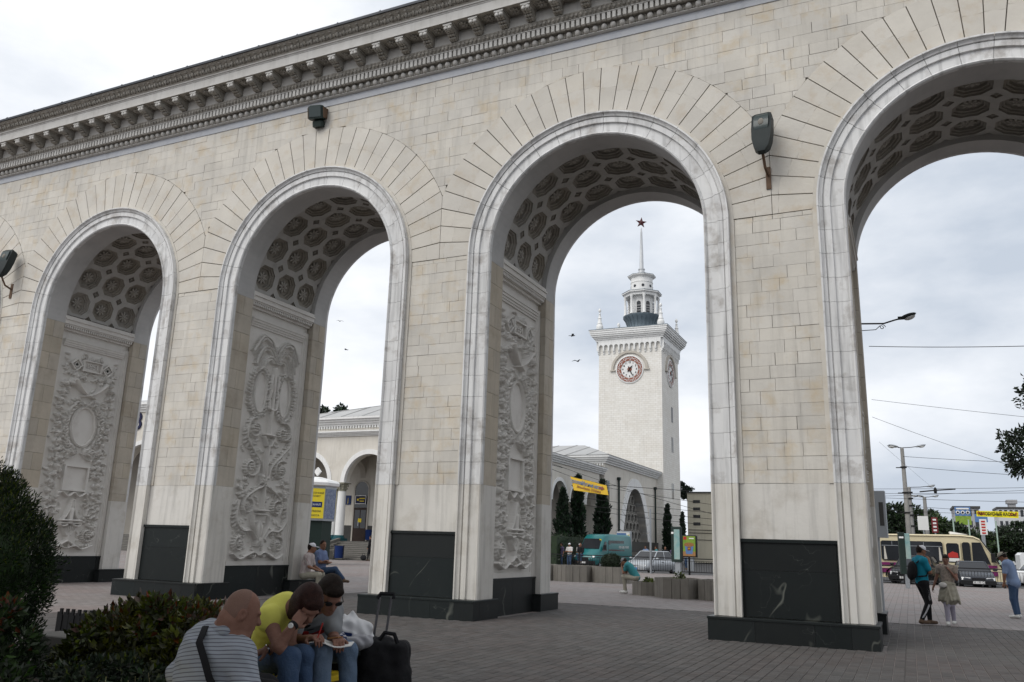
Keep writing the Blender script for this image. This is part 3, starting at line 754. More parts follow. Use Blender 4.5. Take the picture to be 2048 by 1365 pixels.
while x < XR: put('roof_seam', seam, arcade, (x, 0, 0)); x += 1.37
# dentils
mb = MB(); mb.box(-.041, .041, .012, .09, 13.89, 14.06); den = mb.mesh('dentil', 'cornice_plaster')
nd = int((XR - XL) / .1311); xs = [XL + .06 + .1311 * i for i in range(nd)]; xs.sort(key=lambda q: abs(q + 14))
for x in xs[:300]: put('dentil', den, arcade, (x, 0, 0))
m = MB()
for x in xs[300:]: m.box(x - .041, x + .041, .012, .09, 13.89, 14.06)
m.build('dentil', 'cornice_plaster', arcade, kind='stuff')
# eggs and darts
mb = MB(); mb.ell((0, .205, 13.818), (.078, .085, .078), 12, 8); egg = mb.mesh('egg', 'cornice_plaster', 'all')
mb = MB(); mb.tube([(.097 * math.sin(a), .20, 13.835 - .10 * math.cos(a)) for a in np.linspace(-2.3, 2.3, 11)], .014, 4); mb.ext([(.098, 13.76), (.1125, 13.75), (.127, 13.76), (.12, 13.89), (.105, 13.89)], .20, .27, 'y')
dart = mb.mesh('egg_surround', 'cornice_dark', True)
n = int((XR - XL) / .2273)
for i in range(n):
    x = XL + .1 + i * .2273
    put('egg', egg, arcade, (x, 0, 0)); put('egg_surround', dart, arcade, (x, 0, 0))
# modillions and rosettes in the soffit
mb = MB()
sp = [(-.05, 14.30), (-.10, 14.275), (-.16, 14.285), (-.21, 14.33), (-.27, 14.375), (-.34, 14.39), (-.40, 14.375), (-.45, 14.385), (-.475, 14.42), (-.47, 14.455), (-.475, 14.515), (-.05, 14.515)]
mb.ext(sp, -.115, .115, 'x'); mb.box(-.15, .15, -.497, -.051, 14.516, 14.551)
mod = mb.mesh('modillion', 'cornice_dark')
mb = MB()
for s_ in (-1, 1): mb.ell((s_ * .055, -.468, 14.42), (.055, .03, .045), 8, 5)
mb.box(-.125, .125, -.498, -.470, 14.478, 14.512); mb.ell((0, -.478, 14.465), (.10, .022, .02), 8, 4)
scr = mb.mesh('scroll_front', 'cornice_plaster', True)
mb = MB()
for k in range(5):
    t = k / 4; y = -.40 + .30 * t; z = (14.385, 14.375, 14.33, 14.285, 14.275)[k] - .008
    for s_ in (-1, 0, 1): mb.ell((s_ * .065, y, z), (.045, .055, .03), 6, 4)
leafm = mb.mesh('acanthus_leaf', 'cornice_dark', 'all')
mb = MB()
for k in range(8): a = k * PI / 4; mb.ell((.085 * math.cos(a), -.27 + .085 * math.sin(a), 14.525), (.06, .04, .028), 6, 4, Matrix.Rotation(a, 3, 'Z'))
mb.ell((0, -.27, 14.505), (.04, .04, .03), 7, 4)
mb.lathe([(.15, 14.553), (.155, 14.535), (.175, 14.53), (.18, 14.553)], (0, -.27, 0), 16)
sros = mb.mesh('soffit_rosette', 'cornice_dark', 'all')
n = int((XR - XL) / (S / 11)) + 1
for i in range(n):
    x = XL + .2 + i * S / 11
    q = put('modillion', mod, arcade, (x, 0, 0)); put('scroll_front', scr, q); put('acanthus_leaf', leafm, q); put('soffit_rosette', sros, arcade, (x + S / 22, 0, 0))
# carved leaves on the cyma and on the small band: too small to pick apart
m = MB(); x = XL + .1; i = 0
while x < XR - .1:
    for s_ in (-1, 0, 1):
        m.ell((x + s_ * .055, -.64 - .03 * (s_ == 0), 14.965), (.032, .035, .085), 5, 4, Matrix.Rotation(s_ * .45, 3, 'Y') @ Matrix.Rotation(.6, 3, 'X'))
    m.ell((x, -.735, 15.055), (.06, .05, .03), 5, 4); m.ell((x + .11, -.66, 14.95), (.022, .03, .07), 5, 4, Matrix.Rotation(.6, 3, 'X'))
    x += .22
m.build('cyma_foliage', 'cornice_dark', arcade, smooth='all', kind='stuff')
m = MB(); x = XL + .1
while x < XR - .1:
    m.ell((x, -.045, 14.15), (.045, .035, .055), 5, 4); m.ell((x + .06, -.075, 14.205), (.022, .02, .02), 5, 4); x += .12
m.build('band_foliage', 'cornice_dark', arcade, smooth='all', kind='stuff')

# ================================================================== GROUND
mat('asphalt', (0.075, 0.075, 0.078), 0.9, noise=0.6, nscale=0.5, col2=(0.05, 0.05, 0.052), stain=0.4, sscale=0.25, bump=0.4, bscale=40)
mat('paver', (0.090, 0.087, 0.084), 0.82, noise=0.5, nscale=0.30, col2=(0.092, 0.072, 0.068), stain=0.4, sscale=0.7, stcol=(0.045, 0.043, 0.042), island=0.15, bump=0.3, bscale=25)
mat('paver_joint', (0.055, 0.05, 0.046), 0.95)
mat('kerb', (0.28, 0.27, 0.26), 0.85, noise=0.5, nscale=2)
def paving_sheet():
    m_ = bpy.data.materials.new('paving_sheet'); m_.use_nodes = True; t = m_.node_tree; b = t.nodes['Principled BSDF']; N = t.nodes.new; K = t.links.new
    g = N('ShaderNodeNewGeometry'); mp_ = N('ShaderNodeMapping'); mp_.inputs['Rotation'].default_value = (0, 0, PI / 2); K(g.outputs['Position'], mp_.inputs[0])
    br_ = N('ShaderNodeTexBrick'); br_.inputs['Scale'].default_value = 1.0; br_.inputs['Brick Width'].default_value = .25; br_.inputs['Row Height'].default_value = .19; br_.inputs['Mortar Size'].default_value = .006
    br_.inputs['Color1'].default_value = (.225, .205, .198, 1); br_.inputs['Color2'].default_value = (.175, .155, .148, 1); br_.inputs['Mortar'].default_value = (.07, .065, .06, 1)
    K(mp_.outputs[0], br_.inputs['Vector'])
    n = N('ShaderNodeTexNoise'); n.inputs['Scale'].default_value = .35; n.inputs['Detail'].default_value = 5; K(g.outputs['Position'], n.inputs['Vector'])
    r = N('ShaderNodeMapRange'); K(n.outputs['Fac'], r.inputs[0]); r.inputs[1].default_value = .45; r.inputs[2].default_value = .62; r.inputs[4].default_value = .55
    x = N('ShaderNodeMixRGB'); x.blend_type = 'MULTIPLY'; K(r.outputs[0], x.inputs[0]); K(br_.outputs['Color'], x.inputs[1]); x.inputs[2].default_value = (1.0, .84, .80, 1)
    K(x.outputs[0], b.inputs['Base Color']); b.inputs['Roughness'].default_value = .8
    MATS['paving_sheet'] = m_
paving_sheet()
m = MB(); m.quad((-900, -80, -.12), (900, -80, -.12), (900, 1600, -.12), (-900, 1600, -.12)); structure('road', m, 'asphalt')
# the sheet under the laid pavers lies a little lower than the paving round it
PX0, PX1, PY0, PY1 = -16.0, 9.5, -12.0, 7.25
m = MB()
for a in ((-150, PX0, -70, 41.0), (PX1, 60, -70, 41.0), (PX0, PX1, -70, PY0), (PX0, PX1, PY1, 41.0), (-150, -29.6, 41.0, 47.0)): m.box(a[0], a[1], a[2], a[3], -.3, 0)
m.box(PX0, PX1, PY0, PY1, -.3, -.010)
pv = structure('pavement', m, 'paving_sheet')
m = MB(); m.box(-29.4, 60, 41.004, 41.16, -.2, .012); kerb = structure('kerb', m, 'kerb')
pav = []
prg = random.Random(21)
pw_, pl_ = .155, .205
nx_ = int((PX1 - PX0) / pw_)
def in_plinth(x, y):
    for X in XP:
        if abs(x - X) < 1.56 and -.05 < y < 1.28: return True
        if abs(x - X) < 1.45 and 1.2 < y < 4.9: return True
    return False
for i in range(nx_):
    x = PX0 + pw_ * (i + .5); y = PY0 + (pl_ / 2 if i % 2 else 0)
    while y < PY1 - pl_:
        yc_ = y + pl_ / 2
        if not in_plinth(x, yc_): pav.append((x, yc_))
        y += pl_
# a camera-independent ranking: nearest to the viewer's stand first, inside the open middle of the square
pav.sort(key=lambda p: math.hypot(p[0] - CAM.x - .8 * (p[0] < -4.5) * -6, p[1] - CAM.y) + (30 if (p[1] < -7.0 or p[0] < -4.6) else 0))
mb = MB(); g = .010
def paver_rings(z0, z1):
    a, b_ = pw_ / 2 - g / 2, pl_ / 2 - g / 2; c = .012
    r_ = lambda i, z: [(-a + i, -b_ + i, z), (a - i, -b_ + i, z), (a - i, b_ - i, z), (-a + i, b_ - i, z)]
    return [r_(0, z0), r_(0, z1 - .004), r_(.005, z1)]
mb.loft(paver_rings(-.03, 0.0)); pme = mb.mesh('paver', 'paver')
for x, y in pav[:300]: put('paver', pme, pv, (x, y, prg.uniform(-.0015, .0015)))
V = []; F = []
for k, (x, y) in enumerate(pav[300:]):
    z = prg.uniform(-.002, .002); o = len(V)
    rs = paver_rings(-.012, 0.0)
    for r_ in rs: V.extend([(p[0] + x, p[1] + y, p[2] + z) for p in r_])
    for i in range(2):
        for j in range(4): F.append((o + i * 4 + j, o + i * 4 + (j + 1) % 4, o + i * 4 + 4 + (j + 1) % 4, o + i * 4 + 4 + j))
    F.append((o + 8, o + 9, o + 10, o + 11))
me = bpy.data.meshes.new('paver'); me.from_pydata(V, [], F); me.materials.append(MATS['paver']); put('paver', me, pv, kind='stuff')

# ================================================================== foliage helper
def leaf_mat(name, c1, c2, rough=.6):
    m_ = mat(name, c1, rough, noise=.8, nscale=2.5, col2=c2, island=.28, spec=.3)
    return m_
leaf_mat('leaf_cypress', (.022, .038, .022), (.012, .022, .014)); leaf_mat('leaf_tree', (.045, .07, .028), (.025, .045, .02)); leaf_mat('leaf_dark', (.025, .04, .02), (.014, .024, .013))
leaf_mat('leaf_conifer', (.026, .05, .015), (.012, .024, .009)); leaf_mat('leaf_hedge', (.07, .095, .02), (.085, .07, .02)); leaf_mat('leaf_red', (.14, .05, .035), (.09, .055, .02)); leaf_mat('leaf_light', (.10, .125, .03), (.06, .08, .02))
mat('bark', (.075, .06, .048), .95, noise=.7, nscale=8, bump=.6, bscale=20)
def leaves(pts, dirs, size, rr_, w=.45, jitter=.9, fold=.18):
    """one mesh of small folded leaves at pts, roughly along dirs"""
    n = len(pts); P = np.asarray(pts, float); Dv = np.asarray(dirs, float)
    Dv = Dv + rr_.normal(0, jitter, (n, 3)); Dv /= np.linalg.norm(Dv, axis=1)[:, None] + 1e-9
    u = np.cross(Dv, rr_.normal(0, 1, (n, 3))); u /= np.linalg.norm(u, axis=1)[:, None] + 1e-9; nrm = np.cross(Dv, u)
    s_ = size * rr_.uniform(.6, 1.35, (n, 1))
    a = P; b = P + Dv * s_ * .5 + u * s_ * w * .5 + nrm * s_ * fold; c = P + Dv * s_; d = P + Dv * s_ * .5 - u * s_ * w * .5 + nrm * s_ * fold
    V_ = np.stack([a, b, c, d], 1).reshape(-1, 3); i = np.arange(n) * 4
    F_ = np.concatenate([np.stack([i, i + 1, i + 2], 1), np.stack([i, i + 2, i + 3], 1)])
    return V_, F_
def leaf_object(name, V_, F_, m_, parent, kind=None):
    me_ = bpy.data.meshes.new(name); me_.vertices.add(len(V_)); me_.vertices.foreach_set('co', V_.ravel())
    me_.loops.add(len(F_) * 3); me_.loops.foreach_set('vertex_index', F_.ravel().astype(np.int32))
    me_.polygons.add(len(F_)); me_.polygons.foreach_set('loop_start', np.arange(len(F_), dtype=np.int32) * 3); me_.polygons.foreach_set('loop_total', np.full(len(F_), 3, np.int32))
    me_.materials.append(MATS[m_]); me_.update(calc_edges=True); me_.validate()
    return put(name, me_, parent, kind=kind)
def blob_pts(c, r, n, rr_, shell=.45, clumps=0, cr=.28):
    """points through an ellipsoid, thicker towards the outside, gathered in clumps"""
    if clumps:
        d = rr_.normal(0, 1, (clumps, 3)); d /= np.linalg.norm(d, axis=1)[:, None]; cc = d * rr_.uniform(shell, 1.0, (clumps, 1)) ** .6
        k = rr_.integers(0, clumps, n); e_ = rr_.normal(0, 1, (n, 3)); e_ /= np.linalg.norm(e_, axis=1)[:, None]; q = cc[k] + e_ * cr * rr_.uniform(.1, 1, (n, 1)) ** .5 * rr_.uniform(.6, 1.2, (clumps, 1))[k]
        out = e_ + cc[k] * .6
    else:
        d = rr_.normal(0, 1, (n, 3)); d /= np.linalg.norm(d, axis=1)[:, None]; q = d * rr_.uniform(shell, 1, (n, 1)); out = d
    return np.array(c) + q * np.array(r), out
def tree(name, label, cat, base, trunk_h, blobs, n, size, m_, group=None, seed=1, clumps=26, tr=.2, limbs=True, cr=.3):
    t = thing(name, label, cat, base, group=group); rr_ = np.random.default_rng(seed)
    mb = MB(); top = Vector((blobs[0][0][0] * .3, blobs[0][0][1] * .3, trunk_h))
    mb.tube([(0, 0, -.05), (top.x * .3, top.y * .3, trunk_h * .5), tuple(top)], [tr, tr * .75, tr * .5], 8)
    if limbs:
        for (c, r) in blobs:
            mb.tube([tuple(top * .9), tuple((top + Vector(c)) / 2 + Vector((.1, 0, .1))), c], [tr * .5, tr * .35, tr * .12], 6)
            for k in range(3):
                e_ = Vector(c) + Vector((rr_.uniform(-1, 1) * r[0], rr_.uniform(-1, 1) * r[1], rr_.uniform(-.3, .8) * r[2])) * .7
                mb.tube([tuple((top + Vector(c)) / 2), tuple((Vector(c) + e_) / 2), tuple(e_)], [tr * .3, tr * .16, tr * .05], 5)
    mb.build('trunk', 'bark', t, 'all')
    P, Dv = [], []
    tot = sum(r[0] * r[1] * r[2] for _, r in blobs)
    for c, r in blobs:
        p, d = blob_pts(c, r, int(n * (r[0] * r[1] * r[2]) / tot), rr_, .5, clumps, cr); P.append(p); Dv.append(d)
    V_, F_ = leaves(np.concatenate(P), np.concatenate(Dv), size, rr_)
    leaf_object('crown', V_, F_, m_, t); return t
def cypress(label, base, h, r, seed, group, n=2600):
    t = thing('cypress_tree', label, 'cypress', base, group=group); rr_ = np.random.default_rng(seed)
    mb = MB(); mb.tube([(0, 0, -.05), (0, 0, h * .3), (.03, 0, h * .9)], [r * .16, r * .11, .02], 7); mb.build('trunk', 'bark', t, 'all')
    z = rr_.uniform(.07, 1, n) ** .85; a = rr_.uniform(0, 2 * PI, n); tiers = .75 + .35 * np.sin(z * 37 + a * 2 + seed) * np.sin(a * 3 + z * 11)
    rad = r * np.sin(np.clip(z * 1.02, 0, 1) ** .62 * PI) ** .7 * tiers * rr_.uniform(.35, 1, n) ** .5
    P = np.stack([rad * np.cos(a), rad * np.sin(a), z * h], 1); Dv = np.stack([np.cos(a) * .5, np.sin(a) * .5, np.full(n, 1.0)], 1)
    V_, F_ = leaves(P, Dv, h * .055, rr_, .5, .35); leaf_object('crown', V_, F_, 'leaf_cypress', t); return t

# ================================================================== STATION BUILDINGS
mat('station_wall', (0.63, 0.60, 0.545), .88, noise=.5, nscale=.7, col2=(.52, .49, .43), stain=.3, sscale=.8, stcol=(.40, .35, .28), streak=.25, bump=.2, bscale=6)
mat('station_white', (0.76, 0.76, 0.75), .82, noise=.4, nscale=1.2, col2=(.58, .58, .57), streak=.3)
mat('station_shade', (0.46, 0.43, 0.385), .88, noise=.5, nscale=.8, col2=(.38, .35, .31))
mat('roof_sheet', (.42, .42, .41), .5, noise=.5, nscale=.6, col2=(.33, .33, .33), metal=.25)
mat('lead_sheet', (.16, .20, .23), .5, noise=.6, nscale=2, col2=(.10, .13, .15), metal=.4, streak=.5)
mat('dark_glass', (.012, .014, .018), .08, spec=.6)
mat('dark_wood', (.035, .022, .018), .6, noise=.5, nscale=3)
mat('teal_paint', (.02, .085, .10), .5)
mat('blue_paint', (.012, .03, .12), .4); mat('navy', (.01, .012, .05), .5); mat('yellow_paint', (.65, .50, .02), .5); mat('white_paint', (.75, .75, .74), .5); mat('black_paint', (.012, .012, .013), .4); mat('grey_metal', (.32, .34, .36), .4, metal=.6); mat('grey_concrete', (.24, .225, .20), .92, noise=.6, nscale=2, col2=(.16, .15, .135), streak=.5, bump=.3, bscale=20)
mat('red_paint', (.42, .035, .03), .5); mat('clock_red', (.24, .085, .055), .6); mat('green_dark', (.018, .03, .026), .45); mat('stone_step', (.13, .125, .115), .9, noise=.5, nscale=2); mat('tyre', (.018, .018, .019), .85); mat('chrome', (.62, .63, .65), .2, metal=1.0)
mat('grey_glass', (.045, .047, .047), .5, noise=.5, nscale=1, col2=(.03, .03, .03))
mat('hood_stone', (.48, .45, .40), .9, noise=.5, nscale=2, col2=(.36, .32, .27))
mat('spire_metal', (.5, .51, .52), .35, metal=.5)
mat('star_red', (.06, .012, .014), .4)
mat('beige_wall', (.47, .44, .355), .9, noise=.5, nscale=.5, col2=(.40, .37, .29), streak=.3)
mat('brown_plaque', (.14, .075, .045), .7, noise=.9, nscale=3, col2=(.05, .03, .02))
mat('lattice_grey', (.25, .24, .22), .9)
mat('dark_plinth', (.06, .06, .058), .6, noise=.5, nscale=1)
def arch_poly(cx, r, zs, x0, x1, ztop, z0=None, n=24):
    """wall polygon with a round arched notch (x,z)"""
    return [(x0, zs), (x0, ztop), (x1, ztop), (x1, zs)] + [(cx + r * math.cos(a), zs + r * math.sin(a)) for a in [PI * k / n for k in range(n + 1)]]
def hood(mb, cx, r0, r1, zs, y0, y1, n=24, ax='y'):
    for i in range(n):
        a, b = PI * i / n, PI * (i + 1) / n
        P = lambda r_, t, y: (cx + r_ * math.cos(t), y, zs + r_ * math.sin(t)) if ax == 'y' else (y, cx + r_ * math.cos(t), zs + r_ * math.sin(t))
        mb.hexa([P(r0, a, y0), P(r1, a, y0), P(r1, b, y0), P(r0, b, y0), P(r0, a, y1), P(r1, a, y1), P(r1, b, y1), P(r0, b, y1)])
def column_set(parent, x, y, z0, z1, d, base='teal_paint'):
    r = d / 2; h = z1 - z0
    mb = MB(); mb.box(-r * 1.35, r * 1.35, -r * 1.35, r * 1.35, 0, .22); mb.lathe([(r * 1.3, .22), (r * 1.3, .32), (r * 1.1, .38), (r * 1.15, .45), (r, .5)], n=16); mb.build('column_base', base, parent, True, (x, y, z0))
    mb = MB(); mb.lathe([(r, .5), (r * 1.0, h * .35), (r * .92, h - .78), (r * .98, h - .76)], n=20); mb.build('column_shaft', 'station_white', parent, True, (x, y, z0))
    mb = MB(); mb.lathe([(r * .9, h - .76), (r * .92, h - .5), (r * 1.15, h - .2), (r * 1.4, h - .1)], n=16); mb.box(-r * 1.35, r * 1.35, -r * 1.35, r * 1.35, h - .1, h)
    for k in range(8):
        a = k * PI / 4
        for z, q in ((h - .52, 1.05), (h - .28, 1.25)): mb.ell((r * q * math.cos(a), r * q * math.sin(a), z), (r * .22, r * .22, .12), 6, 4)
    mb.build('capital', 'capital_stone', parent, True, (x, y, z0))
mat('capital_stone', (.26, .25, .20), .9, noise=.6, nscale=6, col2=(.15, .15, .12))

# ---- pavilion facing the square (seen through the second arch)
YP, ZT = 46.0, 1.5
pavl = thing('station_pavilion', 'pale station pavilion with round arches and double white columns, behind the steps', 'building')
PC = [-36.67 - 6.9 * k for k in range(5)]              # arch centres, the second one is the one in view
m = MB()
for c in PC: m.ext(arch_poly(c, 2.55, 6.67, c - 3.45, c + 3.45, 10.85), YP, YP + .9)
m.build('arcade_wall', 'station_wall', pavl)
for c in PC:
    mb = MB(); hood(mb, c, 2.53, 2.95, 6.67, YP - .07, YP + .3); mb.build('arch_moulding', 'station_white', pavl, True)
for k in range(5):
    x = PC[k] - 3.45
    for dx in (.46, -.46): column_set(pavl, x + dx, YP + .45, ZT, 6.66, .80)
    mb = MB(); mb.box(x - 1.02, x + 1.02, YP - .05, YP + .97, 6.665, 6.70); mb.build('impost', 'station_white', pavl)
def cornice_y(parent, x0, x1, y, z, hgt, out, m_='station_white', name='cornice'):
    mb = MB(); st = 4
    for k in range(st): mb.box(x0 - out * (k + 1) / st * .0, x1, y - out * (k + 1) / st, y + .3, z + hgt * k / st, z + hgt * (k + 1) / st - .002)
    return mb.build(name, m_, parent)
cornice_y(pavl, PC[-1] - 3.45, PC[0] + 3.45, YP, 10.852, .45, .5)
mb = MB(); mb.box(PC[-1] - 3.45, PC[0] + 3.45, YP + .25, YP + 1.2, 11.305, 11.85); mb.build('attic', 'station_wall', pavl)
mb = MB(); x = PC[-1] - 3.3
while x < PC[0] + 3.4: mb.box(x, x + .14, YP + .08, YP + .249, 11.62, 11.85); x += .3
mb.build('dentil_course', 'station_white', pavl, kind='stuff')
cornice_y(pavl, PC[-1] - 3.45, PC[0] + 3.45, YP + .25, 11.853, .75, .75)
ex0, ex1, ey0, ey1, ez = -53.5, -34.8, YP - .5, YP + 13, 12.61; apx = (-44.3, YP + 5.5, 14.75)
m = MB(); cs = [(ex0, ey0, ez), (ex1, ey0, ez), (ex1, ey1, ez), (ex0, ey1, ez)]
for i in range(4): m.add([cs[i], cs[(i + 1) % 4], apx], [(0, 1, 2)])
m.box(ex0 + .1, ex1 - .1, ey0 + .1, ey1 - .1, ez - .06, ez - .005); m.build('roof', 'roof_sheet', pavl)
for t in (-.75, -.5, -.25, 0, .25, .5, .75, 1.0, -1.0):
    xa = apx[0] + t * (ex1 - ex0) / 2; f_ = 1 - abs(t); mb = MB(); p0 = Vector((xa, ey0, ez + .02)); p1 = p0 + (Vector(apx) - Vector((apx[0], ey0, ez))) * max(f_, .0)
    if abs(t) == 1.0: p1 = Vector(apx)
    mb.tube([tuple(p0), tuple(p1 + Vector((0, 0, .02)))], .035, 4); mb.build('roof_seam', 'roof_sheet', pavl)
# back wall of the loggia, with door, signs and vault
YB = 50.2
mb = MB(); mb.box(-75, -31, YB, YB + .5, ZT, 11.5); mb.build('back_wall', 'station_wall', pavl)
mb = MB(); mb.box(-75, -31, YB - .03, YB - .002, ZT, 2.95); mb.build('dado', 'dark_plinth', pavl)
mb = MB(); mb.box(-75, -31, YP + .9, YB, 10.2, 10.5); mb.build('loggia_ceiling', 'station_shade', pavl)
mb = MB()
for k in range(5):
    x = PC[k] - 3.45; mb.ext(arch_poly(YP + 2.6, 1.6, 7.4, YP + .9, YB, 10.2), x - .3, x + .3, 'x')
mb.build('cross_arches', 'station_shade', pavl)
dx0, dx1 = -47.75, -46.25
door = MB(); door.box(dx0, dx1, YB - .06, YB - .035, ZT, 4.6); door = door.build('door', 'dark_wood', pavl)
for k in (0, 1):
    mb = MB(); xx = dx0 + .12 + k * .68; mb.box(xx, xx + .58, YB - .075, YB - .0605, 2.7, 4.4); mb.build('door_pane', 'dark_glass', door)
mb = MB(); mb.box(-47.0 - .16, -47.0 - .13, YB - .12, YB - .06, 2.9, 3.3); mb.build('door_handle', 'chrome', door)
mb = MB(); mb.ext([(dx0, 4.62), (dx0, 6.3)] + [(-47 + .75 * math.cos(a), 6.3 + .75 * math.sin(a)) for a in [PI - PI * k / 16 for k in range(17)]] + [(dx1, 4.62)], YB - .06, YB - .035); mb.build('fanlight', 'dark_glass', pavl)
mb = MB(); hood(mb, -47, .75, .9, 6.3, YB - .10, YB - .03, 16); mb.box(-47.9, -47.75, YB - .10, YB - .03, ZT, 6.3); mb.box(-46.25, -46.1, YB - .10, YB - .03, ZT, 6.3); mb.build('door_frame', 'station_shade', pavl)
sg = MB(); sg.box(-47.62, -46.38, YB - .16, YB - .11, 4.95, 5.75); sg = sg.build('door_sign', 'navy', pavl)
mb = MB(); mb.box(-.62, .62, -.02, 0, .35, .40); mb.box(-.62, .62, -.02, 0, -.40, -.35); mb.box(-.62, -.57, -.02, 0, -.349, .349); mb.box(.57, .62, -.02, 0, -.349, .349); mb.build('sign_border', 'white_paint', sg, loc=(-47, YB - .162, 5.35))
mb = MB(); mb.box(-47.15, -46.52, YB - .175, YB - .165, 5.42, 5.52); mb.build('sign_line', 'yellow_paint', sg); mb = MB(); mb.box(-47.1, -46.6, YB - .175, YB - .165, 5.17, 5.26); mb.build('sign_line', 'yellow_paint', sg)
mb = MB(); mb.box(-47.42, -47.22, YB - .175, YB - .165, 5.26, 5.44); mb.build('sign_mark', 'yellow_paint', sg)
mb = MB(); mb.box(-47.2, -46.82, YB - .095, YB - .08, 3.25, 3.6); mb.build('door_notice', 'yellow_paint', door)
sg = MB(); sg.box(-49.4, -48.2, YB - .09, YB - .03, 4.9, 5.75); sg = sg.build('wall_sign', 'blue_paint', pavl); put('lettering', text_mesh('j', .6, 'yellow_paint', .004), sg, (-48.5, YB - .1, 5.3), rot=(PI / 2, 0, 0))
mb = MB(); mb.bbox(-44.5, -43.95, YB - .3, YB - .03, 2.95, 3.85, .04); mbx = mb.build('yellow_box', 'yellow_paint', None); tag(mbx, 'yellow post box on the loggia wall right of the dark door', 'post box')
mb = MB(); mb.box(.05, .5, -.02, -.003, .62, .7); o = mb.build('slot', 'navy', mbx, loc=(-44.5, YB - .3, 2.95))
# higher block on the left with a dark blue character on its front
m = MB()
for k in range(4): m.ext(arch_poly(-71.6 - 8 * k, 2.9, 7.8, -71.6 - 8 * k - 4, -71.6 - 8 * k + 4, 14.1), YP - .4, YP + .8)
lb = thing('station_hall', 'taller pale station hall with arches and dark blue character, glimpsed beside the left pier', 'building'); m.build('front_wall', 'station_wall', lb)
for k in range(4):
    mb = MB(); hood(mb, -71.6 - 8 * k, 2.88, 3.3, 7.8, YP - .5, YP - .1); mb.build('arch_moulding', 'station_white', lb, True)
    for s_ in (-.5, .5): column_set(lb, -67.6 - 8 * k + s_, YP + .2, ZT, 7.79, .85)
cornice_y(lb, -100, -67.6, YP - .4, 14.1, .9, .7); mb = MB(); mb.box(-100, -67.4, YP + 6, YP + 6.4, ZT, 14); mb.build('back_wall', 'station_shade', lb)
m = MB(); m.ext([(YP - 1.0, 15.0), (YP + 8, 17.2), (YP + 8, 15.0)], -100, -67.5, 'x'); m.build('roof', 'roof_sheet', lb)
put('character', text_mesh('З', 2.3, 'navy', .06, bold=.05), lb, (-72.9, YP - .48, 13.0), rot=(PI / 2, 0, 0)); mb = MB(); mb.box(-67.62, -60, YP + 1, YP + 8, ZT, 14.0); mb.build('side_wall', 'station_wall', lb)
# steps and terrace
m = MB(); m.box(-120, -28.4, 46.0 - .7, 62, -.1, ZT); structure('terrace', m, 'stone_step')
st = thing('front_steps', 'broad grey stone steps up to the arched pavilion', 'steps')
for k in range(9):
    mb = MB(); mb.bbox(-78, -38.6, 41.4 + .43 * k, 45.29, ZT * k / 10, ZT * (k + 1) / 10 - (.0 if k < 8 else .002), .015); mb.build('step', 'stone_step', st)
for k in range(9):
    mb = MB(); mb.box(-78, -38.6, 41.385 + .43 * k, 41.47 + .43 * k, ZT * (k + 1) / 10 + .001, ZT * (k + 1) / 10 + .012); mb.build('step_line', 'station_shade', st)  # pale strips added to draw a tonal line along each step
pl = thing('stone_planter', 'low stone planter with flowers beside the pavilion steps', 'planter')
mb = MB(); mb.box(-47.6, -43.2, 40.5, 41.35, 0, .60); mb.box(-47.6, -43.2, 40.44, 41.38, .602, .68); mb.build('trough', 'grey_concrete', pl)
mb = MB(); mb.ext([(40.9, .8), (45.0, 1.75), (45.0, 1.5), (40.9, .55)], -45.6, -45.3, 'x'); mb.build('ramp_cheek', 'stone_step', pl)
rr_ = np.random.default_rng(4); P, Dv = blob_pts((-46, 41.6, 1.0), (1.7, .5, .55), 500, rr_); V_, F_ = leaves(P, Dv, .16, rr_); leaf_object('flowers', V_, F_, 'leaf_hedge', pl, 'stuff')
def bin_(label, loc, s_=1.0):
    t = thing('litter_bin', label, 'bin', loc, group='blue litter bins by the steps', scale=s_)
    mb = MB(); mb.lathe([(.26, .12), (.27, .15), (.31, .85), (.33, .9), (.29, .9), (.27, .3)], n=14); mb.build('bucket', 'blue_paint', t, True)
    mb = MB(); mb.tube([(-.36, 0, 0), (-.36, 0, .95)], .025, 6); mb.tube([(.36, 0, 0), (.36, 0, .95)], .025, 6); mb.box(-.4, .4, -.12, .12, 0, .05); mb.build('stand', 'black_paint', t); return t
bin_('blue litter bin standing at the foot of the steps', (-42.1, 40.6, 0), 1.25); bin_('blue litter bin by the pavilion door, up on the terrace', (-45.2, 49.2, ZT), 1.2)

# ---- wing along the side of the court, facing right, with the gabled block in front of the tower
XW = -28.2
wing = thing('station_wing', 'long pale arcaded station wing with white columns behind the cypresses', 'building')
WC = [62.6 - 4.35 * k for k in range(4)]
m = MB()
for c in WC: m.ext(arch_poly(c, 1.78, 5.6, c - 2.175, c + 2.175, 8.9), XW - .7, XW, 'x')
m.build('arcade_wall', 'station_wall', wing)
for c in WC:
    mb = MB(); hood(mb, c, 1.76, 2.08, 5.6, XW - .2, XW + .07, 20, 'x'); mb.build('arch_moulding', 'station_white', wing, True)
    column_set(wing, XW - .35, c - 2.175, ZT, 5.6, .72, 'station_white')
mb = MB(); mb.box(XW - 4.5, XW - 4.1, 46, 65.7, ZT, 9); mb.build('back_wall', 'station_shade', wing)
mb = MB()
for k in range(4): mb.box(XW - .7 + .2 * 0, XW + .15 * (k + 1), 47, 65.78, 8.902 + .16 * k, 8.902 + .16 * (k + 1) - .002)
mb.build('cornice', 'station_white', wing)
mb = MB(); mb.add([(XW + .65, 47, 9.56), (XW + .65, 65.78, 9.56), (XW - 8, 65.78, 10.6), (XW - 8, 47, 10.6)], [(0, 1, 2, 3)]); mb.build('roof', 'roof_sheet', wing)
blk = thing('gabled_block', 'pale station block with tall pointed lattice window and hipped metal roof', 'building')
YA, YZ, XB = 65.8, 86.0, -28.0
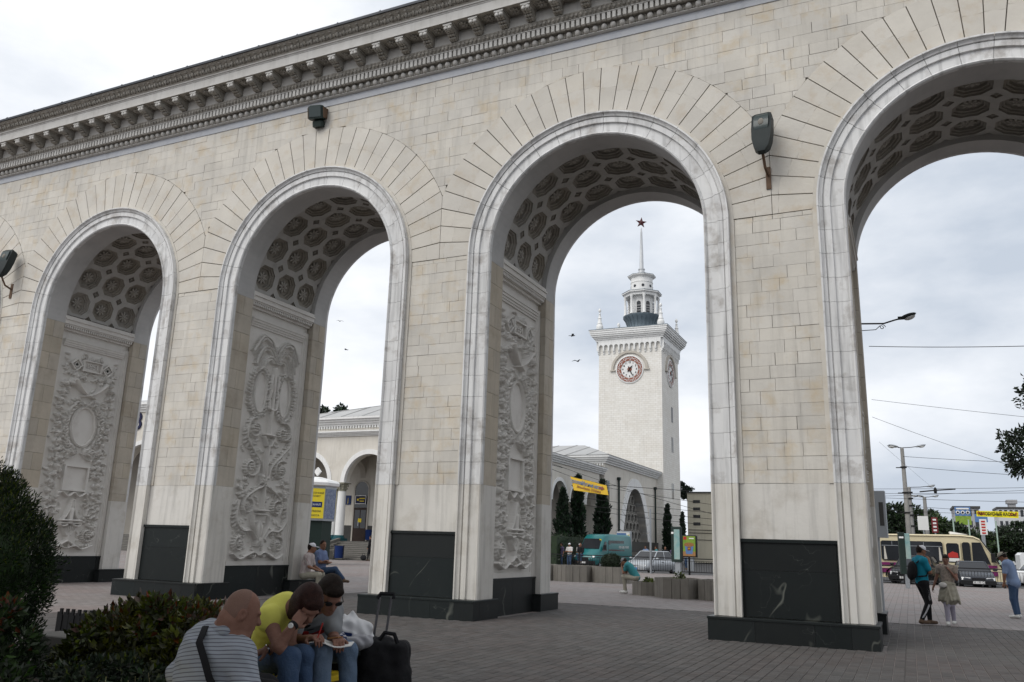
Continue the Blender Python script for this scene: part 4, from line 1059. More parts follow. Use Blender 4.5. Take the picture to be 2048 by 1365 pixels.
# wall facing right, pierced by the pointed arch
pc, pw2, pz0, pz1 = 76.6, 5.0, 2.35, 8.2
def para(hw_, z0, z1, n=28, e=2.5): return [(pc + hw_ * t, z0 + (z1 - z0) * (1 - abs(t) ** e)) for t in [-1 + 2 * k / n for k in range(n + 1)]]
inn = para(pw2, pz0, pz1)
m = MB(); m.ext([(YA, pz0), (YA, 10.1), (YZ, 10.1), (YZ, pz0)] + inn[::-1], XB - .9, XB, 'x'); m.build('side_wall', 'station_wall', blk)
m = MB(); m.box(-40, XB - .002, YA - .01, YA + .5, ZT, 10.1); m.build('front_wall', 'station_wall', blk)
m = MB(); m.box(XB - 1.0, XB + .12, YA - .1, YZ, ZT - .3, pz0 - .002); m.build('plinth', 'dark_plinth', blk)
# stones of the pointed arch: radial, slightly proud
out_ = para(6.45, pz0, 9.35)
for i in range(len(inn) - 1):
    mb = MB(); a, b, c, d = inn[i], inn[i + 1], out_[i + 1], out_[i]; g_ = .05
    a2 = (a[0] + (b[0] - a[0]) * g_, a[1] + (b[1] - a[1]) * g_); b2 = (b[0] + (a[0] - b[0]) * g_, b[1] + (a[1] - b[1]) * g_); c2 = (c[0] + (d[0] - c[0]) * g_, c[1] + (d[1] - c[1]) * g_); d2 = (d[0] + (c[0] - d[0]) * g_, d[1] + (c[1] - d[1]) * g_)
    mb.ext([a2, b2, c2, d2], XB - .95, XB + .09, 'x'); mb.build('arch_stone', 'station_white', blk)
mb = MB(); mb.ext(para(pw2, pz0, pz1), XB - 1.05, XB - .92, 'x'); mb.build('window_glass', 'grey_glass', blk)

def hex_ring(y, z, r, t=.16):
    mb = MB(); n = 8
    P = lambda k, q, x: (x, y + q * math.cos(2 * PI * (k + .5) / n), z + q * math.sin(2 * PI * (k + .5) / n))
    for k in range(n): mb.hexa([P(k, r - t, XB - .915), P(k, r, XB - .915), P(k + 1, r, XB - .915), P(k + 1, r - t, XB - .915), P(k, r - t, XB - .72), P(k, r, XB - .72), P(k + 1, r, XB - .72), P(k + 1, r - t, XB - .72)])
    return mb
for j in range(6):
    z = 2.95 + j * 1.0
    for i in range(-5, 6):
        y = pc + (i + .5 * (j % 2)) * 1.35
        lim = pw2 * max(0, 1 - (z + .1 - pz0) / (pz1 - pz0)) ** .4 - .45
        if abs(y - pc) < lim: hex_ring(y, z, .67).build('lattice_ring', 'lattice_grey', blk)
mb = MB()
for k in range(4): mb.box(-41, XB + .17 * (k + 1), YA - .17 * (k + 1), YZ, 10.1 + .2 * k, 10.1 + .2 * (k + 1) - .002)
mb.build('cornice', 'station_white', blk)
mb = MB(); x = -40.0
while x < XB: mb.box(x, x + .14, YA - .16, YA - .012, 9.86, 10.08); x += .28
mb.build('dentil_course', 'station_white', blk, kind='stuff')
rdg = [(-44, 74.5, 13.1), (-33.4, 74.5, 13.1)]
m = MB(); m.add([(XB + .75, YA - .75, 10.92), (-44, YA - .75, 10.92), rdg[0], rdg[1], (XB + .75, YZ, 10.92), (-44, YZ, 10.92)], [(0, 3, 2, 1), (0, 4, 3), (4, 5, 2, 3)]); m.build('roof', 'roof_sheet', blk)
for k in range(6):
    xx = XB + .6 - k * 2.3; mb = MB(); t = min(1, (XB + .75 - xx) / (XB + .75 - rdg[1][0])); mb.tube([(xx, YA - .75, 10.95), (xx - .0, YA - .75 + (rdg[1][1] - YA + .75) * t, 10.95 + (13.1 - 10.92) * t)], .04, 4); mb.build('roof_seam', 'roof_sheet', blk)
for y in (70.1, 84.6):
    mb = MB(); mb.tube([(XB + .18, y, pz0), (XB + .18, y, 8.9)], .11, 7); mb.box(XB + .02, XB + .35, y - .2, y + .2, 8.7, 9.0); mb.build('drain_pipe', 'green_dark', blk)
mb = MB(); mb.box(XB + .002, XB + .05, 66.4, 67.3, 6.3, 8.4); mb.build('slit_window', 'dark_glass', blk)

# ---- clock tower
TX0, TX1, TY0, TY1 = -35.68, -27.18, 86.0, 94.6
tw = thing('clock_tower', 'square white clock tower with lantern, spire and red star', 'tower', ((TX0 + TX1) / 2, (TY0 + TY1) / 2, 0))
tcx, tcy = (TX0 + TX1) / 2, (TY0 + TY1) / 2; hx, hy = (TX1 - TX0) / 2, (TY1 - TY0) / 2
def tower_brick():
    m_ = mat('tower_brick', (.76, .745, .71), .85, noise=.5, nscale=.5, col2=(.68, .66, .62), stain=.25, sscale=.45, stcol=(.56, .50, .42), streak=.2)
    t = m_.node_tree; b = t.nodes['Principled BSDF']; N = t.nodes.new; K = t.links.new; src = b.inputs['Base Color'].links[0].from_socket
    g = N('ShaderNodeTexCoord'); sp_ = N('ShaderNodeSeparateXYZ'); K(g.outputs['Object'], sp_.inputs[0]); ad = N('ShaderNodeMath'); ad.operation = 'ADD'; K(sp_.outputs[0], ad.inputs[0]); K(sp_.outputs[1], ad.inputs[1]); cb = N('ShaderNodeCombineXYZ'); K(ad.outputs[0], cb.inputs[0]); K(sp_.outputs[2], cb.inputs[1])
    k_ = N('ShaderNodeTexBrick'); k_.inputs['Scale'].default_value = 1; k_.inputs['Brick Width'].default_value = .62; k_.inputs['Row Height'].default_value = .27; k_.inputs['Mortar Size'].default_value = .02; k_.inputs['Color1'].default_value = (1, 1, 1, 1); k_.inputs['Color2'].default_value = (.92, .91, .89, 1); k_.inputs['Mortar'].default_value = (.80, .78, .75, 1); K(cb.outputs[0], k_.inputs['Vector'])
    x = N('ShaderNodeMixRGB'); x.blend_type = 'MULTIPLY'; x.inputs[0].default_value = 1; K(src, x.inputs[1]); K(k_.outputs[0], x.inputs[2]); K(x.outputs[0], b.inputs['Base Color'])
tower_brick()
mb = MB(); mb.loft([[(-hx * f, -hy * f, z), (hx * f, -hy * f, z), (hx * f, hy * f, z), (-hx * f, hy * f, z)] for z, f in ((0, 1.012), (15, 1.004), (28.6, 1.0))]); mb.build('shaft', 'tower_brick', tw)
# corbel table: little arches on consoles, each face
cor = MB(); cw = 2 * hx / 12; r_ = cw * .36
cor.ext([(-cw / 2, -.4), (-cw / 2, .75), (cw / 2, .75), (cw / 2, -.4), (r_, -.4)] + [(r_ * math.cos(a), r_ * math.sin(a)) for a in [PI * k / 10 for k in range(11)]] + [(-r_, -.4)], -.34, 0)
cor = cor.mesh('corbel_arch', 'station_white')
con = MB(); con.ext([(-.34, -.4), (-.30, -.62), (-.16, -.75), (-.12, -.95), (0, -1.05), (0, -.4)], -.10, .10, 'x'); con = con.mesh('console', 'station_white')
for f_ in range(4):
    rot = f_ * PI / 2; ln = hx if f_ % 2 == 0 else hy; dp = hy if f_ % 2 == 0 else hx
    for i in range(12):
        u = -ln + 2 * ln * (i + .5) / 12; c, s_ = math.cos(rot), math.sin(rot); px, py = u, -dp + .003
        put('corbel_arch', cor, tw, (px * c - py * s_, px * s_ + py * c, 27.55), rot=(0, 0, rot), scale=(ln / hx, 1, 1))
        u2 = -ln + 2 * ln * i / 12; put('console', con, tw, (u2 * c - py * s_, u2 * s_ + py * c, 27.55), rot=(0, 0, rot))
mb = MB()
for k, (z, o_) in enumerate(((28.302, .34), (28.5, .45), (28.7, .62), (28.9, .80), (29.12, .92), (29.35, 1.0), (29.62, 1.08))):
    mb.box(-hx - o_, hx + o_, -hy - o_, hy + o_, z, (28.5, 28.7, 28.9, 29.12, 29.35, 29.62, 29.78)[k] - .003)
mb.build('cornice', 'station_white', tw)
mb = MB(); mb.loft([[(-q, -w_, z), (q, -w_, z), (q, w_, z), (-q, w_, z)] for q, w_, z in ((hx + 1.12, hy + 1.12, 29.78), (hx + 1.12, hy + 1.12, 29.84), (2.4, 2.4, 30.35))]); mb.build('roof', 'lead_sheet', tw)
# clock faces
def clock():
    e_ = MB(); e_.lathe([(0.01, 0), (1.88, 0), (1.88, .10), (1.75, .14), (1.72, .05), (0.01, .05)], n=40); dm = e_.mesh('clock_face', 'station_white', True)
    return dm
mb = MB(); n = 40
ring = [[(q * math.cos(2 * PI * i / n), q * math.sin(2 * PI * i / n), z) for i in range(n)] for q, z in ((1.70, .06), (1.70, .085), (1.17, .085), (1.17, .06))]
mb.loft(ring, cap=False); ring_me = mb.mesh('zodiac_ring', 'clock_red')
mb = MB()
for k in range(12):
    a = k * PI / 6 + .1; rot_ = Matrix.Rotation(a, 3, 'Z')
    for j, (q, t, l) in enumerate(((1.32, -.14, .13), (1.46, .05, .17), (1.58, -.08, .14), (1.42, .18, .1), (1.58, .17, .09))):
        c_ = rot_ @ Vector((q * math.cos(t), q * math.sin(t), .095)); mb.ell(tuple(c_), (l, .045, .03), 5, 4, Matrix.Rotation(a + j * 1.3, 3, 'Z'))
    mb.tube([tuple(rot_ @ Vector((1.18, .36, .09))), tuple(rot_ @ Vector((1.68, .5, .09)))], .03, 4)
sign_me = mb.mesh('zodiac_reliefs', 'station_white')
mb = MB()
for k in range(60):
    a = k * PI / 30; l = .05; rot_ = Matrix.Rotation(a, 3, 'Z'); mb.tube([tuple(rot_ @ Vector((1.07, 0, .055))), tuple(rot_ @ Vector((1.12, 0, .055)))], .014, 4)
tick_me = mb.mesh('minute_dots', 'black_paint')
dial_me = clock(); nums = [text_mesh(str(k), .34, 'black_paint', .01, bold=.012) for k in range(1, 13)]
mb = MB(); mb.lathe([(.01, .06), (.30, .06), (.30, .10), (.01, .12)], n=20); hub = mb.mesh('hub', 'clock_red', True)
def hand(l, w):
    mb = MB(); mb.ext([(-w * .5, -.42), (w * .5, -.42), (w * .8, -.25), (w * .4, 0), (w * .9, l * .55), (w * .3, l * .7), (0, l), (-w * .3, l * .7), (-w * .9, l * .55), (-w * .4, 0), (-w * .8, -.25)], .12, .15, 'z'); return mb.mesh('clock_hand', 'black_paint')
h1, h2 = hand(.72, .10), hand(1.12, .08)
mb = MB()
for i in range(24):
    a, b = PI * i / 24, PI * (i + 1) / 24
    for r0, r1, z in ((2.2, 2.5, .2), (2.12, 2.2, .1)):
        P = lambda q, t, w_: (q * math.cos(t), q * math.sin(t), w_)
        mb.hexa([P(r0, a, 0), P(r1, a, 0), P(r1, b, 0), P(r0, b, 0), P(r0, a, z), P(r1, a, z), P(r1, b, z), P(r0, b, z)])
for s_ in (-1, 1): mb.box(min(s_ * 1.9, s_ * 2.65), max(s_ * 1.9, s_ * 2.65), -.16, -.002, 0, .24)
hood_me = mb.mesh('clock_hood', 'hood_stone')
for f_ in range(4):
    rot = f_ * PI / 2; dp = hy if f_ % 2 == 0 else hx
    e_ = bpy.data.objects.new('clock', dial_me); COL.objects.link(e_); e_.parent = tw
    v_ = Matrix.Rotation(rot, 3, 'Z') @ Vector((0, -dp - .01, 24.35)); e_.location = v_; e_.rotation_euler = (PI / 2, 0, rot)
    put('zodiac_ring', ring_me, e_); put('zodiac_reliefs', sign_me, e_); put('minute_dots', tick_me, e_); put('hub', hub, e_); put('clock_hood', hood_me, e_)
    for k in range(1, 13):
        a = PI / 2 - k * PI / 6; put('numeral', nums[k - 1], e_, (.92 * math.cos(a), .92 * math.sin(a), .06))
    put('clock_hand', h1, e_, (0, 0, 0), rot=(0, 0, -R(38))); put('clock_hand', h2, e_, (0, 0, .035), rot=(0, 0, -R(156)))
# slit windows, brackets
for (z, y) in ((18.9, .3), (18.9, .8), (14.9, .2), (14.9, .75), (8.9, -.1), (8.9, .55)):
    mb = MB(); mb.box(hx - .02, hx + .055, y - .11, y + .11, z - 1.0, z + 1.0); mb.build('slit_window', 'dark_glass', tw)
# finials
def finial(x, y, s_=1.0, z=29.85):
    mb = MB(); mb.lathe([(.42, 0), (.44, .25), (.50, .5), (.42, .85), (.30, .95), (.36, 1.05), (.26, 1.3), (.22, 1.7), (.28, 1.78), (.17, 1.95), (.13, 2.35), (.17, 2.42), (.08, 2.5), (.06, 2.6), (.19, 2.78), (.2, 2.95), (.10, 3.15), (.01, 3.22)], n=10)
    mb.build('finial', 'station_white', tw, True, (x, y, z)).scale = (s_, s_, s_)
for sx in (-1, 1):
    for sy in (-1, 1): finial(sx * (hx - .05), sy * (hy - .1))
mb = MB(); mb.lathe([(.12, 0), (.1, .25), (.2, .5), (.2, .7), (.02, .9)], n=8); mb.build('ball_finial', 'station_white', tw, True, (-1.45, -hy - .2, 29.85))
# lantern
ox, oy = .43, .1
def lp(mb, name, m_, smooth=True): return mb.build(name, m_, tw, smooth, (ox, oy, 0))
mb = MB(); mb.lathe([(2.15, 30.1), (2.0, 30.6), (2.0, 31.2), (2.25, 31.9), (2.55, 32.3), (2.6, 32.5), (2.3, 32.62), (.1, 32.62)], n=32); lp(mb, 'bell_base', 'lead_sheet')
for k in range(24):
    a = 2 * PI * k / 24; mb = MB(); mb.tube([(q * math.cos(a), q * math.sin(a), z) for q, z in ((2.17, 30.15), (2.03, 30.6), (2.03, 31.2), (2.28, 31.9), (2.58, 32.3))], .03, 4); lp(mb, 'lead_seam', 'lead_sheet')
mb = MB(); mb.lathe([(1.62, 32.6), (1.62, 35.5)], n=24); lp(mb, 'inner_drum', 'station_white')
for k in range(8):
    a = 2 * PI * (k + .5) / 8 + .02; mb = MB(); mb.lathe([(.24, 32.6), (.24, 32.75), (.17, 32.85), (.15, 34.9), (.22, 35.05), (.22, 35.25)], (2.28 * math.cos(a), 2.28 * math.sin(a), 0), 8); lp(mb, 'lantern_column', 'station_white')
    a2 = 2 * PI * k / 8 + .02; rot_ = Matrix.Rotation(a2 + PI / 2, 4, 'Z')
    mb = MB(); mb.ext([(-.27, 32.75), (-.27, 34.2)] + [(.27 * math.cos(t), 34.2 + .27 * math.sin(t)) for t in [PI - PI * q / 8 for q in range(9)]] + [(.27, 32.75)], -1.66, -1.5); mb.v = [tuple(rot_ @ Vector(q)) for q in mb.v]; lp(mb, 'lantern_window', 'dark_glass', False)
    mb = MB(); p = [Vector((2.28 * math.cos(q), 2.28 * math.sin(q), 0)) for q in (a, a + 2 * PI / 8)]
    for z in (33.0, 33.35, 33.7): mb.tube([(p[0].x, p[0].y, z), (p[1].x, p[1].y, z)], .025, 4)
    lp(mb, 'railing', 'white_paint', False)
    mb = MB(); mb.lathe([(.01, 0), (.2, 0), (.2, .06), (.01, .06)], n=10); a3 = 2 * PI * (k + .5) / 8; rot2 = Matrix.Rotation(a3, 4, 'Z') @ Matrix.Rotation(PI / 2, 4, 'Y'); mb.v = [tuple(rot2 @ Vector((q[0], q[1], q[2] + 1.47)) + Vector((0, 0, 36.75))) for q in mb.v]; lp(mb, 'oculus', 'dark_glass', False)
oc = lambda pr: [[(q * math.cos(2 * PI * (k + .5) / 8 + .02), q * math.sin(2 * PI * (k + .5) / 8 + .02), z) for k in range(8)] for q, z in pr]
mb = MB(); mb.loft(oc([(2.45, 35.22), (2.45, 35.5), (2.75, 35.62), (2.75, 35.78)])); lp(mb, 'gallery_roof', 'station_white', False)
mb = MB(); mb.loft(oc([(2.8, 35.782), (2.8, 35.83), (1.6, 36.1)])); lp(mb, 'gallery_flashing', 'lead_sheet', False)
mb = MB(); mb.lathe([(1.5, 36.0), (1.5, 37.3), (1.55, 37.32), (1.55, 37.4), (1.5, 37.42), (1.5, 38.0)], n=24); lp(mb, 'upper_drum', 'station_white')
mb = MB(); mb.loft(oc([(1.55, 37.95), (1.95, 38.25), (1.95, 38.35)])); lp(mb, 'cap', 'station_white', False)
mb = MB(); mb.loft(oc([(1.98, 38.352), (1.98, 38.40), (.55, 38.75)])); lp(mb, 'cap_roof', 'lead_sheet', False)
mb = MB(); mb.lathe([(.55, 38.7), (.55, 39.0), (.42, 39.1), (.42, 39.35), (.48, 39.4), (.48, 39.5), (.30, 39.55), (.24, 42), (.15, 44.8), (.16, 44.85), (.06, 45.7)], n=10); lp(mb, 'spire', 'spire_metal')
mb = MB(); pts = [((.85 if k % 2 == 0 else .34) * math.sin(k * PI / 5 + .08), (.85 if k % 2 == 0 else .34) * math.cos(k * PI / 5 + .08)) for k in range(10)]
v_ = [(x, 0, 46.45 + z) for x, z in pts] + [(0, -.16, 46.45), (0, .16, 46.45)]
mb.add(v_, [(k, (k + 1) % 10, 10) for k in range(10)] + [((k + 1) % 10, k, 11) for k in range(10)]); o = lp(mb, 'star', 'star_red', False); o.rotation_euler = (0, 0, .5)

# ---- low yellowish building right of the tower
lw = thing('low_building', 'low flat-roofed beige building right of the tower with window slits', 'building')
mb = MB(); mb.box(-27.3, -4, 99, 110, 0, 9.25); mb.build('wall', 'beige_wall', lw)
mb = MB(); mb.box(-27.4, -3.9, 98.8, 110.2, 9.252, 9.42); mb.build('roof_edge', 'dark_plinth', lw)
for z in (8.1, 7.1, 6.1, 5.1):
    mb = MB(); mb.box(-26.5, -25.55, 98.95, 98.99, z - .2, z + .2); mb.build('window_slit', 'dark_glass', lw)
mb = MB(); mb.box(-23.95, -22.9, 98.9, 98.99, 6.0, 7.6); mb.build('carved_plaque', 'brown_plaque', lw)
for z in (4.3, 3.9, 3.0):
    mb = MB(); mb.tube([(-27.2, 98.93, z), (-15, 98.93, z - .1)], .035, 4); mb.build('cable', 'black_paint', lw)

# ---- trees by the station
cypress('cypress in front of the first arch of the station wing, behind the people', (-26.9, 51.5, .3), 6.0, .85, 3, 'cypresses along the station wing')
cypress('slim dark cypress between the banner and the white columns', (-26.9, 55.2, .3), 7.4, .62, 5, 'cypresses along the station wing')
cypress('cypress under the right end of the yellow banner, above the green van', (-26.3, 60.2, .3), 7.4, .85, 8, 'cypresses along the station wing')
cypress('forked cypress at the foot of the clock tower', (-26.2, 84, .3), 6.4, .6, 11, 'cypresses along the station wing')
cypress('thin cypress at the right corner of the clock tower', (-25.6, 89, .3), 5.8, .36, 14, 'cypresses along the station wing', 1400)
rr_ = np.random.default_rng(9)
hd = thing('clipped_hedge', 'dark clipped hedge behind the standing people at the wing', 'hedge', (-26.6, 53, 0))
P = rr_.uniform((-.8, -6, .2), (1.0, 5, 2.6), (5000, 3)); V_, F_ = leaves(P, rr_.normal(0, 1, (5000, 3)), .22, rr_); leaf_object('foliage', V_, F_, 'leaf_dark', hd)
mb = MB(); mb.box(-.75, .95, -5.9, 4.9, 0, 2.4); mb.build('twigs', 'leaf_dark', hd)
t = tree('conifer_tree', 'dark conifer branches sticking out behind the clock tower', 'tree', (-31.7, 103, 0), 9, [((2.6, 0, 10.0), (1.6, 1.0, .35)), ((2.2, 0, 9.2), (1.9, 1.0, .3)), ((1.6, 0, 10.9), (1.2, 1., .3)), ((.8, 0, 11.4), (.8, .8, .4))], 2200, .42, 'leaf_cypress', seed=4, clumps=12, tr=.3)
tree('conifer_tree', 'dark conifer top above the left station roof', 'tree', (-62, 66, 0), 15, [((0, 0, 16.4), (.9, .9, 1.1)), ((-.5, 0, 15.3), (1.3, 1.2, .6)), ((-5, 0, 17.4), (2.4, 1.5, .5)), ((-5, 0, 14.8), (2.2, 1.5, .5))], 1800, .5, 'leaf_cypress', seed=7, clumps=12, tr=.3)

# ================================================================== LAMPS ON THE ARCADE
mat('pale_green', (.35, .45, .38), .6); mat('timetable_blue', (.10, .13, .22), .5, noise=.9, nscale=9, col2=(.3, .33, .4)); mat('lamp_grey', (.03, .037, .038), .5, noise=.4, nscale=6, spec=.1); mat('lamp_glass', (.05, .065, .065), .2, spec=.25); mat('rust', (.14, .09, .06), .8, noise=.6, nscale=9)
t = thing('floodlight', 'square dark floodlight under the cornice above the second arch', 'floodlight', (-14.22, .30, 13.28), group='floodlights on the arcade', scale=.74)
mb = MB(); mb.bbox(-.30, .30, -.42, -.12, -.24, .28, .05); mb.build('housing', 'green_dark', t); mb = MB(); mb.box(-.24, .24, -.445, -.421, -.18, .22); mb.build('lens', 'lamp_glass', t)
mb = MB(); mb.bbox(-.18, .24, -.34, .05, -.52, -.26, .06); mb.build('ballast_box', 'green_dark', t); mb = MB(); mb.box(.301, .335, -.36, .06, -.2, .2); mb.box(-.335, -.301, -.36, .06, -.2, .2); mb.build('yoke', 'rust', t)
t.rotation_euler = (R(14), 0, R(12))
def wall_lamp(label, loc, rz):
    t = thing('wall_lamp', label, 'lamp', loc, rz, group='long lamps on brackets over the piers')
    mb = MB(); mb.tube([(0, .0, -.32), (0, -.30, -.25), (0, -.52, .05)], .03, 6); mb.box(-.05, .05, -.03, .02, -.62, -.12); mb.build('bracket', 'rust', t)
    rot = Matrix.Rotation(R(-16), 4, 'X')
    mb = MB(); mb.loft([[(-w, -d, z), (w, -d, z), (w * 1.0, d, z), (-w, d, z)] for w, d, z in ((.07, .06, -.08), (.15, .10, .03), (.19, .12, .22), (.205, .13, .5), (.20, .12, .86), (.14, .08, .93))])
    mb.v = [tuple(rot @ Vector(q) + Vector((0, -.55, .05))) for q in mb.v]; mb.build('housing', 'lamp_grey', t, True)
    mb = MB(); mb.loft([[(-w, -d, z), (w, -d, z), (w, -.1, z), (-w, -.1, z)] for w, d, z in ((.13, .12, .44), (.15, .17, .52), (.15, .17, .78), (.12, .12, .86))]); mb.v = [tuple(rot @ Vector(q) + Vector((0, -.55, .05))) for q in mb.v]; mb.build('lens', 'lamp_glass', t, True)
    mb = MB(); mb.ell((0, -.172, .62), (.06, .03, .09), 8, 6); mb.v = [tuple(rot @ Vector(q) + Vector((0, -.55, .05))) for q in mb.v]; mb.build('bulb', 'grey_concrete', t, True); return t
wall_lamp('grey-green lamp on a rusty bracket over the pier left of the widest arch', (-2.11, .32, 9.66), R(-4))
wall_lamp('grey-green lamp cut by the left edge of the picture', (-26.55, .32, 9.72), R(10))

# ================================================================== PLANTERS AND FENCE
mat('plant_soil', (.06, .045, .035), .95)
def planter(label, loc, r, h, rz, bush=0, seed=1, group='grey slatted concrete planters on the square'):
    t = thing('concrete_planter', label, 'planter', loc, rz, group=group)
    mb = MB(); mb.lathe([(r * .93, 0), (r * .93, h - .06), (r * .8, h - .06), (r * .8, h - .1)], n=6); mb.build('tub', 'grey_concrete', t)
    mb = MB(); mb.lathe([(r * .80, h - .12), (.02, h - .12)], n=6); mb.build('soil', 'plant_soil', t)
    for k in range(6):
        a0, a1 = k * PI / 3, (k + 1) * PI / 3; p, q = Vector((math.cos(a0), math.sin(a0), 0)) * r, Vector((math.cos(a1), math.sin(a1), 0)) * r
        for j in range(3):
            s0, s1 = (j + .03) / 3, (j + .97) / 3; n_ = ((p + q) / 2).normalized(); a, b = p.lerp(q, s0), p.lerp(q, s1); mb = MB()
            mb.hexa([tuple(a - n_ * .06), tuple(b - n_ * .06), tuple(b), tuple(a)] + [tuple(w + Vector((0, 0, h))) for w in (a - n_ * .06, b - n_ * .06, b, a)]); mb.build('panel', 'grey_concrete', t)
    rr_ = np.random.default_rng(seed)
    if bush == 1:
        b = thing('clipped_bush', 'round clipped dark bush standing in the left grey planter', 'bush', (loc[0], loc[1], h - .12)); P, Dv = blob_pts((0, 0, .32), (.52, .52, .40), 3500, rr_, .75); V_, F_ = leaves(P, Dv, .07, rr_); leaf_object('foliage', V_, F_, 'leaf_dark', b); mb = MB(); mb.ell((0, 0, .3), (.44, .44, .34), 12, 8); mb.build('twigs', 'leaf_dark', b)
    elif bush == 2:
        P, Dv = blob_pts((0, 0, h), (r * .35, r * .35, .16), 160, rr_, .2, 5, .4); V_, F_ = leaves(P, Dv, .12, rr_); leaf_object('weeds', V_, F_, 'leaf_light', t, 'stuff')
    return t
planter('low grey slatted planter under the round clipped bush', (-12.95, 22.6, 0), .98, .74, .2, 1, 2)
planter('low grey slatted planter left of the one with the round bush', (-14.75, 22.3, 0), 1.0, .74, .5, 0, 3)
planter('grey slatted planter touching the second pier, mostly hidden', (-16.5, 22.2, 0), 1.0, .74, .1, 0, 4)
planter('small grey planter with the teal-shirted man sitting on its edge', (-8.62, 13.85, 0), .62, .46, .3, 2, 5)
planter('taller grey slatted planter with weeds, right of the seated man', (-7.35, 13.1, 0), .86, .66, .1, 2, 6)
planter('grey slatted planter with weeds against the right pier', (-5.75, 13.0, 0), .92, .66, .45, 2, 7)
fence = thing('street_fence', 'black metal railing along the edge of the square', 'fence', (0, 40.4, 0))
mb = MB(); mb.bbox(-.06, .06, -.06, .06, 0, 1.18, .02); fpost = mb.mesh('post', 'black_paint')
mb = MB(); mb.box(.06, 2.54, -.025, .025, 1.02, 1.08); frail = mb.mesh('rail', 'black_paint'); mb = MB(); mb.box(.06, 2.54, -.02, .02, .16, .21); frail2 = mb.mesh('rail', 'black_paint')
mb = MB(); mb.box(.06, 2.54, -.02, .02, .88, .91); frail3 = mb.mesh('rail', 'black_paint')
mb = MB(); mb.box(-.011, .011, -.011, .011, .21, .88); fbar = mb.mesh('bar', 'black_paint')
xs_ = [-29.0 + 2.6 * k for k in range(17)]
for x in xs_:
    put('post', fpost, fence, (x, 0, 0)); put('rail', frail, fence, (x, 0, 0)); put('rail', frail2, fence, (x, 0, 0)); put('rail', frail3, fence, (x, 0, 0))
    for k in range(1, 16): put('bar', fbar, fence, (x + k * 2.6 / 16, 0, 0))
put('post', fpost, fence, (xs_[-1] + 2.6, 0, 0))
mb = MB(); mb.tube([(0, 0, 0), (0, 0, 4.3)], .07, 8); o = mb.build('sign_pole', 'grey_metal', None, True, (-15.9, 39.9, 0)); tag(o, 'bare grey metal pole in front of the silver car', 'pole')

# ================================================================== POSTERS AND CITY LIGHTS
mat('poster_paper', (.70, .70, .68), .5); mat('poster_green', (.24, .32, .05), .5, noise=.9, nscale=3, col2=(.12, .25, .03)); mat('poster_wood', (.36, .19, .08), .6, noise=.5, nscale=5); mat('cup_blue', (.10, .19, .38), .5); mat('nugget', (.32, .16, .06), .8, noise=.7, nscale=14, col2=(.18, .08, .03)); mat('poster_yellow', (.72, .58, .04), .5); mat('skin_print', (.62, .38, .28), .6); mat('hair_print', (.05, .03, .025), .6); mat('pink_print', (.62, .12, .2), .6); mat('poster_sea', (.18, .33, .33), .4, noise=.9, nscale=2.2, col2=(.35, .42, .38)); mat('maroon', (.16, .02, .025), .5); mat('banner_yellow', (.72, .47, .05), .7, noise=.4, nscale=1); mat('banner_lemon', (.75, .66, .02), .7); mat('orange_paint', (.55, .2, .03), .5)
# tall dark-framed column with a poster
t = thing('city_light_column', 'tall dark green advertising column standing by the railing', 'advert column', (-13.95, 39.3, 0), R(-16), scale=1.05)
mb = MB(); mb.bbox(-.33, .33, -.16, .16, .78, 2.95, .04); mb.build('case', 'green_dark', t); mb = MB(); mb.box(-.10, .26, -.08, .08, 0, .78); mb.build('leg', 'grey_metal', t)
mb = MB(); mb.box(-.30 + .2, .30, -.175, -.161, .95, 2.78); mb.build('poster', 'poster_sea', t); mb = MB(); mb.box(-.29, -.13, -.172, -.162, 2.5, 2.62); mb.build('number_plate', 'white_paint', t)
# food poster
t = thing('food_poster_stand', 'black framed street poster of a blue cup of fried snacks', 'poster', (-16.05, 52, 0), R(-12))
mb = MB(); mb.bbox(-.62, .62, -.14, .14, 1.05, 2.78, .06); mb.build('case', 'black_paint', t); mb = MB(); mb.box(-.2, .3, -.1, .1, 0, 1.05); mb.build('leg', 'grey_metal', t)
ps_ = MB(); ps_.box(-.54, .54, -.152, -.141, 1.14, 2.70); ps_ = ps_.build('poster', 'poster_green', t)
mb = MB(); mb.box(-.54, .54, -.156, -.1525, 1.14, 1.5); mb.build('table_print', 'poster_wood', ps_)
mb = MB(); mb.ext([(-.28, 1.3), (.28, 1.3), (.38, 1.98), (-.38, 1.98)], -.160, -.1565); mb.build('cup_print', 'cup_blue', ps_)
mb = MB(); mb.ext([(.44 * math.cos(a), 2.03 + .17 * math.sin(a)) for a in np.linspace(0, 2 * PI, 20, endpoint=False)], -.163, -.1605); mb.build('snack_print', 'nugget', ps_)
mb = MB(); mb.box(-.14, .14, -.166, -.1605, 1.58, 1.84); lg = mb.build('logo_print', 'maroon', ps_)
put('lettering', text_mesh('M', .22, 'yellow_paint', .001), ps_, (0, -.168, 1.71), rot=(PI / 2, 0, 0))
mb = MB(); mb.box(-.5, -.22, -.160, -.1525, 2.42, 2.66); mb.build('corner_print', 'red_paint', ps_)
mb = MB(); mb.box(.0, .42, -.158, -.1525, 2.48, 2.56); mb.build('line_print', 'poster_paper', ps_)
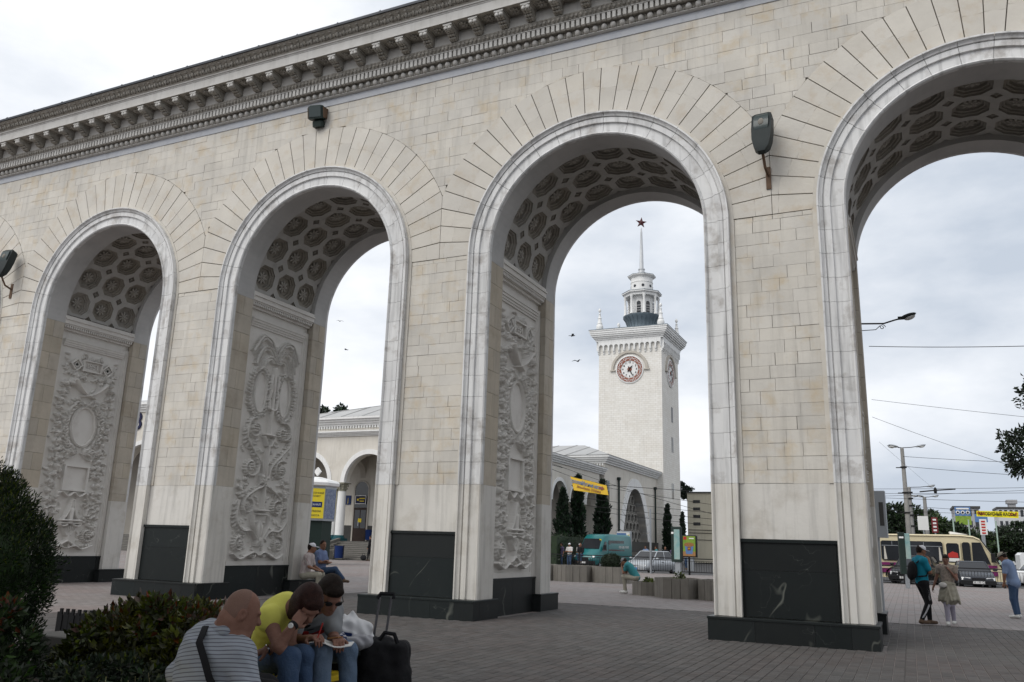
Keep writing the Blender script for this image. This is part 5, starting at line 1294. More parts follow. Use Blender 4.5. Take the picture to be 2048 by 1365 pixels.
# poster with a woman beside the van
t = thing('portrait_poster_stand', 'pale street poster of a dark-haired woman behind the green van', 'poster', (-22.85, 56, 0), R(-8))
mb = MB(); mb.bbox(-.72, .72, -.16, .16, 1.0, 3.05, .05); mb.build('case', 'grey_metal', t); mb = MB(); mb.box(-.2, .2, -.1, .1, 0, 1.0); mb.build('leg', 'grey_metal', t)
ps_ = MB(); ps_.box(-.64, .64, -.172, -.161, 1.08, 2.97); ps_ = ps_.build('poster', 'poster_paper', t)
mb = MB(); mb.ext([(.05 + .30 * math.cos(a), 2.22 + .36 * math.sin(a)) for a in np.linspace(0, 2 * PI, 18, endpoint=False)], -.176, -.1725); mb.build('hair_print', 'hair_print', ps_)
mb = MB(); mb.ext([(.0 + .17 * math.cos(a), 2.2 + .22 * math.sin(a)) for a in np.linspace(0, 2 * PI, 16, endpoint=False)], -.180, -.1765); mb.build('face_print', 'skin_print', ps_)
mb = MB(); mb.ext([(-.3, 1.45), (.42, 1.45), (.3, 1.9), (-.2, 1.95)], -.1795, -.1765); mb.build('dress_print', 'pink_print', ps_)
mb = MB(); mb.box(-.6, .3, -.178, -.1725, 2.72, 2.9); mb.build('header_print', 'cup_blue', ps_); mb = MB(); mb.ext([(.3, 2.1), (.6, 2.2), (.6, 2.8), (.4, 2.7)], -.178, -.1725); mb.build('flower_print', 'yellow_paint', ps_); mb = MB(); mb.ext([(-.6, 1.1), (-.1, 1.1), (.2, 1.4), (-.6, 1.5)], -.178, -.1725); mb.build('leaf_print', 'poster_green', ps_)
# banner by the wing
A_, B_, C_, D_ = Vector((-23.74, 45, 6.97)), Vector((-20.77, 45, 6.27)), Vector((-20.60, 45, 5.51)), Vector((-23.43, 45, 5.89))
def banner(name, label, pts, m_, texts, poles, th=.02, sag=.04):
    a, b, c, d = pts; t = thing(name, label, 'banner', (a.x, a.y, 0)); n = 12; rows = []
    for i in range(n + 1):
        u = i / n; top, bot = a.lerp(b, u), d.lerp(c, u); w = Vector((0, .03 * math.sin(u * 9), 0)); rows.append((top + w, bot - w))
    mb = MB(); O = Vector((a.x, a.y, 0))
    mb.loft([[tuple(p - O + Vector((0, -th, 0))), tuple(p - O + Vector((0, th, 0))), tuple(q - O + Vector((0, th, 0))), tuple(q - O + Vector((0, -th, 0)))] for p, q in rows]); mb.build('cloth', m_, t)
    ex = (b - a).normalized(); ez_ = (d - a).normalized() * -1; ny = Vector((0, -1, 0)); ez_ = (ez_ - ex * ez_.dot(ex)).normalized()
    M_ = Matrix((ex, ez_, ex.cross(ez_))).transposed()
    for txt, sz, m2, u, v, sx in texts:
        p = a.lerp(b, u).lerp(d.lerp(c, u), v) - O + Vector((0, -th - .045, 0)); me_ = text_mesh(txt, sz, m2, .003, sx, bold=sz * .02); o = put('lettering', me_, t, p); o.rotation_euler = M_.to_euler()
    for p, q in poles:
        mb = MB(); mb.tube([tuple(Vector(p) - O), tuple(Vector(q) - O)], .02, 4); mb.build('cable', 'black_paint', t)
    return t
bt = banner('trolleybus_banner', 'slanting orange-yellow banner with blue lettering before the station wing', (A_, B_, C_, D_), 'banner_yellow', [('троллейбусные кассы', .40, 'cup_blue', .44, .36, .62), ('Ялта-Алушта  СТОЯНКА', .24, 'clock_red', .46, .76, .72)], [(A_ + Vector((-3.5, 3, 1.1)), A_), (A_, B_), (B_, B_ + Vector((6, 2, -.3)))])
mb = MB(); mb.ext([(0, -.07), (.22, -.07), (.22, -.17), (.45, 0), (.22, .17), (.22, .07), (0, .07)], -.004, .004); o = mb.build('arrow', 'clock_red', bt, loc=(2.38, -.075, 6.08)); o.rotation_euler = (0, .2, 0)
A2_, B2_, C2_, D2_ = Vector((7.04, 90, 6.76)), Vector((11.05, 90, 6.69)), Vector((10.98, 90, 6.0)), Vector((6.99, 90, 6.16))
banner('bus_ticket_banner', 'lemon yellow banner with black lettering over the distant street', (A2_, B2_, C2_, D2_), 'banner_lemon', [('АВТОБУСНЫЕ КАССЫ', .50, 'black_paint', .49, .5, .66), ('50м', .42, 'red_paint', .135, .5, .75), ('50м', .42, 'red_paint', .86, .5, .75), ('↑', .6, 'red_paint', .05, .5, .8), ('↑', .6, 'red_paint', .955, .5, .8)], [(A2_ + Vector((-6, 0, .4)), A2_), (B2_, B2_ + Vector((6, 0, .5)))])

# ---- advertising kiosk by the left pavilion
kx, ky = -35.56, 28.5
t = thing('advert_kiosk', 'octagonal kiosk with yellow poster panels and pale rounded roof', 'kiosk', (kx, ky, 0))
oc8 = lambda r, z: [(r * .77 * math.cos(PI / 8 + k * PI / 4), r * .77 * math.sin(PI / 8 + k * PI / 4), z) for k in range(8)]
mb = MB(); mb.loft([oc8(1.75, 0), oc8(1.75, 2.75)]); mb.build('base', 'green_dark', t); mb = MB(); mb.loft([oc8(1.95, 2.76), oc8(1.95, 4.95)]); mb.build('lightbox', 'grey_metal', t)
mb = MB(); mb.loft([oc8(1.95, 4.96), oc8(2.15, 5.02), oc8(2.2, 5.2), oc8(2.0, 5.34), oc8(.6, 5.6), oc8(.05, 5.62)]); mb.build('roof', 'white_paint', t)
for k in range(8):
    a = k * PI / 4 + PI / 4; n_ = Vector((math.cos(a), math.sin(a), 0)); u_ = Vector((-n_.y, n_.x, 0)); ap, hwid = 1.5 * math.cos(PI / 8), 1.5 * math.sin(PI / 8) - .05
    def fp(u, z, d): q = n_ * (ap + d) + u_ * u; return (q.x, q.y, z)
    mb = MB(); mb.hexa([fp(-hwid, 2.9, .003), fp(hwid, 2.9, .003), fp(hwid, 2.9, .03), fp(-hwid, 2.9, .03), fp(-hwid, 4.8, .003), fp(hwid, 4.8, .003), fp(hwid, 4.8, .03), fp(-hwid, 4.8, .03)])
    po = mb.build('poster', 'timetable_blue' if k == 7 else 'poster_yellow', t) if True else None
    if k == 6:
        M_ = Matrix((Vector((1, 0, 0)), Vector((0, 0, 1)), Vector((0, -1, 0)))).transposed()
        for txt, sz, m2, z in (('РОСОЧНИЙ', .16, 'navy', 4.5), ('ПУНКТ', .16, 'navy', 4.3), ('АЛЬБОМ', .16, 'navy', 3.35), ('КАССА', .16, 'navy', 3.08)):
            put('lettering', text_mesh(txt, sz, m2, .004), t, fp(0, z, .036), rot=(PI / 2, 0, PI / 4))
        mb = MB(); mb.hexa([fp(-.4, 3.6, .031), fp(.4, 3.6, .031), fp(.4, 3.6, .04), fp(-.4, 3.6, .04), fp(-.4, 3.95, .031), fp(.4, 3.95, .031), fp(.4, 3.95, .04), fp(-.4, 3.95, .04)]); mb.build('poster_band', 'blue_paint', t); put('lettering', text_mesh('КАНАЛ', .18, 'white_paint', .004), t, fp(0, 3.76, .05), rot=(PI / 2, 0, PI / 4))
mb = MB(); mb.ext([(0, 5.62), (.28, 5.9), (0, 6.18), (-.28, 5.9)], -.06, .06); mb.build('roof_sign', 'white_paint', t, loc=(.75, -.75, 0))

# ================================================================== VEHICLES
mat('car_silver', (.42, .44, .46), .28, metal=.5); mat('car_dark', (.05, .055, .065), .25, metal=.3); mat('car_black', (.015, .016, .018), .25); mat('van_teal', (.008, .13, .135), .3, spec=.6); mat('bus_cream', (.60, .53, .36), .4); mat('bus_purple', (.16, .02, .10), .4); mat('car_glass', (.016, .018, .022), .10, spec=.4); mat('headlight', (.55, .56, .56), .12, spec=.8); mat('orange_lens', (.5, .2, .03), .3); mat('plate_white', (.6, .6, .6), .5); mat('plate_blue', (.05, .2, .5), .5); mat('curtain', (.50, .47, .42), .8); mat('cloth_lilac_board', (.45, .36, .44), .6); mat('white_car', (.66, .67, .68), .3); mat('bus_blue', (.03, .08, .25), .4)
mb = MB(); mb.lathe([(.01, .10), (.20, .105), (.31, .10), (.33, .07), (.33, -.07), (.31, -.10), (.2, -.1), (.01, -.1)], n=20, ax='y'); tyre_me = mb.mesh('tyre', 'tyre', True)
mb = MB(); mb.lathe([(.01, .112), (.06, .115), (.07, .11), (.19, .112), (.205, .12), (.205, .1)], n=16, ax='y'); mb.lathe([(.01, -.112), (.06, -.115), (.07, -.11), (.19, -.112), (.205, -.12), (.205, -.1)], n=16, ax='y'); rim_me = mb.mesh('rim', 'grey_metal', True)
def wheel(parent, x, y, r=.33, w=1.0):
    o = put('wheel', tyre_me, parent, (x, y, r), scale=(r / .33, w, r / .33)); put('rim', rim_me, o); return o
def car(label, loc, rz, paint, group, scale=1.0, L_=4.3, W=1.72, Hh=1.42, plate='plate_white', ptxt='', suv=False, grille_dark=True):
    """x forward, built from lofted body, glazed cabin, roof, pillars, lamps, bumpers, mirrors, wheels"""
    t = thing('parked_car', label, 'car', loc, rz, group, scale)
    w = W / 2; hb = .92 if not suv else 1.08; zb = .2 if not suv else .3
    def sec(x, wf, z0, z1): a = w * wf; return [(x, -a * .9, z0), (x, a * .9, z0), (x, a, z0 + .12), (x, a, z1 - .22), (x, a * .95, z1 - .06), (x, a * .86, z1), (x, -a * .86, z1), (x, -a * .95, z1 - .06), (x, -a, z1 - .22), (x, -a, z0 + .12)]
    hl = L_ / 2; hood_z = hb - .10
    mb = MB(); mb.loft([sec(-hl, .80, zb + .12, hb - .12), sec(-hl + .12, .93, zb + .02, hb - .02), sec(-hl + .5, 1, zb, hb + .02), sec(-.2, 1, zb, hb), sec(hl - 1.25, 1, zb, hb - .01), sec(hl - .55, .98, zb, hood_z - .05), sec(hl - .15, .93, zb + .02, hood_z - .18), sec(hl, .80, zb + .10, hood_z - .30)]); mb.build('body', paint, t, True)
    xr0, xr1 = (-hl + .55, -hl + .95) if not suv else (-hl + .1, -hl + .3); xf0, xf1 = hl - 1.15, hl - 1.95
    wb, wr = w * .90, w * .70
    lo = [(xr0, -wb, hb - .02), (xf0, -wb * .98, hb - .06), (xf0, wb * .98, hb - .06), (xr0, wb, hb - .02)]; hi = [(xr1, -wr, Hh - .03), (xf1, -wr, Hh - .03), (xf1, wr, Hh - .03), (xr1, wr, Hh - .03)]
    mb = MB(); mb.loft([lo, hi]); mb.build('cabin_glass', 'car_glass', t)
    mb = MB(); mb.loft([[(xr1 - .03, -wr - .02, Hh - .045), (xf1 + .04, -wr - .02, Hh - .045), (xf1 + .04, wr + .02, Hh - .045), (xr1 - .03, wr + .02, Hh - .045)], [(xr1 + .08, -wr * .9, Hh), (xf1 - .1, -wr * .9, Hh + .005), (xf1 - .1, wr * .9, Hh + .005), (xr1 + .08, wr * .9, Hh)]]); mb.build('roof', paint, t)
    for i in range(4):
        mb = MB(); mb.tube([lo[i], hi[i]], .035, 5); mb.build('pillar', paint, t)
    for s_ in (-1, 1):
        xm0, xm1 = (lo[0][0] + lo[1][0]) / 2 - .1, (hi[0][0] + hi[1][0]) / 2; mb = MB(); mb.tube([(xm0, s_ * wb * 1.0, hb - .02), (xm1, s_ * (wr + .005), Hh - .04)], .03, 5); mb.build('pillar', paint, t)
        mb = MB(); mb.ell((xf0 - .15, s_ * (w + .10), hb + .06), (.08, .12, .075), 8, 6); mb.build('mirror', paint, t, True)
        mb = MB(); mb.loft([[(hl - .16, s_ * w * .42, hood_z - .40), (hl - .10, s_ * w * .86, hood_z - .38), (hl - .14, s_ * w * .87, hood_z - .22), (hl - .2, s_ * w * .42, hood_z - .24)], [(hl + .01, s_ * w * .42, hood_z - .40), (hl - .05, s_ * w * .88, hood_z - .38), (hl - .10, s_ * w * .89, hood_z - .22), (hl - .03, s_ * w * .42, hood_z - .24)]]); mb.build('headlight', 'headlight', t)
        for x in (hl - .82, -hl + .78): wheel(t, x, s_ * (w - .12), .32 if not suv else .37)
        mb = MB(); mb.box(-.1, .12, min(s_ * (w + .0), s_ * (w + .012)), max(s_ * (w + .0), s_ * (w + .012)), hb - .2, hb - .16); mb.build('door_handle', 'black_paint', t)
    mb = MB(); mb.box(hl - .14, hl + .015, -w * .36, w * .36, hood_z - .40, hood_z - .25); mb.build('grille', 'black_paint' if grille_dark else 'chrome', t)
    mb = MB(); mb.bbox(hl - .18, hl + .09, -w * .93, w * .93, zb + .05, zb + .26, .03); mb.build('bumper', 'black_paint' if grille_dark else paint, t)
    pl_ = MB(); pl_.box(hl + .092, hl + .105, -.27, .27, zb + .09, zb + .21); pl_ = pl_.build('number_plate', plate, t)
    if ptxt: put('lettering', text_mesh(ptxt, .13, 'black_paint', .002), pl_, (hl + .108, 0, zb + .15), rot=(PI / 2, 0, PI / 2))
    return t
ZR = -.12
FWD = lambda deg: R(-90 + deg)        # heading: -90 faces the viewer
car('silver sedan parked behind the railing next to the green van', (-17.0, 43.9, ZR), FWD(-13), 'car_silver', 'cars parked behind the railing', 1.10, 4.5, 1.74, 1.45, 'plate_blue', grille_dark=False)
car('dark grey-blue sedan facing the railing in front of the cream bus', (3.37, 42.6, ZR), FWD(3), 'car_dark', 'cars parked behind the railing', 1.13, 4.3, 1.72, 1.40, 'plate_white', 'ТМ 195 ОА')
car('black off-road car half hidden behind the man in the white cap', (.25, 43.0, ZR), FWD(-14), 'car_black', 'cars parked behind the railing', 1.12, 4.4, 1.78, 1.62, suv=True)
# teal van
def van(label, loc, rz, scale):
    t = thing('delivery_van', label, 'van', loc, rz, scale=scale); w = .97; L_ = 5.6; H_ = 2.55
    def sec(x, z0, z1, wf=1, tf=.9): a = w * wf; return [(x, -a * .95, z0), (x, a * .95, z0), (x, a, z0 + .25), (x, a, z0 + (z1 - z0) * .6), (x, a * tf, z1 - .12), (x, a * tf * .85, z1), (x, -a * tf * .85, z1), (x, -a * tf, z1 - .12), (x, -a, z0 + (z1 - z0) * .6), (x, -a, z0 + .25)]
    h = L_ / 2
    mb = MB(); mb.loft([sec(-h, .4, H_ - .15, .97), sec(-h + .15, .35, H_), sec(h - 2.4, .33, H_, 1, .9), sec(h - 1.75, .33, H_ - .06, 1, .88), sec(h - 1.5, .33, H_ - .22, 1, .86), sec(h - .88, .33, 1.42, 1, .92), sec(h - .35, .35, 1.18, .96, .9), sec(h - .05, .40, .92, .86, .9), sec(h, .45, .8, .8, .9)]); mb.build('body', 'van_teal', t, True)
    sl = lambda z: h - .88 - (z - 1.42) * (.62 / .91)            # windscreen slope
    for nm, y0, y1, y2, y3, z0, z1, m_ in (('windscreen', -.80, .80, -.72, .72, 1.47, 2.2, 'car_glass'),):
        mb = MB(); mb.hexa([(sl(z0) + .035, y0, z0), (sl(z0) + .035, y1, z0), (sl(z0) - .02, y1, z0), (sl(z0) - .02, y0, z0), (sl(z1) + .035, y2, z1), (sl(z1) + .035, y3, z1), (sl(z1) - .02, y3, z1), (sl(z1) - .02, y2, z1)]); mb.build(nm, m_, t)
    for s_ in (-1, 1):
        a, b = sorted((s_ * (w - .02), s_ * (w + .008)))
        def side(x0, x1, x2, x3, z0, z1, nm, m_):
            q = w - .09 * ((z1 - 1.6) / .9); mb = MB(); yb, yt = s_ * (w + .006), s_ * (q + .008)
            mb.hexa([(x0, yb, z0), (x1, yb, z0), (x1, yb - s_ * .03, z0), (x0, yb - s_ * .03, z0), (x2, yt, z1), (x3, yt, z1), (x3, yt - s_ * .03, z1), (x2, yt - s_ * .03, z1)]); return mb.build(nm, m_, t)
        side(h - 1.75, h - 1.12, h - 1.75, h - 1.55, 1.35, 2.0, 'cab_window', 'car_glass'); sw = side(-h + 1.2, h - 2.05, -h + 1.2, h - 2.1, 1.35, 2.1, 'side_window', 'car_glass')
        mb = MB(); mb.bbox(h - 1.32, h - 1.1, min(s_ * (w + .06), s_ * (w + .26)), max(s_ * (w + .06), s_ * (w + .26)), 1.4, 1.78, .04); mb.build('mirror', 'black_paint', t)
        for x in (h - .95, -h + 1.05): wheel(t, x, s_ * (w - .13), .35)
        mb = MB(); mb.loft([[(h - .22, s_ * .46, .78), (h - .28, s_ * .84, .82), (h - .34, s_ * .86, 1.0), (h - .26, s_ * .46, .92)], [(h + .01, s_ * .46, .78), (h - .12, s_ * .86, .82), (h - .2, s_ * .88, 1.0), (h - .08, s_ * .46, .92)]]); mb.build('headlight', 'headlight', t)
        mb = MB(); mb.ell((h - 1.72, s_ * .55, H_ - .2), (.04, .17, .07), 8, 5); mb.build('roof_badge', 'white_paint', t, True)
        mb = MB(); mb.box(h - 2.0, h - 1.99 + .02, min(s_ * w, s_ * (w + .006)), max(s_ * w, s_ * (w + .006)), .5, 2.0); mb.build('door_seam', 'black_paint', t)
        mb = MB(); mb.box(-h + .4, h - .4, min(s_ * w, s_ * (w + .012)), max(s_ * w, s_ * (w + .012)), .86, .93); mb.build('side_strip', 'van_teal', t)
    put('lettering', text_mesh('050-585-70-01', .26, 'white_paint', .004), t, (-1.5, w + .012, 1.62), rot=(PI / 2, 0, PI)); put('lettering', text_mesh('050-585-70-01', .26, 'white_paint', .004), t, (-1.5, -w - .012, 1.62), rot=(PI / 2, 0, 0))
    mb = MB(); mb.box(h - .2, h + .03, -.45, .45, .62, .86); mb.build('grille', 'black_paint', t); mb = MB(); mb.bbox(h - .3, h + .08, -.9, .9, .36, .62, .04); mb.build('bumper', 'black_paint', t)
    mb = MB(); mb.box(h + .082, h + .095, -.26, .26, .42, .54); mb.build('number_plate', 'plate_white', t); mb = MB(); mb.ell((h - .06, 0, .95), (.03, .06, .06), 8, 5); mb.build('badge', 'chrome', t, True)
    mb = MB(); mb.box(sl(2.12) + .04, sl(2.12) + .045, .6, .76, 2.02, 2.18); mb.build('sticker', 'yellow_paint', t); mb = MB(); mb.tube([(0, 0, H_ - .02), (-.05, 0, H_ + .35)], .012, 4); mb.build('aerial', 'black_paint', t); return t
van('teal delivery van with dark side windows parked before the station wing', (-23.2, 51.3, ZR), FWD(-12), 1.10)
# cream bus, standing across the street, nose to the right
def bus(label, loc, rz, scale):
    t = thing('cream_bus', label, 'bus', loc, rz, scale=scale); W, L_, H_ = 2.35, 7.4, 2.85; w = W / 2; h = L_ / 2
    prof_ = [(-h, .35), (-h, 2.6), (-h + .15, 2.82), (-h + .5, H_), (h - 2.1, H_ + .03), (h - 1.5, 2.82), (h - 1.2, 2.68), (h - .35, 1.25), (h - .12, 1.0), (h, .75), (h, .38), (h - .1, .32)]
    mb = MB()
    mb.loft([[(x, -w * .93, z - (.05 if z > 2 else 0)) for x, z in prof_], [(x, -w, z - (.12 if z > 2.6 else 0)) for x, z in prof_], [(x, w, z - (.12 if z > 2.6 else 0)) for x, z in prof_], [(x, w * .93, z - (.05 if z > 2 else 0)) for x, z in prof_]]); mb.build('body', 'bus_cream', t)
    mb = MB(); mb.hexa([(h - 1.30, -w * .9, 2.6), (h - 1.30, w * .9, 2.6), (h - 1.1, w * .9, 2.58), (h - 1.1, -w * .9, 2.58), (h - .46, -w * .9, 1.3), (h - .46, w * .9, 1.3), (h - .28, w * .9, 1.28), (h - .28, -w * .9, 1.28)]); mb.build('windscreen', 'car_glass', t)
    mb = MB(); mb.hexa([(h - .34, -w * .95, 1.24), (h - .34, w * .95, 1.24), (h - .26, w * .95, 1.24), (h - .26, -w * .95, 1.24), (h - .1, -w * .95, .7), (h - .1, w * .95, .7), (h + .035, w * .95, .66), (h + .035, -w * .95, .66)]); mb.build('front_panel', 'black_paint', t)
    for s_ in (-1, 1):
        yo, yi = s_ * (w + .012), s_ * (w - .03)
        def win(poly, nm, m_='car_glass', d=0.0):
            mb = MB(); a, b = sorted((yi, yo + s_ * d)); mb.ext(poly, a, b); return mb.build(nm, m_, t)
        def rr_box(x0, x1, z0, z1, c=.08): return [(x0 + c, z0), (x1 - c, z0), (x1, z0 + c), (x1, z1 - c), (x1 - c, z1), (x0 + c, z1), (x0, z1 - c), (x0, z0 + c)]
        for x0, x1 in ((-3.6, -2.72), (-2.62, -1.42), (-1.32, .62)):
            wn_ = win(rr_box(x0, x1, 1.32, 2.42), 'window'); a, b = sorted((yo + s_ * .001, yo + s_ * .015)); mb = MB(); mb.box(x0 + .04, x1 - .04, a, b, 2.13, 2.16); mb.box((x0 + x1) / 2 - .012, (x0 + x1) / 2 + .012, a, b, 2.16, 2.38); mb.build('window_bar', 'grey_metal', wn_)
            for xc in (x0 + .16, x1 - .2):
                mb = MB(); a, b = sorted((yo + s_ * .001, yo + s_ * .006)); mb.ext([(xc - .02, 1.36), (xc + .14, 1.36), (xc + .05, 2.1), (xc, 2.1)], a, b); mb.build('curtain', 'curtain', wn_)
        dr = win(rr_box(.72, 1.52, .45, 2.5), 'door', 'bus_cream', .012); mb = MB(); a, b = sorted((yo + s_ * .013, yo + s_ * .03)); mb.ext(rr_box(.80, 1.44, 1.28, 2.35), a, b); mb.build('door_pane', 'car_glass', dr)
        mb = MB(); a, b = sorted((yo + s_ * .031, yo + s_ * .035)); mb.ext([(.86, 1.55), (1.38, 1.55), (1.36, 1.8), (1.1, 1.9), (.86, 1.75)], a, b); mb.build('door_picture', 'red_paint', dr); mb = MB(); mb.box(.84, 1.42, a, b, 1.34, 1.52); mb.build('door_notice', 'poster_paper', dr)
        win(rr_box(1.60, 2.0, 1.38, 2.42), 'window'); win([(2.08, 1.32), (2.85 + .1, 1.25), (2.55, 2.42), (2.1, 2.42)], 'cab_window')
        a, b = sorted((s_ * (w - .01), s_ * (w + .006)))
        for z0, z1, m_ in ((1.04, 1.19, 'bus_purple'), (.62, .86, 'bus_purple')):
            mb = MB(); mb.box(-h + .01, h - .45, a, b, z0, z1); mb.build('stripe', m_, t)
        for x in (h - 1.5, -h + 1.75): wheel(t, x, s_ * (w - .16), .42, 1.3); 
        for x in (h - 1.5, -h + 1.75):
            mb = MB(); hood(mb, x, .46, .54, .42, a, b + .02 if s_ > 0 else b, 12); mb.build('wheel_arch', 'black_paint', t)
        mb = MB(); mb.bbox(h - .72, h - .5, min(s_ * (w + .05), s_ * (w + .25)), max(s_ * (w + .05), s_ * (w + .25)), 1.35, 1.85, .03); mb.build('mirror', 'black_paint', t)
        mb = MB(); mb.ell((h + .0, s_ * w * .7, .62), (.06, .16, .1), 8, 6); mb.build('headlight', 'headlight', t, True)
    mb = MB(); mb.hexa([(h - 1.02, -w * .6, 2.36), (h - 1.02, w * .6, 2.36), (h - .99, w * .6, 2.36), (h - .99, -w * .6, 2.36), (h - 1.12, -w * .6, 2.56), (h - 1.12, w * .6, 2.56), (h - 1.09, w * .6, 2.56), (h - 1.09, -w * .6, 2.56)]); mb.build('route_board', 'cloth_lilac_board', t)
    mb = MB(); mb.hexa([(1.1, -.5, 2.87), (2.0, -.5, 2.86), (2.0, .5, 2.86), (1.1, .5, 2.87), (1.05, -.5, 3.0), (1.1, -.5, 3.02), (1.1, .5, 3.02), (1.05, .5, 3.0)]); mb.build('roof_hatch', 'white_paint', t); mb = MB(); mb.bbox(h - .1, h + .1, -w * .95, w * .95, .32, .52, .03); mb.build('bumper', 'bus_cream', t); return t
bus('cream bus with two purple stripes standing across the street behind the cars', (1.25, 46.6, ZR), R(0), 1.13)
for lab, loc, col, L_ in (('white minibus far right behind the cream bus', (10.3, 62, ZR), 'white_car', 5.2), ('blue and white minibus at the right edge behind the hat wearer', (15.2, 68, ZR), 'bus_blue', 5.6)):
    t = thing('minibus', lab, 'minibus', loc, R(4), group='vehicles farther down the street'); h = L_ / 2
    mb = MB(); mb.loft([[(x, y, z) for x, z in ((-h, .4), (-h, 2.1), (-h + .2, 2.3), (h - 1.6, 2.3), (h - .8, 1.35), (h - .1, 1.1), (h, .5))] for y in (-.95, .95)]); mb.build('body', col, t)
    for x in (-h + .4, -h + 1.6, -h + 2.8):
        mb = MB(); mb.box(x, x + 1.0, -.975, -.94, 1.35, 1.95); mb.build('window', 'car_glass', t)
    mb = MB(); mb.box(-h + .02, h - .3, -.972, -.945, .75, .95); mb.build('stripe', 'bus_blue' if col != 'bus_blue' else 'white_car', t)
    for x in (-h + 1, h - 1):
        for s_ in (-1, 1): wheel(t, x, s_ * .85, .34)
car('white car at the right edge beyond the railing', (8.6, 52, ZR), R(8), 'white_car', 'vehicles farther down the street', 1.1)
car('silver car beyond the cream bus at the right edge', (9.6, 57, ZR), R(178), 'car_silver', 'vehicles farther down the street', 1.05)

# ================================================================== POLES, WIRES, SIGNS ON THE RIGHT
def cobra(parent, p, ang, l=1.1, s_=1.0):
    d = Vector((math.cos(ang), math.sin(ang), 0)); e_ = Vector(p) + d * l + Vector((0, 0, .08))
    mb = MB(); mb.tube([p, tuple(Vector(p) + d * l * .6 + Vector((0, 0, .02))), tuple(e_)], .028 * s_, 5); mb.build('lamp_arm', 'black_paint', parent)
    rot = Matrix.Rotation(ang, 3, 'Z') @ Matrix.Rotation(-.2, 3, 'Y'); c = e_ + d * .28 * s_ + Vector((0, 0, .05)); mb = MB(); mb.ell(tuple(c), (.36 * s_, .13 * s_, .085 * s_), 10, 6, rot); mb.build('lamp_head', 'grey_metal', parent, True)
    mb = MB(); mb.ell(tuple(c + Vector((d.x * .08, d.y * .08, -.05 * s_))), (.2 * s_, .11 * s_, .09 * s_), 8, 6, rot); mb.build('lamp_bowl', 'headlight', parent, True)
mat('pole_concrete', (.27, .265, .255), .9, noise=.5, nscale=3, streak=.4)
t = thing('street_lamp', 'thick concrete lamp post with three lamp heads behind the cream bus', 'street lamp', (.05, 49.6, ZR), group='street lamps along the road')
mb = MB(); mb.lathe([(.21, 0), (.18, 3), (.12, 9.3), (.06, 9.35)], n=12); mb.build('post', 'pole_concrete', t, True)
for z in (4.7, 6.1, 7.9):
    mb = MB(); mb.lathe([(.22, z), (.225, z + .1)], n=12); mb.box(-.5, .1, -.05, .05, z, z + .06); mb.build('clamp', 'black_paint', t)
for a, l in ((R(5), .95), (R(172), .35), (R(200), .3)): cobra(t, (0, 0, 9.35), a, l)
t = thing('street_lamp', 'thinner lamp post just right of the thick concrete one', 'street lamp', (.36, 63, ZR), group='street lamps along the road')
mb = MB(); mb.lathe([(.2, 0), (.13, 7.5), (.05, 7.55)], n=10); mb.build('post', 'pole_concrete', t, True); cobra(t, (0, 0, 7.5), R(2), 1.4)
for z in (4.2, 5.1, 5.9, 6.5, 7.0):
    mb = MB(); mb.box(-.22, .25, -.2, .2, z, z + .12); mb.build('insulator', 'black_paint', t)
t = thing('street_lamp', 'distant three-armed lamp post above the red sign', 'street lamp', (1.75, 78, ZR), group='street lamps along the road')
mb = MB(); mb.lathe([(.24, 0), (.16, 7.6), (.05, 7.65)], n=10); mb.build('post', 'pole_concrete', t, True); cobra(t, (0, 0, 7.6), R(0), .7); cobra(t, (0, 0, 7.6), R(180), .6); cobra(t, (0, 0, 7.6), R(195), .1)
t = thing('bracket_lamp', 'street lamp head on a scrolled arm behind the right pier', 'lamp', (-.66, 4.50, 7.05))
mb = MB(); mb.tube([(0, 0, 0), (.5, .15, .0), (.75, .2, .08), (.9, .24, .12)], .02, 6); mb.build('arm', 'black_paint', t)
mb = MB(); mb.tube([(0, .05, -.16), (.32, .1, -.15), (.42, .13, -.05)], .010, 5); mb.tube([(.47 + .07 * (1 - k / 14) * math.cos(k * .7), .14, -.09 + .07 * (1 - k / 14) * math.sin(k * .7)) for k in range(13)], .009, 5); mb.build('scroll', 'black_paint', t)
mb = MB(); mb.ell((1.04, .26, .17), (.20, .10, .055), 10, 6, Matrix.Rotation(-.3, 3, 'Y')); mb.box(.82, .98, .20, .30, .10, .16); mb.build('lamp_head', 'lamp_grey', t, True); mb = MB(); mb.ell((1.08, .27, .135), (.13, .085, .06), 10, 6, Matrix.Rotation(-.3, 3, 'Y')); mb.build('lamp_bowl', 'headlight', t, True)
def wire(label, a, b, sag=.2, r=.007):
    n = 18; mb = MB(); A, B = Vector(a), Vector(b); mb.tube([tuple(A.lerp(B, k / n) - A + Vector((0, 0, -sag * 4 * (k / n) * (1 - k / n)))) for k in range(n + 1)], r, 4); o = mb.build('overhead_wire', 'black_paint', None, loc=a); tag(o, label, 'wire', 'overhead wires'); return o
wire('thick cable crossing the sky right of the right pier, topmost', (-.9, 20, 10.06), (9.0, 20, 9.55), .12, .014)
wire('thin wire sloping down to the right, second below the thick cable', (-.95, 20, 7.82), (9.0, 20, 6.2), .05)
wire('thin wire sloping to the tree at the right, third from the top', (-.97, 20, 7.1), (6.5, 20, 4.0), .1)
wire('wire leaving the top of the concrete lamp post to the right', (.05, 49.5, 8.6), (14, 47, 7.6), .15, .014)
wire('second wire from the concrete lamp post to the right', (.05, 49.5, 7.9), (14, 47, 6.6), .15, .014)
wire('stay wire from the right pier down to the contact wire', (-1.0, 30, 7.3), (1.9, 46, 5.9), .02)
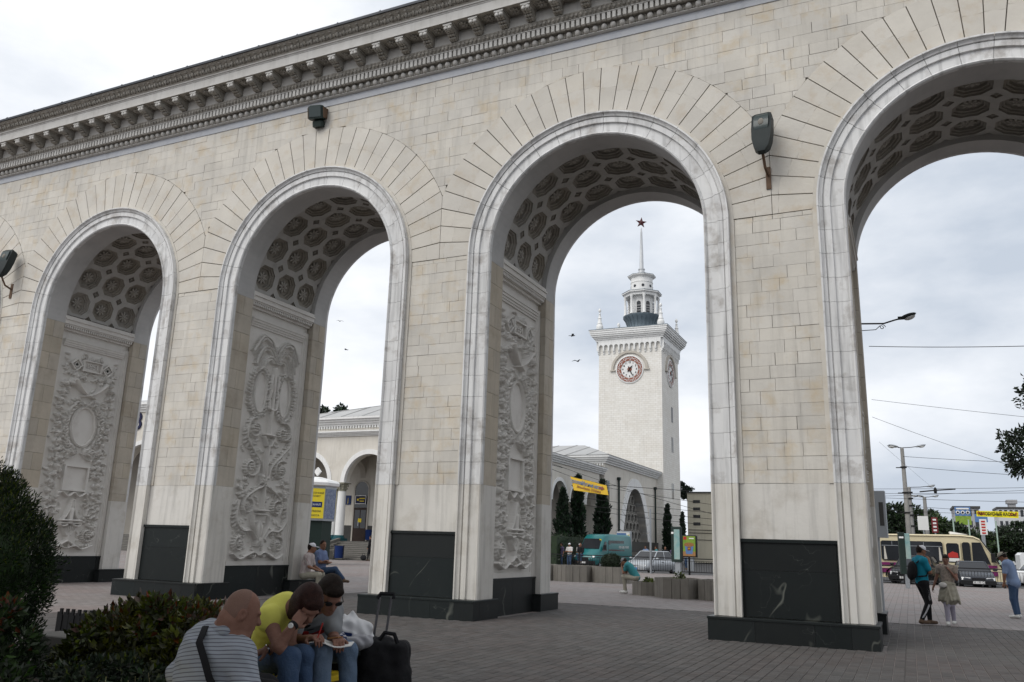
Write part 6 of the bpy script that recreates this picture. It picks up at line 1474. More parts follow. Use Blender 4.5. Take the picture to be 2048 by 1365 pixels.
for i, (z0, z1, y) in enumerate(((6.05, 6.35, 46), (5.75, 6.0, 46), (5.55, 5.1, 46), (5.85, 6.9, 52), (5.2, 4.7, 56))):
    wire(('upper trolley contact wire', 'lower trolley contact wire', 'falling span wire below the contact wires', 'rising span wire towards the tree', 'lowest span wire over the bus roof')[i] + ' right of the lamp post', (-4, y, z0), (16, y, z1), .1, .012)
wire('wire crossing the view of the clock tower', (-27, 45, 8.6), (-11.5, 45, 3.9), .25, .015)
wire('wire crossing the opening of the second arch', (-24.5, 20, 9.1), (-14.5, 20, 5.2), .3, .014)
for k, (a, b) in enumerate((((-24.8, 52, 6.9), (-9, 46, 4.4)), ((-25, 52, 5.7), (-9, 46, 4.0)), ((-25, 52, 5.1), (-9, 46, 3.6)), ((-24, 52, 4.6), (-9, 46, 3.1)))):
    wire(('highest', 'second', 'third', 'lowest')[k] + ' of the trolley wires in front of the pointed window', a, b, .1, .016)
t = thing('trolley_hanger', 'black trolley wire crossing hanging right of the lamp post', 'wire hanger', (1.85, 46, 5.95)); mb = MB(); mb.tube([(-.95, 0, -.1), (0, 0, .0), (1.2, 0, .08)], .045, 5); mb.build('spreader', 'black_paint', t); mb = MB(); mb.lathe([(.08, -.2), (.1, -.1), (.1, .1), (.03, .2)], n=8); mb.build('insulator', 'black_paint', t)
t = thing('sign_column', 'slim dark advertising column in front of the cream bus', 'sign', (-.22, 33.2, 0), R(10)); mb = MB(); mb.bbox(-.30, .0, -.14, .14, .72, 2.85, .03); mb.build('case', 'green_dark', t); mb = MB(); mb.bbox(.012, .26, -.12, .12, 1.5, 2.8, .02); mb.build('panel', 'poster_sea', t); mb = MB(); mb.box(-.10, .10, -.07, .07, 0, .72); mb.build('leg', 'grey_metal', t); mb = MB(); mb.box(-.27, -.05, -.146, -.141, 2.55, 2.64); mb.build('number_plate', 'white_paint', t)
t = thing('wall_cabinet', 'grey metal cabinet fixed behind the right pier', 'cabinet', (-.85, 11.6, 0)); mb = MB(); mb.bbox(-.30, .30, -.2, .2, 2.15, 3.55, .02); mb.build('box', 'grey_metal', t); mb = MB(); mb.box(.10, .22, -.215, -.202, 2.5, 3.2); mb.build('grating', 'dark_plinth', t); mb = MB(); mb.tube([(0, 0, 0), (0, 0, 2.15)], .06, 8); mb.build('post', 'grey_metal', t)
for lab, loc, w_, z0, z1, m_, txt in (('pale notice board behind the bus roof', (1.25, 66, 0), .42, 3.9, 5.1, 'poster_paper', ''), ('narrow dark red board with white marks behind the bus roof', (2.15, 66, 0), .24, 3.7, 5.0, 'maroon', 'АВТО'), ('white vertical board with red marks behind the bus', (5.85, 66, 0), .27, 3.6, 4.9, 'poster_paper', 'ЗАКАЗ')):
    t = thing('sign_board', lab, 'sign', loc, group='small boards behind the bus'); mb = MB(); mb.box(-w_, w_, -.08, .08, z0, z1); mb.build('board', m_, t); mb = MB(); mb.box(-.06, .06, -.05, .05, 0, z0 - .002); mb.build('post', 'grey_metal', t)
    for i, c in enumerate(txt):
        mb = MB(); zc_ = z1 - .2 - i * (z1 - z0 - .1) / len(txt); mb.box(-w_ * .55, w_ * .55, -.095, -.081, zc_ - .07, zc_ + .07); mb.build('sign_mark', 'red_paint' if m_ == 'poster_paper' else 'white_paint', t)
for lab, x, y, w_, z0, z1, parts in (('large blue and green billboard on the distant building', 11.0, 190, 1.5, 8.6, 12.4, (('cup_blue', .5, 1.0), ('poster_green', .0, .48))), ('blue billboard left of the yellow banner in the distance', 10.2, 130, .85, 7.0, 8.2, (('cup_blue', 0, 1),))):
    t = thing('billboard', lab, 'billboard', (x, y, 0), group='billboards in the distance')
    for i, (m_, f0, f1) in enumerate(parts):
        mb = MB(); mb.box(-w_, w_, -.2, .2, z0 + (z1 - z0) * f0, z0 + (z1 - z0) * f1); mb.build('panel', m_, t)
    mb = MB(); mb.box(-.2, .2, .0, .3, 0, z0 - .01); mb.build('post', 'grey_metal', t)
    if len(parts) == 2:
        for k in (-1, 0, 1):
            mb = MB(); mb.lathe([(.22, -.26), (.22, -.21), (.38, -.21), (.38, -.26)], (k * .95, 0, 11.2), 14, 'y'); mb.build('ring_mark', 'white_paint', t)
        mb = MB(); mb.box(-1.2, 1.2, -.26, -.21, 11.85, 12.15); mb.build('header_line', 'white_paint', t)
# distant buildings
mat('far_block', (.36, .36, .37), .9, noise=.4, nscale=.1); mat('far_white', (.5, .51, .52), .9); mat('far_red', (.28, .12, .09), .9)
def block(name, label, x0, x1, y0, y1, h, m_, floors, bays, extra=None):
    t = thing(name, label, 'building', ((x0 + x1) / 2, y0, 0), group='buildings down the street'); w_ = (x1 - x0) / 2
    mb = MB(); mb.box(-w_, w_, 0, y1 - y0, 0, h); mb.build('wall', m_, t); mb = MB(); mb.box(-w_ - .3, w_ + .3, -.3, y1 - y0 + .3, h, h + .6); mb.build('roof', 'dark_plinth', t)
    mb = MB(); mb.box(-.5, .5, -.06, -.01, -.7, .7); wm = mb.mesh('window', 'dark_glass')
    for f_ in range(floors):
        for b in range(bays): put('window', wm, t, (-w_ + (b + .5) * 2 * w_ / bays, 0, h * (f_ + .6) / floors), scale=(w_ / bays * 1.1, 1, h / floors * .42))
    return t
block('apartment_block', 'grey apartment block behind the blue and green billboard', 11.6, 17.6, 240, 255, 14.6, 'far_block', 5, 4)
t = block('tower_block', 'pale block with a small roof tower in the far distance', 27, 36, 300, 315, 17.6, 'far_white', 5, 6); mb = MB(); mb.box(-1.0, 1.0, 2, 6, 18.2, 19.4); mb.box(-1.5, 1.5, 1.5, 6.5, 19.4, 20.6); mb.build('roof_tower', 'far_block', t)
t = thing('red_roof_house', 'house with red roof behind the green trees down the street', 'house', (6.2, 140, 0), group='buildings down the street'); mb = MB(); mb.box(-4, 4, 0, 8, 0, 4.5); mb.build('wall', 'far_white', t); mb = MB(); mb.ext([(-4.4, 4.5), (0, 7.2), (4.4, 4.5)], -.4, 8.4); mb.build('roof', 'far_red', t)
mb = MB(); mb.box(-.6, .6, -.05, -.01, 1.5, 3.0); wm = mb.mesh('window', 'dark_glass'); [put('window', wm, t, (x, 0, 0)) for x in (-2.5, 0, 2.5)]
t = thing('station_canopy', 'dark flat canopy roof on thin columns at the right edge', 'canopy', (14.5, 78, 0)); mb = MB(); mb.hexa([(-3.4, -3, 4.0), (8, -3, 5.2), (8, 6, 5.2), (-3.4, 6, 4.0), (-3.4, -3, 4.3), (8, -3, 5.8), (8, 6, 5.8), (-3.4, 6, 4.3)]); mb.build('roof', 'dark_plinth', t)
for x in (-1.2, .6, 2.4, 4.2):
    mb = MB(); mb.tube([(x, -2.5, 0), (x, -2.5, 4.15 + x * .1)], .12, 6); mb.build('column', 'grey_metal', t)
mb = MB(); mb.box(-1, 7, 2, 3, 0, 3.6); mb.build('wall', 'maroon', t)
# trees down the street
for i, (x, y, h_, r_, lab) in enumerate(((-3.5, 100, 7.2, 3.4, 'broad green tree behind the concrete lamp post'), (1.2, 104, 7.0, 3.0, 'green tree behind the thinner lamp post'), (4.6, 112, 5.6, 2.7, 'lower green tree right of the distant lamp post'), (11.5, 150, 5.6, 4.6, 'green tree under the yellow banner'), (18.5, 150, 7.2, 5.2, 'tall green tree behind the canopy at the right'), (24.5, 165, 7.0, 5.5, 'farthest green tree at the right edge'), (8.0, 165, 5.0, 3.6, 'green tree under the blue billboard'))):
    tree('street_tree', lab, 'tree', (x, y, -.1), h_ * .5, [((0, 0, h_ * .75), (r_, r_, h_ * .38)), ((r_ * .7, .5, h_ * .6), (r_ * .7, r_ * .7, h_ * .3)), ((-r_ * .7, -.3, h_ * .62), (r_ * .7, r_ * .7, h_ * .3))], 9000, .55, 'leaf_tree' if i % 2 else 'leaf_dark', group='trees down the street', seed=20 + i, clumps=30)
for i, (x, y) in enumerate(((3.6, 66), (5.0, 70), (7.3, 72))):
    t = thing('flag_pole', ('pale green pole left of the red roofed house', 'pale green pole before the red roofed house', 'thin pale pole under the yellow banner')[i], 'pole', (x, y, 0), group='thin poles behind the bus'); mb = MB(); mb.lathe([(.07, 0), (.06, 4.9), (.09, 4.95), (.02, 5.0)], n=7); mb.build('post', 'pale_green', t)
# leaning branches of a tree at the right edge
tree('plane_tree', 'dark tree whose leafy branches hang into the right edge of the sky', 'tree', (7.2, 16, 0), 5.5, [((-3.25, -.8, 5.1), (1.0, 1.0, .95)), ((-2.3, -.6, 4.3), (.8, .8, .8)), ((-2.75, -.5, 7.0), (.7, .8, .75)), ((-1.0, 0, 6.5), (1.3, 1.5, 1.8)), ((1.0, 0, 7.2), (2.2, 2.2, 2.0))], 26000, .17, 'leaf_dark', seed=33, clumps=46, tr=.3, cr=.27)
# birds
mat('bird_black', (.02, .02, .022), .8)
for i, (u, lab) in enumerate((((-17.93, 30, 14.29), 'upper of the two black birds left of the clock tower'), ((-17.59, 30, 12.65), 'lower of the two black birds left of the clock tower'), ((-29.6, 22, 14.18), 'tiny bird high in the sky of the second arch'), ((-29.0, 22, 12.4), 'tiny bird low in the sky of the second arch'))):
    t = thing('bird', lab, 'bird', u, .4 + i, group='birds in the sky', scale=(1, 1, .6, .6)[i]); mb = MB(); mb.ell((0, 0, 0), (.13, .035, .035), 8, 5); mb.ext([(-.12, -.03), (-.24, -.05), (-.24, .05), (-.12, .03)], -.006, .006, 'z'); mb.ell((.13, 0, .015), (.035, .028, .028), 6, 5); mb.build('body', 'bird_black', t, True)
    for s_ in (-1, 1):
        mb = MB(); mb.loft([[(.07, s_ * .02, .0), (-.06, s_ * .02, .0), (-.06, s_ * .02, .008), (.07, s_ * .02, .008)], [(.09, s_ * .16, .09), (-.05, s_ * .16, .085), (-.05, s_ * .16, .09), (.09, s_ * .16, .097)], [(-.03, s_ * .36, .02), (-.07, s_ * .36, .02), (-.07, s_ * .36, .024), (-.03, s_ * .36, .024)]]); mb.build('wing', 'bird_black', t)

# ================================================================== PEOPLE: implicit surfaces meshed with surface nets
def surface_nets(F, h, org):
    s = F < 0; nx, ny, nz = F.shape
    cnt = np.zeros((nx - 1, ny - 1, nz - 1), np.int8)
    for i in (0, 1):
        for j in (0, 1):
            for k in (0, 1): cnt += s[i:nx - 1 + i, j:ny - 1 + j, k:nz - 1 + k]
    mask = (cnt > 0) & (cnt < 8); ids = np.full(mask.shape, -1, np.int64); n = int(mask.sum()); ids[mask] = np.arange(n)
    ci = np.argwhere(mask); acc = np.zeros((n, 3)); num_ = np.zeros(n)
    for ax in range(3):
        o = [a for a in range(3) if a != ax]
        for p in (0, 1):
            for q in (0, 1):
                a = ci.copy(); a[:, o[0]] += p; a[:, o[1]] += q; b = a.copy(); b[:, ax] += 1
                fa, fb = F[tuple(a.T)], F[tuple(b.T)]; cr_ = (fa < 0) != (fb < 0); t = np.where(cr_, fa / np.where(cr_, fa - fb, 1), 0)
                P = a.astype(float); P[:, ax] += t; acc[cr_] += P[cr_]; num_[cr_] += 1
    V_ = acc / np.maximum(num_, 1)[:, None] * h + np.array(org); Q = []
    for ax in range(3):
        o = [a for a in range(3) if a != ax]; sl0 = [slice(None)] * 3; sl1 = [slice(None)] * 3; sl0[ax] = slice(0, -1); sl1[ax] = slice(1, None)
        d = s[tuple(sl0)] != s[tuple(sl1)]; e_ = np.argwhere(d); ok = np.ones(len(e_), bool)
        for a in o: ok &= (e_[:, a] > 0) & (e_[:, a] < F.shape[a] - 1)
        e_ = e_[ok]; c = []
        for p, q in ((0, 0), (-1, 0), (-1, -1), (0, -1)):
            w = e_.copy(); w[:, o[0]] += p; w[:, o[1]] += q; c.append(ids[tuple(w.T)])
        q4 = np.stack(c, 1); flip = s[tuple(e_.T)] ^ (ax == 1); q4[flip] = q4[flip][:, ::-1]; Q.append(q4)
    return V_, np.concatenate(Q)
def sdf_mesh(name, prims, h, m_, parent, wr=0.0, seed=0.0):
    lo = np.full(3, 1e9); hi = -lo
    for p in prims:
        if p[0] == 'c': a, b, r = np.array(p[1]), np.array(p[2]), max(p[3], p[4]); l_, h_ = np.minimum(a, b) - r, np.maximum(a, b) + r
        else: c = np.array(p[1]); r = max(p[2]); l_, h_ = c - r, c + r
        if p[0] != 's': lo = np.minimum(lo, l_); hi = np.maximum(hi, h_)
    lo -= 3 * h + .01; hi += 3 * h + .01; dim = np.ceil((hi - lo) / h).astype(int) + 1
    F = np.full(dim, 1.0)
    for p in prims:
        k = max(p[-1], 1e-4); pad = k + 3 * h
        if p[0] == 'c': a, b = np.array(p[1], float), np.array(p[2], float); r = max(p[3], p[4]); l_, h_ = np.minimum(a, b) - r - pad, np.maximum(a, b) + r + pad
        else: c = np.array(p[1], float); r = max(p[2]); l_, h_ = c - r - pad, c + r + pad
        i0 = np.maximum(((l_ - lo) / h).astype(int), 0); i1 = np.minimum(((h_ - lo) / h).astype(int) + 2, dim)
        if (i1 <= i0).any(): continue
        X, Y, Z = np.meshgrid(*[lo[q] + h * np.arange(i0[q], i1[q]) for q in range(3)], indexing='ij')
        if p[0] == 'c':
            ab = b - a; L2 = max(ab @ ab, 1e-9); t = np.clip(((X - a[0]) * ab[0] + (Y - a[1]) * ab[1] + (Z - a[2]) * ab[2]) / L2, 0, 1)
            d = np.sqrt((X - a[0] - t * ab[0]) ** 2 + (Y - a[1] - t * ab[1]) ** 2 + (Z - a[2] - t * ab[2]) ** 2) - (p[3] + t * (p[4] - p[3]))
        else:
            Rm = np.array(p[3]) if p[3] is not None else np.eye(3); q = np.stack([X - c[0], Y - c[1], Z - c[2]], -1) @ Rm; rr_ = np.array(p[2])
            k0 = np.sqrt(((q / rr_) ** 2).sum(-1)); k1 = np.sqrt(((q / rr_ ** 2) ** 2).sum(-1)); d = k0 * (k0 - 1) / np.maximum(k1, 1e-6)
        W = tuple(slice(i0[q], i1[q]) for q in range(3)); f = F[W]
        if p[0] == 's': hh = np.clip(.5 - .5 * (f + d) / k, 0, 1); F[W] = f * (1 - hh) - d * hh + k * hh * (1 - hh)
        else: hh = np.clip(.5 + .5 * (f - d) / k, 0, 1); F[W] = f * (1 - hh) + d * hh - k * hh * (1 - hh)
    if wr:
        X, Y, Z = np.meshgrid(*[lo[q] + h * np.arange(dim[q]) for q in range(3)], indexing='ij')
        F += wr * (np.sin(19 * X + 31 * Z + 6 * np.sin(9 * Y) + seed) * np.sin(23 * Y - 17 * Z + 5 * np.sin(7 * X)) + .6 * np.sin(47 * Z + 15 * X + 9 * np.sin(11 * Y + seed)))
    V_, Q = surface_nets(F, h, lo)
    me_ = bpy.data.meshes.new(name); me_.from_pydata(V_.tolist(), [], Q.tolist()); me_.materials.append(MATS[m_]); me_.polygons.foreach_set('use_smooth', [True] * len(Q)); me_.update()
    return put(name, me_, parent)
mat('skin', (.24, .130, .096), .6, noise=.8, nscale=14, col2=(.185, .09, .065), bump=.25, bscale=55, spec=.18); mat('skin_tan', (.24, .125, .08), .55, noise=.5, nscale=9, col2=(.25, .12, .08)); mat('hair_dark', (.016, .011, .009), .6, noise=.8, nscale=40, col2=(.034, .022, .017), spec=.12, bump=1.0, bscale=120); mat('hair_brown', (.030, .014, .012), .55, noise=.8, nscale=40, col2=(.055, .024, .019), spec=.12, bump=1.0, bscale=120)
mat('stubble', (.165, .10, .078), .75, noise=1.0, nscale=170, col2=(.22, .13, .10)); mat('jeans', (.035, .065, .13), .85, noise=.7, nscale=5, col2=(.07, .11, .18), bump=.4, bscale=60); mat('jeans_light', (.075, .12, .19), .85, noise=.8, nscale=4, col2=(.15, .20, .27), bump=.4, bscale=60); mat('cloth_white', (.62, .60, .58), .85, noise=.4, nscale=7); mat('cloth_yellow', (.64, .62, .13), .85, noise=.5, nscale=6, col2=(.54, .51, .09)); mat('cloth_grey', (.25, .26, .27), .9, noise=.5, nscale=7); mat('cloth_teal', (.045, .22, .24), .85, noise=.5, nscale=5, col2=(.03, .16, .18)); mat('cloth_cyan', (.01, .22, .32), .8, noise=.4, nscale=6); mat('cloth_black', (.012, .012, .014), .85); mat('cloth_beige', (.36, .34, .28), .85, noise=.5, nscale=7); mat('cloth_blue', (.20, .27, .42), .85, noise=.5, nscale=6); mat('cloth_floral', (.20, .17, .15), .85, noise=1.0, nscale=22, col2=(.40, .33, .28)); mat('cloth_green', (.03, .22, .13), .85); mat('cloth_lilac', (.36, .34, .42), .85, noise=.5, nscale=7); mat('cloth_purple', (.10, .08, .14), .85); mat('shoe_white', (.6, .6, .58), .7); mat('shoe_brown', (.12, .08, .055), .7); mat('cap_white', (.68, .68, .72), .85)
def stripes(name, base, dark, freq, width, check=False, rot=(0, 0, 0)):
    m_ = mat(name, base, .85, noise=.35, nscale=6); t = m_.node_tree; b = t.nodes['Principled BSDF']; N = t.nodes.new; K = t.links.new; src = b.inputs['Base Color'].links[0].from_socket
    tc_ = N('ShaderNodeTexCoord'); mp_ = N('ShaderNodeMapping'); mp_.inputs['Rotation'].default_value = rot; K(tc_.outputs['Object'], mp_.inputs[0])
    for ax in (('Z', 'X') if check else ('Z',)):
        w = N('ShaderNodeTexWave'); w.wave_type = 'BANDS'; w.bands_direction = ax; w.inputs['Scale'].default_value = freq; w.inputs['Distortion'].default_value = .6; w.inputs['Detail'].default_value = 1; K(mp_.outputs[0], w.inputs['Vector'])
        r = N('ShaderNodeMapRange'); K(w.outputs['Fac'], r.inputs[0]); r.inputs[1].default_value = 1 - width; r.inputs[2].default_value = 1 - width * .5; x = N('ShaderNodeMixRGB'); K(r.outputs[0], x.inputs[0]); K(src, x.inputs[1]); x.inputs[2].default_value = (*dark, 1); src = x.outputs[0]
    K(src, b.inputs['Base Color'])
stripes('shirt_striped', (.33, .36, .40), (.13, .13, .16), 13.0, .20, rot=(.25, .12, 0)); stripes('shirt_pale_check', (.55, .51, .49), (.36, .28, .28), 14, .3, True); stripes('shirt_blue_check', (.22, .29, .46), (.10, .13, .25), 12, .35, True); stripes('plaid', (.55, .55, .58), (.04, .05, .10), 16, .45, True)
V3 = lambda p: np.array(p, float)
def nrm(v): v = V3(v); return v / (np.linalg.norm(v) + 1e-9)
def frame(x, z):
    z = nrm(z); x = V3(x); x = nrm(x - z * (x @ z)); y = np.cross(z, x); return np.stack([x, y, z], 1)
def hand_prims(w, d, n, curl, s, side=1):
    w = V3(w); d = nrm(d); n = V3(n); n = nrm(n - d * (n @ d)); sd_ = np.cross(d, n) * side; P = []
    P.append(('e', w + d * .05 * s, (.041 * s, .019 * s, .056 * s), np.stack([sd_, np.cross(d, sd_), d], 1), .015 * s))
    for i, (o, l) in enumerate(((-.030, .036), (-.010, .043), (.011, .041), (.030, .032))):
        b = w + d * .092 * s + sd_ * o * s; a1, a2 = curl, curl * 2.1
        m1 = b + (d * math.cos(a1) + n * math.sin(a1)) * l * s; m2 = m1 + (d * math.cos(a2) + n * math.sin(a2)) * l * .85 * s
        P += [('c', b - d * .02 * s, b, .0105 * s, .0098 * s, .008 * s), ('c', b, m1, .0098 * s, .0088 * s, .004 * s), ('c', m1, m2, .0088 * s, .0075 * s, .004 * s)]
    t0 = w + d * .02 * s - sd_ * .028 * s; t1 = t0 + nrm(d * .6 - sd_ * .65 + n * .35) * .045 * s; t2 = t1 + nrm(d * .85 - sd_ * .2 + n * .4) * .035 * s
    P += [('c', t0, t1, .014 * s, .0115 * s, .008 * s), ('c', t1, t2, .0115 * s, .009 * s, .004 * s)]
    return P
def figure(name, label, loc, rz, J, spec, h=.02, scale=1.0, group=None):
    """J: joints in the local frame (x right, y forward, z up). spec: clothing"""
    t = thing(name, label, 'person', loc, rz, group, scale); g = spec.get('girth', 1.0); s = spec.get('size', 1.0)
    J = {k: V3(v) for k, v in J.items()}; ff = nrm(J['face']); fu = V3(J.get('up', (0, 0, 1))); fu = nrm(fu - ff * (fu @ ff)); fr_ = np.cross(ff, fu); HM = np.stack([fr_, ff, fu], 1); hd_ = J['hed']
    hp = lambda x, y, z: hd_ + HM @ (V3((x, y, z)) * s)
    sh = nrm(J['sR'] - J['sL']); sp_ = nrm(J['nek'] - J['pel']); TM = frame(sh, sp_)
    hipx = nrm(J['pR'] - J['pL']); pel = J['pel']; che = J['che']; fwd = TM[:, 1]
    tw_ = spec.get('torso', 1.0) * g
    def torso(inf=0.0):
        P = [('e', che, ((.165 * tw_) * s + inf, (.112 * g) * s + inf, .20 * s + inf), TM, .08 * s), ('e', che * .45 + pel * .55, ((.150 * g) * s + inf, (.115 * g) * s + inf, .19 * s + inf), TM, .08 * s), ('e', pel, (.158 * g * s + inf, .118 * g * s + inf, .125 * s + inf), frame(hipx, sp_), .06 * s), ('c', J['sL'], J['sR'], .068 * s * min(g, 1.2) + inf, .068 * s * min(g, 1.2) + inf, .07 * s), ('c', (J['nek'] + che) / 2, J['nek'] - sp_ * .02, .10 * s * tw_ + inf, .07 * s + inf, .06 * s)]
        return P
    def arm(sd, f0, f1, inf=0.0):
        a, b, c = J['s' + sd], J['e' + sd], J['w' + sd]; P = []; lerp = lambda p, q, u: p + (q - p) * u
        r = lambda f: (.052 - .014 * f) if f <= 1 else (.040 - .013 * (f - 1))
        gg = (1 + (g - 1) * .5) * s
        if f0 < 1: e_ = min(f1, 1); P.append(('c', lerp(a, b, f0), lerp(a, b, e_), r(f0) * gg + inf, r(e_) * gg + inf, .03 * s))
        if f1 > 1: s0 = max(f0, 1); P.append(('c', lerp(b, c, s0 - 1), lerp(b, c, f1 - 1), r(s0 + .001) * gg + inf, r(f1) * gg + inf, .02 * s))
        return P
    def leg(sd, f0, f1, inf=0.0):
        a, b, c = J['p' + sd], J['k' + sd], J['a' + sd]; P = []; lerp = lambda p, q, u: p + (q - p) * u; gg = (1 + (g - 1) * .4) * s
        r = lambda f: (.088 - .030 * f) if f <= 1 else (.058 - .020 * (f - 1))
        if f0 < 1: e_ = min(f1, 1); P.append(('c', lerp(a, b, f0), lerp(a, b, e_), r(f0) * gg + inf, r(e_) * gg + inf, .05 * s))
        if f1 > 1: s0 = max(f0, 1); P.append(('c', lerp(b, c, s0 - 1), lerp(b, c, f1 - 1), r(s0) * gg + inf, r(f1) * gg + inf, .03 * s))
        return P
    E = lambda x, y, z, rx, ry, rz_, k=.02: ('e', hp(x, y, z), (rx * s, ry * s, rz_ * s), HM, k * s)
    head = [E(0, -.010, .028, .077, .098, .100), E(0, .024, -.040, .062, .076, .088, .03), E(0, .062, -.096, .032, .032, .026, .025), ('c', hp(0, .086, .012), hp(0, .112, -.030), .010 * s, .0155 * s, .012 * s), E(0, .088, .022, .05, .014, .012, .015), E(0, .090, -.066, .026, .012, .009, .008), E(.079, -.012, -.012, .013, .026, .034, .006), E(-.079, -.012, -.012, .013, .026, .034, .006), ('s', hp(.090, -.006, -.008), (.009 * s, .013 * s, .020 * s), HM, .004), ('s', hp(-.090, -.006, -.008), (.009 * s, .013 * s, .020 * s), HM, .004), ('s', hp(.031, .100, .004), (.016 * s, .014 * s, .009 * s), HM, .008), ('s', hp(-.031, .100, .004), (.016 * s, .014 * s, .009 * s), HM, .008)]
    neck = [('c', J['nek'] - sp_ * .05 * s, hp(0, -.030, -.062), .064 * s * min(g, 1.25), .056 * s * min(g, 1.25), .03 * s)]
    if spec.get('nape'): neck.append(('e', hp(0, -.075, -.05), (.06 * s, .05 * s, .06 * s), HM, .03 * s))
    P = head + neck + torso(-.006) + arm('L', 0, 2) + arm('R', 0, 2) + leg('L', 0, 2, -.004) + leg('R', 0, 2, -.004)
    for sd, sg in (('L', -1), ('R', 1)):
        d = J['h' + sd] - J['w' + sd]; P += hand_prims(J['w' + sd], d, J.get('n' + sd, fwd), spec.get('curl', .5), s, sg)
    sdf_mesh('body', P, h, spec.get('skin', 'skin'), t)
    sl = spec.get('sleeve', .75); wr = .0035 if h < .012 else 0
    P = torso(.012) + [('c', J['nek'] - sp_ * .03 * s, J['nek'] + sp_ * .005, .078 * s * min(g, 1.2), .068 * s * min(g, 1.2), .02 * s)]
    if spec.get('shirt_long'): P.append(('e', pel - sp_ * .06, (.17 * g * s, .13 * g * s, .14 * s), frame(hipx, sp_), .05))
    if sl > 0:
        for sd in 'LR': P += arm(sd, 0, sl, .012 + spec.get('loose', .004))
    sdf_mesh('shirt', P, h, spec['shirt'], t, wr, 1.0)
    P = [('e', pel - sp_ * .015, (.160 * g * s + .007, .120 * g * s + .007, .115 * s), frame(hipx, sp_), .05 * s)]
    for sd in 'LR': P += leg(sd, 0, spec.get('trouser', 1.95), .012)
    if spec.get('skirt'):
        P.append(('c', pel, pel - V3((0, 0, .42 * s)), .15 * s, .23 * s, .05))
    sdf_mesh('trousers', P, h, spec['trousers'], t, wr, 4.0)
    for sd in 'LR':
        a = J['a' + sd]; tf = nrm(J.get('toe' + sd, J.get('toe', (0, 1, 0)))); tf = tf - V3((0, 0, tf[2])) * (0 if 'tip' in spec else 1); tf = nrm(tf)
        sdf_mesh('shoe', [('c', a - V3((0, 0, .045 * s)) - tf * .03 * s, a - V3((0, 0, .058 * s)) + tf * .15 * s, .046 * s, .036 * s, .02), ('c', a, a - V3((0, 0, .04 * s)), .047 * s, .05 * s, .02)], max(h * .8, .009), spec.get('shoe', 'shoe_brown'), t)
    hr = spec.get('hair')
    if hr:
        P = [E(0, -.020, .042, .084, .100, .098), E(0, -.05, .0, .082, .07, .085, .03)]
        if spec.get('fringe'): P.append(E(0, .062, .078, .062, .034, .03, .03))
        if spec.get('bob'): P += [E(0, -.045, -.03, .090, .075, .10, .03), E(.075, .0, -.03, .022, .06, .10, .02), E(-.075, .0, -.03, .022, .06, .10, .02), E(0, .055, .07, .07, .045, .04, .02)]
        P.append(('s', hp(0, .12, -.03), (.062 * s, .072 * s, .085 * s), HM, .012)); sdf_mesh('hair', P, h, hr, t, .002 if h < .012 else 0)
    if spec.get('stubble'): sdf_mesh('cropped_hair', [E(0, -.014, .030, .0782, .0992, .1010), E(0, -.03, -.01, .0785, .085, .075, .02), ('s', hp(0, .075, .0), (.12 * s, .085 * s, .2 * s), HM, .01)], h, 'stubble', t)
    if spec.get('cap'):
        P = [E(0, -.012, .055, .088, .104, .082), ('s', hp(0, 0, -.03), (.2 * s, .2 * s, .055 * s), HM, .004)]; sdf_mesh('cap', P, h * .8, spec['cap'], t)
        if spec.get('brim', True) == 'round': P = [E(0, -.01, .04, .16, .17, .010, .01)]
        else: P = [E(0, .115, .035, .07, .075, .010, .01)]
        sdf_mesh('cap_brim', P, h * .6, spec['cap'], t)
    if spec.get('eyes'):
        for sx in (-1, 1):
            mb = MB(); mb.ell((0, 0, 0), (.012 * s, .008 * s, .007 * s), 8, 6, Matrix([list(r_) for r_ in HM])); mb.build('eye', 'black_paint', t, True, tuple(hp(sx * .030, .086, .004)))
    return t, HM, hp
def stand_J(**k):
    J = dict(pel=(0, 0, .95), che=(0, .005, 1.30), nek=(0, -.01, 1.49), hed=(0, .02, 1.64), sL=(-.18, -.01, 1.42), sR=(.18, -.01, 1.42), eL=(-.24, -.03, 1.13), eR=(.24, -.03, 1.13), wL=(-.25, .06, .90), wR=(.25, .06, .90), hL=(-.25, .09, .80), hR=(.25, .09, .80), nL=(1, 0, 0), nR=(-1, 0, 0), pL=(-.09, 0, .91), pR=(.09, 0, .91), kL=(-.10, .03, .50), kR=(.10, .03, .50), aL=(-.10, -.02, .105), aR=(.10, -.02, .105), face=(0, 1, 0)); J.update(k); return J
def sit_J(seat=.45, lean=.1, **k):
    z = seat + .10; J = dict(pel=(0, 0, z), che=(0, lean * .6, z + .33), nek=(0, lean, z + .53), hed=(0, lean + .05, z + .69), sL=(-.18, lean * .9, z + .46), sR=(.18, lean * .9, z + .46), eL=(-.22, lean + .08, z + .2), eR=(.22, lean + .08, z + .2), wL=(-.12, lean + .28, z + .12), wR=(.12, lean + .28, z + .12), hL=(-.08, lean + .36, z + .1), hR=(.08, lean + .36, z + .1), nL=(0, 0, -1), nR=(0, 0, -1), pL=(-.09, .02, z - .03), pR=(.09, .02, z - .03), kL=(-.13, .44, z + .0), kR=(.13, .44, z + .0), aL=(-.12, .40, .105), aR=(.12, .40, .105), face=(0, 1, -.1)); J.update(k); return J

